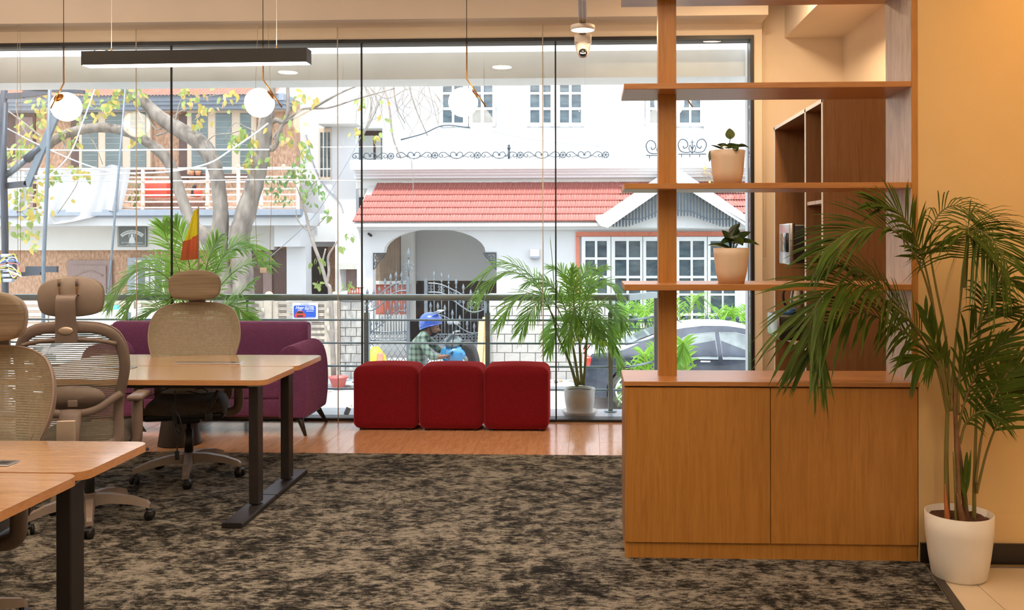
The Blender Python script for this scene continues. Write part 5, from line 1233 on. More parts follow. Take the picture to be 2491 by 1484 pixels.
# cloth over the balcony rail
def sheet(name, label, top, botm, y, group='white sheets on the balcony'):
    tp, bt = [PY(a, b, y) for a, b in top], [PY(a, b, y) for a, b in botm]; o = tp[0].copy(); mb = MB()
    ct, cb = bez(tp, 10), bez(bt, 10); n = min(len(ct), len(cb)) - 1
    def f(a, b):
        i = int(round(a * n)); p = ct[i].lerp(cb[i], b); s_ = math.sin(a * 17) * .035 + math.sin(a * 41 + b * 2) * .012 + (.13 * max(0, 1 - abs(a - .84) / .06) - .08 * max(0, 1 - abs(a - .90) / .06)) * (.3 + .7 * b)
        return (p.x - o.x, -s_ * (.4 + .6 * b) - .06 * (1 - b) ** 6, p.z - o.z)
    mb.grid(f, n, 14)
    ob = mb.build(name, M['cloth']); ob.location = (o.x, y, o.z); tag(ob, label, 'cloth', group); return ob
sheet('cloth_sheet', 'large white sheet draped over the balcony rail with a folded corner', [(94, 412), (180, 411), (250, 408), (276, 401), (320, 412)], [(92, 540), (135, 545), (220, 530), (268, 512), (290, 522)], 19.7)
sheet('cloth_sheet', 'small white sheet on the balcony rail behind the power pole', [(-60, 414), (-10, 415), (30, 415), (60, 417), (74, 416)], [(-60, 525), (-10, 522), (20, 520), (40, 516), (62, 512)], 19.72)
# things on the balcony
ZB = PY(400, 518, 19.85).z + .002
t = thing('planter_box', 'brown planter box on the balcony behind the pink rods', 'planter', (PY(420, 495, 20.4).x, 20.4, ZB))
(xx0, z1), (xx1, _) = q(352, 481, 20.4), q(500, 481, 20.4); MB().rbox(((xx0 + xx1) / 2, 20.4, (ZB + z1) / 2 + .0), (xx1 - xx0, .3, z1 - ZB), .02, 2).build('box', M['plantbox'], t, world=True)
t = thing('plastic_crate', 'red plastic crate on the brown planter box on the balcony', 'crate', (PY(383, 495, 20.4).x, 20.4, z1))
(xx0, za), (xx1, _) = q(358, 443, 20.4), q(412, 443, 20.4); MB().rbox(((xx0 + xx1) / 2, 20.4, (za + z1) / 2), (xx1 - xx0, .26, za - z1), .02, 2).build('crate_body', M['redbox'], t, world=True)
xh = q(362, 440, 20.4)[0]; MB().tube(bez([(xh - .03, 20.35, za - .1), (xh - .02, 20.35, za + .08), (xh + .04, 20.35, za + .10), (xh + .06, 20.35, za)], 5), .02, 6).build('crate_handle', M['redbox'], t, world=True)
t = thing('watering_can', 'red and black watering can on the brown planter box', 'watering can', (PY(478, 470, 20.4).x, 20.4, z1))
k = 20.4 / F
MB().sphere((0.03, 0, .11), (.10, .09, .11), 16, 10).build('can_body', M['redbox'], t); MB().tube(bez([(-.07, 0, .02), (-.06, 0, .14), (-.04, 0, .22), (-.01, 0, .25)], 5), [.06] * 16, 8).build('can_spout', M['black'], t); MB().tube([(-.02, 0, .22), (.03, 0, .19)], .03, 8).build('can_handle', M['redbox'], t)
for u_, lb in ((466, 'flower pot with yellow blooms on the dark window sill, first of two'), (482, 'terracotta flower pot on the dark window sill beside the yellow blooms')):
    p = PY(u_, 426, 21.18); t = thing('flower_pot', lb, 'flower pot', p, 0, 'pots on the dark sill'); MB().lathe([(0, 0), (.05, 0), (.07, .10), (0, .10)], n=16).build('pot', M['terracotta'], t)
    m = MB(); rn2 = random.Random(u_)
    for k in range(16): leaflet(m, V((0, 0, .09)), V((rn2.uniform(-1, 1), rn2.uniform(-1, 1), 1.2)), .11, .04, .1, V((0, 0, 1)), 2)
    m.build('blooms', M['leaf_y'] if u_ < 470 else M['leaf_d'], t)
# ================================================================== WHITE APARTMENT between the houses
MY = 22.6
A_ = thing('white_apartment', 'white apartment block standing between the stucco house and tiled house', 'building', (PY(800, 700, MY).x, 24, GZ))
def abox(name, u0, u1, v0, v1, ya, yb, m, par=None):
    (x0, z1), (x1, z0) = q(u0, v0, ya), q(u1, v1, ya); return mb_(MB().box(x0, x1, ya, yb, z0, z1), name, m, par)
def mb_(m, name, mt, par=None): return m.build(name, mt, par or A_, world=True)
abox('main_wall', 640, 866, -60, 600, MY, MY + .3, M['wwall'])
abox('side_wall', 850, 960, -60, 560, 25.0, 25.3, M['wwall2'])
abox('beam_block', 722, 870, 520, 588, 21.9, 22.6, M['wwall'])
abox('pier', 722, 744, 588, 1000, 21.9, 22.4, M['wwall']); abox('pier', 815, 872, 560, 1000, 21.7, 22.4, M['wwall'])
abox('dark_garage', 735, 830, 580, 1000, 24.0, 24.1, M['darkroom'])
abox('orange_jamb', 797, 820, 588, 1000, 22.9, 23.1, M['stucco'])
f_ = abox('window', 776, 806, 312, 436, MY - .05, MY + .02, M['cream_frame'])
for a, b in ((779, 785), (788, 794), (797, 803)): abox('pane', a, b, 322, 430, MY - .06, MY - .045, M['winglass'], f_)
abox('sun_shade', 768, 866, 283, 300, MY - .7, MY + .1, M['wwall2'])
f_ = abox('window', 858, 926, 312, 392, 24.9, 25.02, M['darkwood'])
for a, b in ((882, 908), (914, 926)): abox('curtain_panel', a, b, 330, 392, 24.86, 24.9, M['wwall2'], f_)
abox('sun_shade', 850, 930, 300, 312, 24.3, 25.1, M['wwall2'])
abox('canopy', 815, 872, 640, 655, 21.3, 21.9, M['wwall2']); abox('small_door', 842, 868, 655, 1000, 21.62, 21.72, M['doorwood'])
# ================================================================== STREET TREE
TY = 16.6
T = thing('street_tree', 'old grey street tree with bending trunks and yellowing leaves before the balcony', 'tree', (PY(570, 700, TY).x, TY, GZ)); to = T.location
def limb(name, pts, m=None, n=10, k=6, par=None):
    P = [PY(p[0], p[1], TY + (p[3] if len(p) > 3 else 0)) for p in pts]; c = bez(P, k); R = []
    for i in range(len(pts) - 1):
        for j in range(k): R.append(lerp(pts[i][2], pts[i + 1][2], j / k) * TY / F / 2)
    R.append(pts[-1][2] * TY / F / 2); rn_ = random.Random(len(pts))
    return MB().tube(c, [r * rn_.uniform(.95, 1.06) for r in R], n).build(name, m or M['bark'], par or T, world=True)
limb('trunk', [(562, 925, 74), (552, 760, 62), (536, 660, 52), (532, 590, 44), (537, 530, 37), (533, 470, 35), (522, 405, 36), (492, 352, 40), (440, 318, 40), (392, 287, 34), (345, 243, 26), (300, 212, 22), (262, 185, 18)], n=14)
limb('branch', [(535, 625, 40), (505, 582, 34), (470, 545, 28), (447, 495, 26), (424, 425, 27), (402, 382, 28), (364, 350, 26), (322, 325, 25), (262, 311, 24), (205, 314, 24), (152, 330, 22), (103, 362, 24), (52, 392, 20), (5, 418, 18), (-50, 430, 14)], n=12)
limb('trunk', [(590, 925, 70), (592, 760, 58), (590, 650, 48), (583, 580, 50), (597, 520, 48), (618, 452, 44), (634, 385, 40), (644, 320, 38), (652, 255, 34), (655, 185, 30)], n=14)
limb('branch', [(652, 355, 16), (662, 362, 15), (672, 348, 13), (680, 320, 10), (690, 300, 9), (720, 285, 8), (775, 255, 7), (830, 225, 5), (880, 205, 3)])
limb('branch', [(648, 305, 16), (672, 292, 13), (690, 297, 11), (700, 270, 9), (700, 205, 8), (702, 170, 7)])
limb('branch', [(700, 290, 8), (740, 265, 7), (800, 262, 5), (870, 240, 4), (960, 215, 3)], n=6)
rn = random.Random(21)
tw = [[(345, 245, 8), (380, 315, 4), (415, 290, 3), (440, 270, 3), (470, 262, 2)], [(495, 355, 5), (520, 330, 3), (560, 325, 3), (590, 315, 2)], [(380, 330, 5), (420, 310, 4), (440, 245, 3), (470, 240, 2), (545, 228, 2)],
      [(925, 190, 7, .6), (945, 250, 6, .5), (955, 330, 5, .5), (975, 385, 4, .5)], [(955, 195, 5, .6), (965, 260, 4, .6), (985, 300, 2, .6)], [(990, 190, 5, .7), (1010, 260, 4, .7), (1040, 330, 3, .7)], [(890, 205, 4, .5), (940, 240, 3, .5), (1000, 215, 2, .5), (1060, 250, 2, .5)], [(880, 190, 4, .5), (905, 260, 3, .5), (885, 330, 2, .5)],
      [(935, 220, 4, .5), (900, 300, 3, .5), (870, 345, 2, .5)], [(1000, 380, 3, .5), (1005, 450, 2, .5), (1002, 475, 1.5, .5)], [(205, 314, 6), (230, 350, 3), (250, 400, 2)], [(120, 350, 6), (60, 300, 4), (20, 270, 3)], [(150, 330, 5), (170, 400, 3), (190, 440, 2), (140, 520, 2)], [(1040, 200, 3, .6), (1055, 260, 2, .6), (1065, 300, 1.5, .6)], [(640, 330, 5), (600, 310, 3), (570, 300, 2), (545, 345, 2)], [(650, 400, 5), (625, 385, 3), (600, 370, 2)], [(660, 330, 5), (690, 350, 3), (720, 350, 2), (745, 390, 2)], [(90, 360, 4), (50, 300, 3), (40, 250, 3), (60, 220, 2)], [(300, 212, 6), (330, 260, 4), (352, 300, 3)], [(690, 300, 6), (655, 350, 4), (630, 400, 3), (620, 430, 2)]]
for p in tw: limb('twig', p, M['twig'], 5, 4)
for k in range(26):                                                 # fine hanging twigs over the white house
    u_, v_ = rn.uniform(880, 1060), rn.uniform(195, 240); limb('twig', [(u_, v_, 2.2, .5), (u_ + rn.uniform(-25, 25), v_ + rn.uniform(20, 50), 1.6, .5), (u_ + rn.uniform(-45, 45), v_ + rn.uniform(50, 110), 1.0, .5)], M['twig'], 4, 3)
LV = {'y': [leaf_mesh('leaf', M['leaf_y'], .135, .62, .3), leaf_mesh('leaf', M['leaf_y'], .105, .7, .15)], 'g': [leaf_mesh('leaf', M['leaf_g'], .135, .62, .3), leaf_mesh('leaf', M['leaf_g'], .11, .7, .15)], 'd': [leaf_mesh('leaf', M['leaf_d'], .10, .5, .2)], 'b': [leaf_mesh('leaf', M['leaf_b'], .12, .45, .5)]}
def leaves(cl, par, y0, count=[0], dy=.5):
    po = root_of(par).location
    for (u_, v_, r_, n_, mix) in cl:
        for k in range(n_):
            a, rr = rn.uniform(0, 6.28), r_ * math.sqrt(rn.random()); p = PY(u_ + rr * math.cos(a), v_ + rr * .9 * math.sin(a), y0 + rn.uniform(-dy, dy))
            o = put('leaf', rn.choice(LV[rn.choice(mix)]), par, None, p - po, (rn.uniform(-2.6, -.7), rn.uniform(-.8, .8), rn.uniform(-3.1, 3.1)))
            sz = rn.uniform(.75, 1.25); o.scale = (sz, sz, sz)
CL = [(165, 212, 22, 7, 'yyg'), (100, 252, 22, 6, 'yyg'), (285, 225, 30, 13, 'gyg'), (330, 228, 22, 9, 'ggy'), (250, 262, 20, 8, 'gyy'), (205, 245, 20, 7, 'gg'), (268, 255, 16, 7, 'yy'), (85, 315, 26, 10, 'gyg'), (60, 360, 24, 9, 'ggy'), (30, 385, 24, 8, 'gg'), (180, 345, 16, 6, 'yg'), (150, 315, 16, 5, 'y'), (130, 420, 22, 10, 'gg'), (185, 415, 16, 8, 'yyg'), (210, 420, 10, 5, 'y'), (85, 470, 18, 12, 'yyy'), (75, 440, 16, 6, 'yg'), (40, 480, 26, 10, 'ggy'), (70, 520, 24, 9, 'gy'), (90, 515, 14, 4, 'y'), (75, 570, 20, 8, 'ggy'), (85, 600, 10, 3, 'y'), (30, 555, 20, 5, 'g'),
      (470, 235, 22, 8, 'bby'), (450, 220, 12, 5, 'gy'), (490, 265, 14, 6, 'yyb'), (478, 300, 14, 6, 'yy'), (520, 245, 26, 6, 'bb'), (565, 235, 14, 4, 'y'), (570, 345, 18, 10, 'gg'), (585, 325, 14, 7, 'gg'), (615, 350, 12, 6, 'yg'), (620, 385, 18, 10, 'yyg'), (605, 395, 10, 5, 'y'), (740, 345, 14, 7, 'gd'), (745, 370, 10, 5, 'gd'), (725, 245, 18, 4, 'gy'), (765, 240, 14, 3, 'y'), (870, 325, 16, 5, 'yg'), (878, 250, 10, 3, 'y'), (912, 335, 6, 3, 'y'), (340, 320, 14, 5, 'yg'), (325, 345, 10, 3, 'y'), (660, 390, 12, 3, 'g'), (700, 330, 16, 4, 'g')]
leaves(CL, T, TY - .2)
m = MB()
for (u_, v_, r_, n_, mix) in CL + [(150, 250, 60, 20, ''), (60, 330, 50, 16, ''), (120, 480, 50, 14, ''), (230, 230, 60, 18, ''), (520, 230, 70, 14, ''), (700, 280, 60, 12, ''), (950, 260, 70, 8, '')]:
    for k in range(int(n_ * 1.1)):
        a, rr = rn.uniform(0, 6.28), r_ * 1.15 * math.sqrt(rn.random()); p = PY(u_ + rr * math.cos(a), v_ + rr * math.sin(a), TY + rn.uniform(-.5, .3)) - to
        m.slot(0 if rn.random() < .5 else 1); leaflet(m, p, V((rn.uniform(-1, 1), rn.uniform(-1, 1), rn.uniform(-1.4, .1))), rn.uniform(.08, .14), .07, .2, V((0, -1, .2)), 3)
fo = m.build('foliage', [M['leaf_y'], M['leaf_g']], T, kind='stuff')
# slim tree and flowering bush beside it
SY = 17.0
T2 = thing('slim_tree', 'slim pale young tree with small green leaves before the white apartment', 'tree', (PY(800, 720, SY).x, SY, GZ))
def limb2(name, pts): 
    P = [PY(p[0], p[1], SY) for p in pts]; c = bez(P, 5); R = [lerp(pts[min(int(i / 5), len(pts) - 1)][2], pts[min(int(i / 5) + 1, len(pts) - 1)][2], (i % 5) / 5) * SY / F / 2 for i in range(len(c))]
    return MB().tube(c, R, 7).build(name, M['twig'], T2, world=True)
limb2('trunk', [(812, 925, 14), (804, 720, 11), (795, 690, 10), (780, 640, 9), (765, 600, 9), (752, 560, 8), (745, 525, 7), (735, 490, 5), (722, 455, 3)])
limb2('branch', [(795, 690, 8), (800, 660, 7), (798, 625, 6), (812, 600, 4), (822, 585, 3)]); limb2('branch', [(790, 675, 6), (785, 640, 5), (792, 605, 4)]); limb2('branch', [(752, 562, 5), (735, 550, 4), (722, 530, 3), (720, 510, 2)]); limb2('branch', [(752, 562, 4), (775, 545, 3), (800, 520, 2)]); limb2('branch', [(735, 490, 4), (760, 450, 3), (785, 430, 2)])
CL2 = [(700, 440, 26, 26, 'd'), (735, 425, 26, 26, 'dg'), (665, 455, 24, 22, 'd'), (770, 450, 24, 20, 'd'), (690, 480, 26, 20, 'd'), (745, 465, 24, 18, 'dg'), (785, 470, 14, 8, 'd'), (650, 430, 16, 10, 'd'), (720, 410, 20, 14, 'dg'), (800, 520, 14, 8, 'dg'), (770, 640, 16, 8, 'g'), (775, 690, 10, 5, 'g'), (850, 575, 14, 7, 'dg'), (830, 600, 8, 4, 'g'), (848, 690, 16, 9, 'g'), (760, 500, 14, 8, 'd'), (740, 380, 14, 8, 'gd')]
leaves(CL2, T2, SY, dy=.3)
# vines in the left bay of the stucco balcony
t = thing('balcony_vine', 'green leafy vine climbing the balcony rods beside the white sheet', 'plant', (PY(332, 515, 20.2).x, 20.2, ZB))
MB().tube(bez([PY(332, 517, 20.2), PY(328, 490, 20.2), PY(336, 460, 20.2), PY(330, 435, 20.2)], 5), .02, 6).build('stem', M['twig'], t, world=True)
leaves([(332, 445, 14, 10, 'd'), (330, 475, 15, 14, 'dg'), (335, 503, 14, 10, 'd')], t, 20.2, dy=.1)
# ================================================================== PALMS ON THE BALCONY AND GARDEN
def palm(name, label, base, fronds_, canes, y, L, wd, mm=('palm_out', 'stem_out'), pot=None, grp=None, n=20, droop=.5, seed=1):
    t = thing(name, label, 'plant', base, 0, grp); rr = random.Random(seed)
    def W(p): return PY(p[0], p[1], y + (p[2] if len(p) > 2 else 0)) - V(base)
    for c in canes:
        cc = bez([W(p) for p in c], 5); MB().tube(cc, [lerp(.014, .007, i / (len(cc) - 1)) for i in range(len(cc))], 7).build('cane', M[mm[1]], t)
    for f in fronds_:
        kw = f[1] if len(f) == 2 and isinstance(f[1], dict) else {}
        pts = f[0] if kw or (len(f) == 2 and isinstance(f[1], dict)) else f
        frond([W(p) for p in pts], kw.get('n', n), kw.get('L', L), kw.get('wd', wd), kw.get('start', .25), kw.get('droop', droop), .006, kw.get('ang', .85), kw.get('nrm', (0, -.5, 1)), .14, rnd=rr).build('frond', [M[mm[0]], M[mm[1]]], t)
    return t
PYo = 7.87
bp = PY(1410, 1003, PYo); bp.z = -.005
can = [[(1402, 937), (1385, 880), (1362, 830), (1345, 780)], [(1408, 937), (1400, 880), (1390, 820), (1385, 760)], [(1415, 937), (1412, 880), (1410, 820), (1412, 750)], [(1420, 937), (1424, 880), (1428, 820), (1436, 770)], [(1404, 940), (1392, 900), (1376, 850), (1372, 800)]]
frs = [[(1362, 830), (1340, 760), (1300, 690, -.05), (1240, 660, -.1), (1190, 690, -.15), (1160, 730, -.17)], [(1350, 790), (1325, 720), (1285, 665, -.05), (1225, 640, -.1), (1160, 680, -.13)], [(1370, 820), (1335, 750), (1295, 715, -.08), (1250, 730, -.15), (1215, 790, -.2)], [(1380, 800), (1350, 740), (1320, 725, -.1), (1290, 760, -.2), (1270, 800, -.22)],
       [(1390, 820), (1385, 740), (1378, 690), (1365, 660), (1340, 650)], [(1410, 800), (1410, 720), (1415, 680), (1430, 655), (1450, 660)], [(1400, 790), (1395, 720), (1388, 680), (1395, 655)], [(1420, 800), (1430, 720), (1450, 690), (1480, 690), (1510, 720)], [(1425, 800), (1445, 760, -.05), (1475, 740, -.1), (1505, 760, -.12), (1520, 800, -.15)], [(1412, 800), (1425, 750, -.1), (1440, 760, -.2), (1450, 800, -.22), (1460, 850, -.2)], [(1405, 800), (1400, 750, -.12), (1395, 760, -.2), (1385, 800, -.24), (1380, 840, -.22)], [(1395, 800), (1360, 720), (1320, 680), (1280, 690)], [(1430, 780), (1455, 740, .1), (1490, 760, .15), (1500, 810, .15)], [(1420, 850), (1440, 800, .05), (1470, 800, .08), (1490, 840, .1)], [(1415, 820), (1440, 790, -.15), (1470, 820, -.25)], [(1400, 830), (1380, 780, .15), (1350, 780, .2), (1325, 820, .2)], [(1400, 800), (1420, 730), (1440, 670, .05), (1470, 650, .1)], [(1405, 830), (1395, 740, -.05), (1400, 690, -.08), (1420, 670, -.12)], [(1415, 830), (1425, 760), (1440, 710, -.05), (1465, 690, -.08)], [(1395, 820), (1370, 740, -.04), (1345, 700, -.08), (1310, 690, -.12)], [(1410, 840), (1440, 780, -.1), (1480, 790, -.14), (1495, 850, -.16)], [(1400, 840), (1375, 800, -.1), (1350, 810, -.14), (1335, 850, -.16)], [(1412, 850), (1400, 790, -.16), (1405, 770, -.2), (1415, 810, -.26)], [(1420, 860), (1450, 830, .1), (1490, 850, .14), (1510, 900, .16)]]
t = palm('potted_palm', 'bushy green palm in pale pot and saucer on the balcony ledge', bp, [], can, PYo, .24, .017)
for i, f in enumerate(frs): 
    frond([PY(p[0], p[1], PYo + (p[2] if len(p) > 2 else 0)) - bp for p in f], 26, .21 if i < 4 else .155, .0125, .22, .38, .005, .8, (0, -.5, 1), .16, rnd=random.Random(i)).build('frond', [M['palm_out'], M['stem_out']], t)
MB().tube(bez([PY(1348, 700, PYo) - bp, PY(1344, 640, PYo) - bp, PY(1338, 577, PYo) - bp], 5), [.004] * 5 + [.003] * 5 + [.0008], 5).build('young_spear', M['palm_out'], t)
k = PYo / F; rp = 76 * k / 2; hp_ = (1003 - 937) * k
MB().lathe([(0, .012), (rp * .78, .012), (rp * .82, .03), (rp * .95, hp_ * .55), (rp, hp_), (rp * .95, hp_), (rp * .93, hp_ * .9), (0, hp_ * .9)], n=36).build('planter', M['potwhite'], t)
MB().lathe([(0, 0), (rp * .95, 0), (rp * 1.13, .03), (rp * 1.13, .045), (rp * 1.08, .045), (rp * .9, .012), (0, .012)], n=36).build('saucer', M['potwhite'], t)
MB().lathe([(0, hp_ * .92), (rp * .92, hp_ * .91)], n=18).build('soil', M['soil'], t)
lx = PY(478, 1000, PYo).x; lb = V((lx, PYo, -.005))
t = thing('potted_palm', 'green palm fanning out behind the purple sofa, holding the flag', 'plant', lb)
frs = [[(480, 860), (450, 740), (400, 670, -.05), (340, 655, -.1), (290, 700, -.13), (270, 740, -.14)], [(478, 860), (440, 760), (390, 710, -.06), (340, 710, -.12), (305, 760, -.15)], [(480, 860), (455, 720), (430, 640), (405, 580), (395, 545)], [(482, 860), (470, 720), (460, 640), (440, 575), (425, 540)], [(484, 860), (490, 720), (505, 640), (520, 600), (530, 580)], [(484, 860), (500, 730), (530, 650), (560, 610), (600, 605, -.05)], [(486, 860), (510, 740), (560, 670), (610, 640, -.05), (655, 645, -.1)], [(486, 860), (520, 780), (560, 740), (590, 710, -.06), (615, 690, -.1)], [(480, 860), (430, 780), (390, 750, -.1), (350, 770, -.15)], [(488, 860), (530, 760), (570, 745, -.1), (610, 780, -.15)], [(480, 860), (440, 720), (395, 640, .05), (350, 640, .1), (310, 680, .12)], [(484, 860), (500, 700), (545, 620, .08), (590, 590, .1), (640, 620, .12)], [(482, 860), (476, 760, -.05), (460, 720, -.15), (430, 720, -.2)]]
for i, f in enumerate(frs): 
    frond([PY(p[0], p[1], PYo + (p[2] if len(p) > 2 else 0)) - lb for p in f], 30, .235, .0145, .28, .30, .006, .85, (0, -.6, 1), .12, rnd=random.Random(40 + i)).build('frond', [M['palm_out'], M['stem_out']], t)
for dx in (-.05, 0, .06): MB().tube([(dx, 0, .25), (dx * .5, 0, PY(480, 860, PYo).z)], [.014, .009], 7).build('cane', M['stem_out'], t)
MB().lathe([(0, 0), (.11, 0), (.135, .15), (.14, .26), (.133, .26), (.13, .23), (0, .23)], n=32).build('planter', M['potwhite'], t)
# flag standing in the palm
fp = PY(483, 505, 7.76)
t = thing('flag', 'yellow and red cloth flag standing in the balcony palm', 'flag', (fp.x, 7.76, .22))
MB().tube([(0, 0, 0), (0, 0, fp.z - .22 + .01)], .006, 8).build('flag_pole', M['cream_frame'], t)
def flagband(name, top, bot, m_):
    tp, bt = [PY(a, b, 7.76) - t.location for a, b in top], [PY(a, b, 7.76) - t.location for a, b in bot]
    mb = MB(); mb.grid(lambda a, b: (lambda p: (p.x, -.02 * math.sin(a * 9 + b * 2) * a - .012 * math.sin(a * 21), p.z))(tp[0].lerp(tp[1], a).lerp(bt[0].lerp(bt[1], a), b)), 16, 14); mb.build(name, m_, t)
flagband('yellow_band', [(483, 506), (474, 512)], [(483, 571), (446, 592)], M['flag_y']); flagband('red_band', [(483, 570), (447, 588)], [(484, 630), (437, 634)], M['flag_r'])
for (pts, lb_) in (([(1640, 1120, 0)], 'x'),):
    pass
def groundpalm(u_, y, vtop, label, n, L, seed, mm='palm_out', zb=GZ, spread=1.0):
    b = PY(u_, 900, y); b.z = zb; t = thing('garden_palm', label, 'plant', b, 0, 'garden palms'); rr = random.Random(seed); zt_ = PY(u_, vtop, y).z - zb
    MB().tube([(0, 0, 0), (0, 0, zt_ * .45)], [.05, .03], 8).build('stem', M['stem_out'], t)
    for i in range(n):
        a = 2 * PI * i / n + rr.uniform(-.3, .3); r_ = spread * rr.uniform(.35, .75); e = rr.uniform(.65, 1.05)
        pts = [(0, 0, zt_ * .35), (r_ * .25 * math.cos(a), r_ * .25 * math.sin(a), zt_ * .75 * e), (r_ * .65 * math.cos(a), r_ * .65 * math.sin(a), zt_ * e), (r_ * math.cos(a), r_ * math.sin(a), zt_ * e * .93)]
        frond(pts, 16, L, .026, .35, .4, .008, .85, None, .15, rnd=rr, seg=3).build('frond', [M[mm], M['stem_out']], t)
groundpalm(1668, 9.6, 842, 'bright green palm beyond the balcony, right of the oak post, before the car', 11, .25, 2, spread=.62)
groundpalm(1575, 9.6, 850, 'bright green palm beyond the balcony rods, left of the oak post', 7, .22, 4, spread=.5)
for i, (u_, y, vt, lb_) in enumerate(((1570, 19.2, 730, 'garden palm behind the spear fence left of the oak post'), (1665, 19.3, 725, 'garden palm behind the spear fence just right of the oak post'), (1740, 19.2, 742, 'garden palm behind the spear fence over the car roof'), (1800, 19.3, 712, 'garden palm behind the spear fence beside the window jamb'), (1500, 19.2, 742, 'garden palm behind the spear fence at its left end'))):
    groundpalm(u_, y, vt, lb_, 7, .38, 10 + i, spread=.8)
t = thing('creeper', 'dry creeper with pale blossoms on the tiled roof beside the upper shelf pot', 'plant', PY(1755, 446, 20.9))
cr = t.location; m = MB(); rr = random.Random(8)
for k in range(26): 
    a = V((rr.uniform(-.5, .5), rr.uniform(-.3, .2), rr.uniform(.1, .45))); m.tube(bez([(rr.uniform(-.2, .2), 0, -.05), a * .6, a], 3), .007, 4)
m.build('stems', M['twig'], t); m = MB()
for k in range(60): leaflet(m, V((rr.uniform(-.5, .5), rr.uniform(-.3, .1), rr.uniform(.02, .42))), V((rr.uniform(-1, 1), rr.uniform(-1, 0), rr.uniform(-1, 1))), .09, .05, .1, V((0, 0, 1)), 2)
m.build('blossoms', M['leaf_y'], t, kind='stuff')
# ================================================================== POWER POLE, CABLES
PLY = 15.2
def pw(u, v, y=PLY): return PY(u, v, y)
b = pw(8, 700); b.z = GZ
t = thing('power_pole', 'blue grey steel power pole with cross arms and wire box at the left', 'pole', b)
def pb(name, mb, m): return mb.build(name, m, t, world=True)
pb('shaft', MB().tube([(pw(12, 300).x, PLY, GZ), pw(12, 560), pw(6, 300), pw(14, 150)], .055, 10), M['polepaint']); pb('conduit', MB().tube([(pw(28, 560).x, PLY - .1, GZ), pw(6, 440, PLY - .1), pw(14, 250, PLY - .1)], .04, 8), M['polepaint'])
for a, b_, w_ in (((-40, 236), (58, 232), .09), ((58, 230), (122, 222), .10), ((54, 216), (205, 224), .06), ((14, 452), (66, 447), .10), ((64, 655), (140, 655), .10), ((40, 668), (100, 664), .07)):
    pb('cross_arm', MB().beam(pw(*a), pw(*b_), .06, w_, (0, 0, 1)), M['polepaint'])
pb('brace', MB().beam(pw(66, 452), pw(142, 268), .11, .06, (0, 1, 0)), M['galv']); pb('insulator_tube', MB().tube([pw(14, 428), pw(40, 408), pw(66, 385)], .05, 10), M['galv']); pb('insulator_head', MB().tube([pw(64, 388), pw(98, 360)], [.075, .06], 10), M['polepaint'])
pb('wire_box', MB().rbox(pw(18, 650), (.22, .2, .42), .02, 2), M['polepaint'])
for k in range(6):
    p = pw(16 + 5 * (k % 2), 622 + 12 * k, PLY - .15); pb('terminal_block', MB().rbox(p, (.16, .08, .06), .012, 2), M['cablegrey'])
for k, (c_, x_) in enumerate((('yellow', 0), ('cablewhite', 6), ('bluelid', 12), ('basin', 18), ('cablewhite', -6), ('yellow', 22), ('cablewhite', 26))):
    pb('loose_wire', MB().tube(bez([pw(20, 622 + 6 * k, PLY - .2), pw(36 + x_ * .4, 620 + 8 * k, PLY - .25), pw(46 + x_ * .2, 655 + 3 * k, PLY - .22), pw(34, 676 - 2 * k, PLY - .2), pw(22, 660, PLY - .2)], 5), .009, 5), M[c_])
    pb('loose_wire', MB().tube(bez([pw(14, 625 + 5 * k, PLY - .2), pw(0 - k, 640 + 3 * k, PLY - .22), pw(2, 690 - 4 * k, PLY - .2)], 5), .008, 5), M[c_])
t2 = thing('tube_pole', 'thin galvanised tube pole standing right of the power pole', 'pole', (PY(105, 700, 14.9).x, 14.9, GZ))
MB().tube([(PY(104, 700, 14.9).x, 14.9, GZ), PY(106, 640, 14.9), PY(116, 400, 14.9), PY(122, 190, 14.9)], .031, 10).build('tube', M['galv'], t2, world=True)
def cable(label, pts, y, r=.012, m='cablewhite', name='overhead_cable', cat='cable', grp='overhead cables'):
    P = [PY(p[0], p[1], y + (p[2] if len(p) > 2 else 0)) for p in pts]; o = P[0].copy()
    ob = MB().tube([p - o for p in bez(P, 5)], r, 5).build(name, M[m]); ob.location = o; tag(ob, label, cat, grp)
cable('pale overhead cable tied to the right tree trunk', [(-60, 362), (200, 366), (420, 364), (655, 364)], 15.8, .015)
cable('pale overhead cable running just above the balcony rods to the white apartment', [(-60, 412), (300, 411), (600, 412), (805, 411)], 15.9, .010)
cable('pale overhead cable running below the balcony rail towards the tiled roof', [(-60, 440), (200, 440), (415, 440), (640, 437), (880, 440)], 16.0, .011)
cable('white cable slanting up across the bending trunk', [(14, 430), (180, 426), (300, 422), (415, 417, .3), (506, 398, .6), (560, 366, .8), (620, 325, 1.0), (652, 300, 1.2)], 15.2, .016)
cable('white cable slanting down from the power pole past the sheet', [(-20, 292), (100, 355), (230, 408), (330, 424)], 15.4, .012)
cable('white cable rising from the power pole across the blinds window', [(60, 447), (120, 425), (170, 375), (200, 300), (235, 205), (250, 170)], 15.3, .012)
cable('thin grey cable slanting from the roof past the white apartment', [(640, 640), (760, 530), (830, 420), (900, 290), (960, 160)], 17.4, .008, 'cablegrey')
cable('thin grey cable sagging below the upper paned windows', [(975, 340), (1030, 325), (1080, 305), (1145, 311)], 22.7, .016, 'iron')
cable('thin grey cable crossing the terrace wall to the ironwork', [(1200, 320), (1320, 343), (1460, 356)], 22.5, .010, 'cablegrey')
cable('thin grey cable dropping beside the window of the white apartment', [(735, 280), (760, 390), (790, 450), (830, 500), (835, 560)], 22.57, .013, 'cablegrey')
o = PY(254, 783, 14.4); p = PY(310, 170, 14.4)
o = PZ(240, 990, GZ); o = V((PY(240, 900, 14.6).x, 14.6, GZ)); p = PY(309, 170, 14.6)
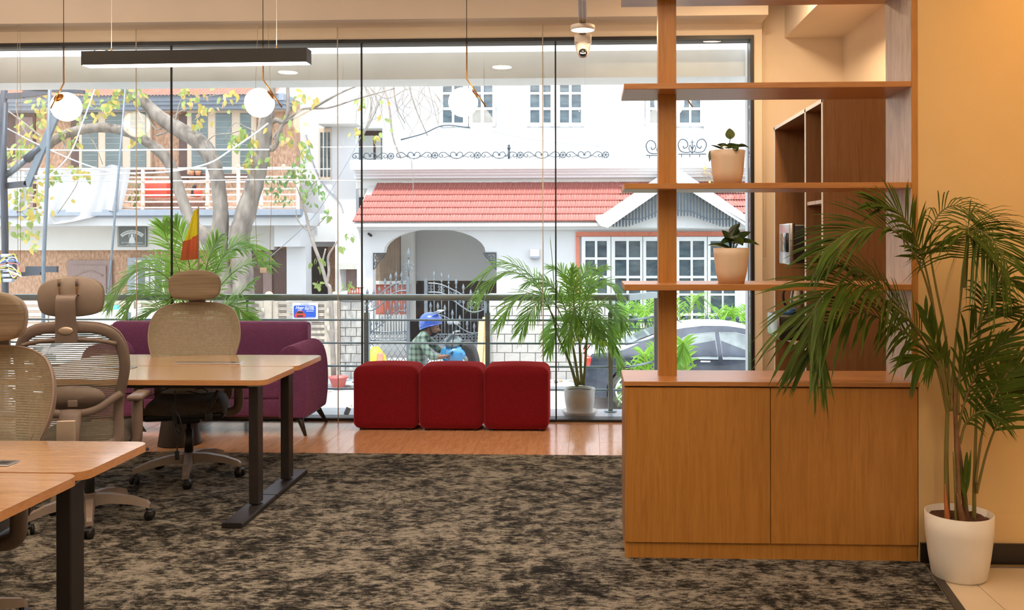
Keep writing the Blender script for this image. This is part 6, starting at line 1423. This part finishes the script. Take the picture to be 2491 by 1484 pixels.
ob = MB().tube([(0, 0, 0), p - o], .018, 8).build('stay_wire', M['galv']); ob.location = o; tag(ob, 'blue grey stay wire slanting in front of the name plaque', 'cable', 'overhead cables')
# ================================================================== CARS
def car(name, label, u_rear, y, vtop, vsill, L, flip, paint, roof, k=1.0):
    x0 = PY(u_rear, 900, y).x; t = thing(name, label, 'car', (x0 + L / 2, y + .88, GZ))
    Hc = 1.45 * k; W_ = 1.76
    TOP = [(0, .62), (.01, .80), (.02, .93), (.035, .985), (.10, 1.01), (.14, 1.045), (.20, 1.17), (.27, 1.31), (.34, 1.40), (.42, 1.445), (.50, 1.44), (.56, 1.40), (.62, 1.30), (.68, 1.15), (.72, 1.02), (.78, .97), (.88, .92), (.95, .84), (.985, .72), (1, .5)]
    def top(a):
        for (p, z), (p2, z2) in zip(TOP, TOP[1:]):
            if p <= a <= p2: return lerp(z, z2, (a - p) / (p2 - p)) * k
        return .5
    wheels = (.165, .80); R = .335
    def bot(a):
        z = .22 + .10 * max(0, (.06 - a) / .06) + .08 * max(0, (a - .93) / .07)
        for w_ in wheels:
            d = abs(a - w_) * L
            if d < R + .05: z = max(z, .32 + math.sqrt((R + .05) ** 2 - d * d))
        return z
    def inset(z, a): 
        e = .10 * (max(0, .05 - a) / .05) + .14 * (max(0, a - .94) / .06)
        zz = z / k
        return e + (.02 * max(0, .5 - zz) / .5) + (.26 * ((zz - .93) / .52) ** 1.0 if zz > .93 else -.015 * math.sin(PI * min(1, zz / .93)))
    xs_ = sorted(set([i / 60 for i in range(61)] + [w_ + s_ * (R + .05) / L * math.cos(q_) for w_ in wheels for s_ in (1, -1) for q_ in (0, .3, .6, .9, 1.2)]))
    xs_ = [a for a in xs_ if 0 <= a <= 1]; NR = 10; m = MB()
    def X(a): return (a - .5) * L * (1 if not flip else -1)
    for s_ in (-1, 1):
        vs = [(X(a), s_ * (W_ / 2 - inset(lerp(bot(a), top(a), j / NR), a)), lerp(bot(a), top(a), j / NR)) for a in xs_ for j in range(NR + 1)]
        m.add(vs, [(i * (NR + 1) + j, i * (NR + 1) + j + 1, (i + 1) * (NR + 1) + j + 1, (i + 1) * (NR + 1) + j) for i in range(len(xs_) - 1) for j in range(NR)], True)
    m.slot(1); vs = []
    for a in xs_:
        z = top(a); yi = W_ / 2 - inset(z, a); vs += [(X(a), -yi, z), (X(a), -yi * .6, z + .02), (X(a), yi * .6, z + .02), (X(a), yi, z)]
    m.add(vs, [(i * 4 + j, i * 4 + j + 1, i * 4 + 5 + j, i * 4 + 4 + j) for i in range(len(xs_) - 1) for j in range(3)], True)
    m.slot(0)
    for a in (0, 1): yi = W_ / 2 - inset(.5, a); m.add([(X(a), -yi, .32), (X(a), yi, .32), (X(a), yi, top(a)), (X(a), -yi, top(a))], [(0, 1, 2, 3)])
    m.build('body', [M[paint], M[roof]], t)
    MB().box(-L * .44, L * .44, -W_ * .40, W_ * .40, .20, .5).build('underbody', M['rubber'], t)
    def win(poly, name='side_window'):
        for s_ in (-1, 1):
            mm = MB(); P = [(a, z * k) for a, z in poly]
            mm.prism(P, lambda a, z: (X(a), s_ * (W_ / 2 - inset(z, a) + .004), z), lambda a, z: (X(a), s_ * (W_ / 2 - inset(z, a) - .02), z)); mm.build(name, M['carglass'], t)
            tr = MB(); tr.tube([(X(a), s_ * (W_ / 2 - inset(z, a) + .005), z) for a, z in P], .007, 5, closed=True); tr.build('window_trim', M['cablegrey'], t)
    win([(.235, .965), (.262, 1.07), (.293, 1.08), (.286, 1.0), (.262, .93)], 'quarter_window')
    win([(.30, .91), (.325, 1.18), (.37, 1.30), (.455, 1.335), (.462, .90)]); win([(.478, .90), (.472, 1.335), (.53, 1.325), (.585, 1.26), (.655, 1.10), (.675, .95), (.67, .89)])
    m = MB(); 
    for a0, a1 in ((.605, .71),): m.grid(lambda a, b: (X(lerp(a0, a1, b)), lerp(-.55, .55, a), top(lerp(a0, a1, b)) + .028), 6, 6)
    m.build('windscreen', M['carglass'], t); m = MB(); m.grid(lambda a, b: (X(lerp(.15, .31, b)), lerp(-.55, .55, a), top(lerp(.15, .31, b)) + .028), 6, 6); m.build('rear_window', M['carglass'], t)
    for w_ in wheels:
        for s_ in (-1, 1):
            c = V((X(w_), s_ * (W_ / 2 - .09), R)); mm = MB(); mm.tube([c + V((0, -.1, 0)), c + V((0, -.09, 0)), c + V((0, .09, 0)), c + V((0, .1, 0))], [R - .03, R, R, R - .03], 28); wh = mm.build('wheel', M['rubber'], t)
            mm = MB(); co = c + V((0, s_ * .102, 0)); ring = [co + V((.235 * math.cos(2 * PI * i / 28), 0, .235 * math.sin(2 * PI * i / 28))) for i in range(28)]; mm.tube(ring, .018, 6, closed=True)
            for i in range(7): a = 2 * PI * i / 7; mm.beam(co, co + V((.23 * math.cos(a), 0, .23 * math.sin(a))), .06, .02, (0, 1, 0))
            mm.build('rim', M['alloy'], wh)
    for s_ in (-1, 1):
        MB().rbox((X(.022), s_ * .66, .84 * k), (.16, .36, .17), .04, 3).build('tail_light', M['taillight'], t)
        MB().rbox((X(.965), s_ * .62, .74 * k), (.2, .32, .14), .04, 3).build('head_lamp', M['lamplens'], t)
        MB().rbox((X(.655), s_ * .97, .98 * k), (.10, .2, .12), .04, 3).build('wing_mirror', M[paint], t)
        for a in (.44, .60): MB().rbox((X(a) - .1, s_ * .885, .86 * k), (.16, .03, .025), .01, 2).build('door_handle', M['alloy'], t)
        m = MB()
        for a in (.47, .30): m.tube([(X(a + .02 * q_), s_ * (W_ / 2 - inset(z, a) + .003), z * k) for q_, z in ((0, .34), (0, .6), (0, .92))], .004, 4)
        m.build('door_seam', M['rubber'], t)
    MB().tube([(X(.36), 0, 1.43 * k), (X(.30), 0, 1.60 * k)], .006, 5).build('aerial', M['rubber'], t)
    return t
car('sedan', 'dusty dark blue sedan parked across the street behind the balcony railing', 1417, 14.75, 783, 999, 4.65, False, 'carblue', 'carroof', .93)
car('white_car', 'white parked car whose roof shows above the purple sofa back', -110, 12.6, 757, 999, 4.2, False, 'vanwhite', 'vanwhite', 1.16)
# ================================================================== MOTORCYCLE AND RIDER
BKY = 12.5; kB = BKY / F
def bpx(u_, v_, dy=0): return PY(u_, v_, BKY + dy)
bx = PY(1085, 900, BKY).x
t = thing('motorcycle', 'blue tanked motorcycle with clear windscreen under the helmeted rider', 'motorcycle', (bx, BKY, GZ)); bo = V(t.location)
for dx in (-.62, .66):
    m = MB(); ring = [(dx + .25 * math.cos(2 * PI * i / 28), 0, .30 + .25 * math.sin(2 * PI * i / 28)) for i in range(28)]; m.tube(ring, .05, 8, closed=True); wh = m.build('wheel', M['rubber'], t)
    m = MB(); m.tube([(dx + .20 * math.cos(2 * PI * i / 24), 0, .30 + .20 * math.sin(2 * PI * i / 24)) for i in range(24)], .012, 5, closed=True)
    for i in range(10): a = PI * i / 5; m.tube([(dx, 0, .3), (dx + .2 * math.cos(a), 0, .3 + .2 * math.sin(a))], .006, 4)
    m.build('spokes', M['alloy'], wh)
def mp(name, mb, m_): return mb.build(name, m_, t)
def bl(u_, v_, dy=0): return bpx(u_, v_, dy) - bo
mp('frame', MB().tube([(-.62, .06, .3), (-.3, .06, .45), (.15, .05, .4), (.3, .03, .8)], .025, 8).tube([(-.62, -.06, .3), (-.3, -.06, .45), (.15, -.05, .4), (.3, -.03, .8)], .025, 8), M['black'])
mp('engine', MB().rbox((.02, 0, .42), (.36, .26, .30), .04, 3).cyl((.0, -.15, .42), (.0, .15, .42), .12, n=16), M['alloy'])
mp('seat', MB().rbox((-.36, 0, .78), (.62, .24, .10), .045, 3), M['black'])
mp('tank', MB().sphere(bl(1106, 862), (.20, .15, .145), 22, 14), M['tankblue'])
for s_ in (-1, 1): mp('fork', MB().tube([(.66, s_ * .08, .3), bl(1112, 845, s_ * .08)], .02, 8), M['alloy'])
mp('handlebar', MB().tube(bez([bl(1091, 866, -.38), bl(1095, 862, -.22), bl(1108, 850, 0), bl(1095, 862, .22), bl(1091, 866, .38)], 5), .012, 8), M['black'])
for s_ in (-1, 1): mp('grip', MB().tube([bl(1091, 866, s_ * .39), bl(1093, 864, s_ * .26)], .019, 8), M['rubber'])
m = MB(); a0, a1 = bl(1083, 835), bl(1112, 812)
m.grid(lambda a, b: (lerp(bl(1084, 838).x, bl(1116, 806).x, b) + .05 * math.cos((a - .5) * 2.6) - .03, (a - .5) * .42 * (1 - .35 * b), lerp(bl(1084, 838).z, bl(1116, 806).z, b) + .06 * math.sin(PI * b)), 12, 8); mp('windscreen', m, M['visor'])
mp('instrument_cowl', MB().sphere(bl(1102, 832), (.13, .15, .09), 18, 12), M['carglass'])
mp('headlamp', MB().sphere(bl(1132, 872), (.09, .10, .09), 18, 12), M['carglass']); mp('front_fairing', MB().tube(bez([bl(1120, 838), bl(1140, 850), bl(1150, 880), bl(1150, 910)], 5), [.06, .08, .10, .10, .10, .10, .10, .10, .10, .10, .10, .10, .09, .08, .07, .05], 10), M['black'])
for u_, dy in ((1110, -.3), (1094, .3)):
    mp('mirror_stem', MB().tube(bez([bl(1098, 850, dy * .7), bl(u_ - 6, 820, dy), bl(u_, 784, dy)], 5), .007, 6), M['black'])
    mp('mirror', MB().sphere(bl(u_, 784, dy), (.036, .015, .036), 16, 10), M['lamplens'])
mp('exhaust', MB().tube([(.05, -.14, .3), (-.3, -.16, .26), (-.8, -.16, .34)], [.03, .04, .05], 10), M['alloy'])
mp('rear_mudguard', MB().tube(bez([(-.45, 0, .68), (-.7, 0, .66), (-.92, 0, .48)], 5), .07, 8, up=(0, 1, 0), flat=1.0), M['black']); mp('side_stand', MB().tube([(-.1, -.1, .3), (-.15, -.28, .0)], .012, 6), M['black'])
# plaid shirt
def plaid():
    m, tt, b_ = nodes('green_plaid_shirt'); v = coords(tt, (1, 1, 1)); sx = nn(tt, 'ShaderNodeSeparateXYZ'); tt.links.new(v, sx.inputs[0])
    def band(o, f): a = nn(tt, 'ShaderNodeMath', operation='SINE'); mu = nn(tt, 'ShaderNodeMath', operation='MULTIPLY'); tt.links.new(o, mu.inputs[0]); mu.inputs[1].default_value = f; tt.links.new(mu.outputs[0], a.inputs[0]); g_ = nn(tt, 'ShaderNodeMath', operation='GREATER_THAN'); g_.inputs[1].default_value = .25; tt.links.new(a.outputs[0], g_.inputs[0]); return g_.outputs[0]
    ad = nn(tt, 'ShaderNodeMath', operation='ADD'); tt.links.new(band(sx.outputs[0], 95), ad.inputs[0]); tt.links.new(band(sx.outputs[2], 80), ad.inputs[1])
    mr = nn(tt, 'ShaderNodeMapRange'); mr.inputs[1].default_value = 0; mr.inputs[2].default_value = 2; tt.links.new(ad.outputs[0], mr.inputs[0])
    tt.links.new(ramp(tt, mr.outputs[0], [(.0, (.15, .205, .165)), (.35, (.085, .125, .10)), (.8, (.03, .05, .042))], 'CONSTANT'), b_.inputs['Base Color']); b_.inputs['Roughness'].default_value = .9; return m
M['plaid'] = plaid()
P = thing('person', 'seated rider in blue helmet and green plaid shirt leaning to the handlebar', 'person', (bpx(1003, 900).x, BKY, GZ)); po = V(P.location)
def pl(u_, v_, dy=0): return bpx(u_, v_, dy) - po
hip = pl(1012, 900); hip.z = .90; 
joints = {}; vs = []; es = []; rs = []; zone = []
def J(n, p, r, par=None, z='s'):
    joints[n] = len(vs); vs.append(V(p)); rs.append(r if isinstance(r, tuple) else (r, r)); zone.append(z)
    if par: es.append((joints[par], joints[n]))
J('pelvis', hip, (.15, .17), None, 't'); J('belly', hip + V((.0, 0, .15)), (.13, .165), 'pelvis'); chest = pl(1016, 842); J('chest', chest, (.125, .175), 'belly'); sh = pl(1028, 818); J('upper', sh, (.09, .14), 'chest')
nk = pl(1040, 806); J('neck', nk, .058, 'upper', 'h'); hd = pl(1048, 793); J('head', hd, .085, 'neck', 'h'); J('crown', hd + V((-.02, 0, .09)), .08, 'head', 'h')
for s_, n in ((-1, 'L'), (1, 'R')):
    S0 = sh + V((.0, s_ * .17, -.02)); J('sh' + n, S0, .068, 'upper'); el = pl(1056, 864) + V((0, s_ * .24, 0)) if s_ < 0 else pl(1062, 858) + V((0, .22, 0)); J('ua' + n, S0.lerp(el, .5), .056, 'sh' + n); J('el' + n, el, .047, 'ua' + n)
    wr = pl(1082, 861) + V((0, s_ * .30, 0)); J('fa' + n, el.lerp(wr, .5), .042, 'el' + n); J('wr' + n, wr, .030, 'fa' + n, 'h'); pm = wr + V((.05, s_ * .0, .005)); J('pm' + n, pm, (.024, .036), 'wr' + n, 'h')
    for f in range(4):
        b0 = pm + V((.035, s_ * (.027 - .018 * f), .012)); J('f%d%s' % (f, n), b0, .0095, 'pm' + n, 'h'); ln = (.030, .034, .031, .025)[f]
        J('g%d%s' % (f, n), b0 + V((ln, 0, -.012)), .009, 'f%d%s' % (f, n), 'h'); J('h%d%s' % (f, n), b0 + V((ln * .9, 0, -.04)), .008, 'g%d%s' % (f, n), 'h'); J('i%d%s' % (f, n), b0 + V((ln * .3, 0, -.05)), .007, 'h%d%s' % (f, n), 'h')
    J('t0' + n, pm + V((.005, -s_ * .035, -.012)), .011, 'pm' + n, 'h'); J('t1' + n, pm + V((.035, -s_ * .045, -.035)), .0095, 't0' + n, 'h'); J('t2' + n, pm + V((.055, -s_ * .035, -.05)), .008, 't1' + n, 'h')
    h0 = hip + V((.03, s_ * .10, -.02)); J('hp' + n, h0, .095, 'pelvis', 't'); kn = V((bx - po.x + .12, s_ * .24, .62)); J('th' + n, h0.lerp(kn, .5), .085, 'hp' + n, 't'); J('kn' + n, kn, .062, 'th' + n, 't'); an = V((bx - po.x - .10, s_ * .22, .22)); J('cf' + n, kn.lerp(an, .45), .056, 'kn' + n, 't'); J('an' + n, an, .042, 'cf' + n, 't'); J('ft' + n, an + V((.10, 0, -.07)), (.04, .05), 'an' + n, 'b'); J('to' + n, an + V((.2, 0, -.09)), (.03, .045), 'ft' + n, 'b')
me = bpy.data.meshes.new('body'); me.from_pydata(vs, es, []); ob = bpy.data.objects.new('skin_tmp', me); COL.objects.link(ob)
md = ob.modifiers.new('skin', 'SKIN'); md.use_smooth_shade = True
for i, r in enumerate(rs): me.skin_vertices[0].data[i].radius = r
me.skin_vertices[0].data[0].use_root = True
ob.modifiers.new('sub', 'SUBSURF').levels = 2
bm_ = bpy.data.meshes.new_from_object(ob.evaluated_get(bpy.context.evaluated_depsgraph_get())); bpy.data.objects.remove(ob); bm_.name = 'body'
bm_.materials.clear()
for k_ in ('plaid', 'trouser', 'skin', 'black'): bm_.materials.append(M[k_])
ix = {'s': 0, 't': 1, 'h': 2, 'b': 3}
for p_ in bm_.polygons:
    c = p_.center; best = min(range(len(vs)), key=lambda i: (vs[i] - c).length - max(rs[i]) * .6); p_.material_index = ix[zone[best]]
body = put('body', bm_, P)
hc = hd + V((.0, 0, .03))
# face: nose, beard, ear, mouth line on the near side; helmet shell and raised visor
def headpt(a, b, k=1.0):                                            # a round the head (0 = face), b from crown to chin
    ph = PI * b; d = V((math.sin(ph) * math.cos(a), math.sin(ph) * math.sin(a), math.cos(ph))); f = max(0, math.cos(a)) * math.sin(ph)
    p = V((d.x * .098, d.y * .078, d.z * .122))
    if d.z < -.2: p.x += .012 * f; p.y *= 1 - .25 * (-d.z - .2)                         # jaw and chin
    nb = math.exp(-(a / .22) ** 2) * math.exp(-((b - .57) / .055) ** 2); p.x += .030 * nb   # nose
    p.x -= .010 * math.exp(-((abs(a) - .42) / .2) ** 2) * math.exp(-((b - .47) / .05) ** 2)  # eye sockets
    p.x += .008 * math.exp(-(a / .35) ** 2) * math.exp(-((b - .70) / .03) ** 2)             # lips
    p = Matrix.Rotation(.16, 3, 'Y') @ (p * k); return hd + V((.012, 0, -.012)) + p
MB().grid(lambda a, b: headpt((a - .5) * 2 * PI, b), 40, 30).build('head', M['skin'], P)
MB().grid(lambda a, b: headpt((a - .5) * 2.9, lerp(.66, .99, b), lerp(.97, 1.06, min(1, 4 * b, 6 * a, 6 * (1 - a)))), 20, 10).build('beard', M['hair'], P)
MB().grid(lambda a, b: headpt((a - .5) * .9, lerp(.625, .665, b), 1.05), 10, 3).build('moustache', M['hair'], P)
for s_ in (-1, 1):
    MB().sphere(headpt(s_ * .42, .475), (.011, .013, .008), 10, 6).build('eye', M['hair'], P); MB().sphere(hd + V((-.005, s_ * .080, -.018)), (.026, .012, .034), 10, 8).build('ear', M['skin'], P)
hm = MB(); n1, n2 = 28, 18; hcz = hd + V((-.012, 0, .062)); vsx = []
for j in range(n2 + 1):
    for i in range(n1):
        ph = PI * j / n2 * .64; a = 2 * PI * i / n1; vsx.append(hcz + V((.15 * math.sin(ph) * math.cos(a) + (.02 if math.cos(a) > 0 else 0), .132 * math.sin(ph) * math.sin(a), .128 * math.cos(ph) + (.035 * max(0, math.cos(a)) if j > n2 * .75 else 0) - (.05 * max(0, -math.cos(a)) if j > n2 * .7 else 0))))
hm.add(vsx, [(j * n1 + i, (j + 1) * n1 + i, (j + 1) * n1 + (i + 1) % n1, j * n1 + (i + 1) % n1) for j in range(n2) for i in range(n1)], True)
hm.tube([V(vsx[n2 * n1 + i]) for i in range(n1)], .010, 6, closed=True)
hel = hm.build('helmet', M['helmetblue'], P)
MB().grid(lambda a, b: tuple(hcz + V((lerp(.0, .10, b) + .155 * math.cos((a - .5) * 2.4) - .05, .142 * math.sin((a - .5) * 2.4), lerp(.105, .15, b)))), 14, 4).build('visor', M['visor'], hel)
MB().tube(bez([hd + V((.0, -.10, .0)), hd + V((.02, -.08, -.07)), hd + V((.04, -.02, -.12))], 4), .008, 6).build('chin_strap', M['hair'], hel)
# parked scooter whose mirror peeps over the sofa
sc0 = PY(766, 808, 15.4); t = thing('scooter', 'parked scooter of which a round mirror shows beside the sofa arm', 'scooter', (sc0.x - .33, 15.4, GZ), -PI / 2)
for dx in (-.6, .62):
    MB().tube([(dx + .19 * math.cos(2 * PI * i / 24), 0, .23 + .19 * math.sin(2 * PI * i / 24)) for i in range(24)], .045, 8, closed=True).build('wheel', M['rubber'], t)
MB().tube(bez([(-.75, 0, .62), (-.4, 0, .60), (-.15, 0, .36), (.2, 0, .30), (.38, 0, .55), (.42, 0, .9)], 5), [.16, .17, .18, .19, .18, .17, .15, .14, .13, .12, .10, .10, .10, .11, .12, .13, .14, .15, .15, .15, .15, .15, .14, .13, .12, .10], 12, up=(0, 1, 0), flat=1.0).build('bodywork', M['tankblue'], t)
MB().rbox((-.42, 0, .80), (.66, .26, .10), .045, 3).build('seat', M['black'], t); MB().tube([(.62, 0, .23), (.45, 0, .95), (.42, 0, 1.02)], .03, 8).build('fork', M['alloy'], t)
MB().tube(bez([(.36, -.33, 1.02), (.44, -.15, 1.0), (.44, .15, 1.0), (.36, .33, 1.02)], 5), .014, 8).build('handlebar', M['black'], t)
for s_ in (-1, 1):
    p = V((.40, s_ * .33, sc0.z - GZ)); MB().tube(bez([(.38, s_ * .28, 1.02), (.40, s_ * .30, p.z - .10), p], 5), .008, 6).build('mirror_stem', M['black'], t)
    MB().sphere(p + V((.02, 0, .02)), (.02, .062, .052), 18, 12).build('mirror', M['lamplens'], t)
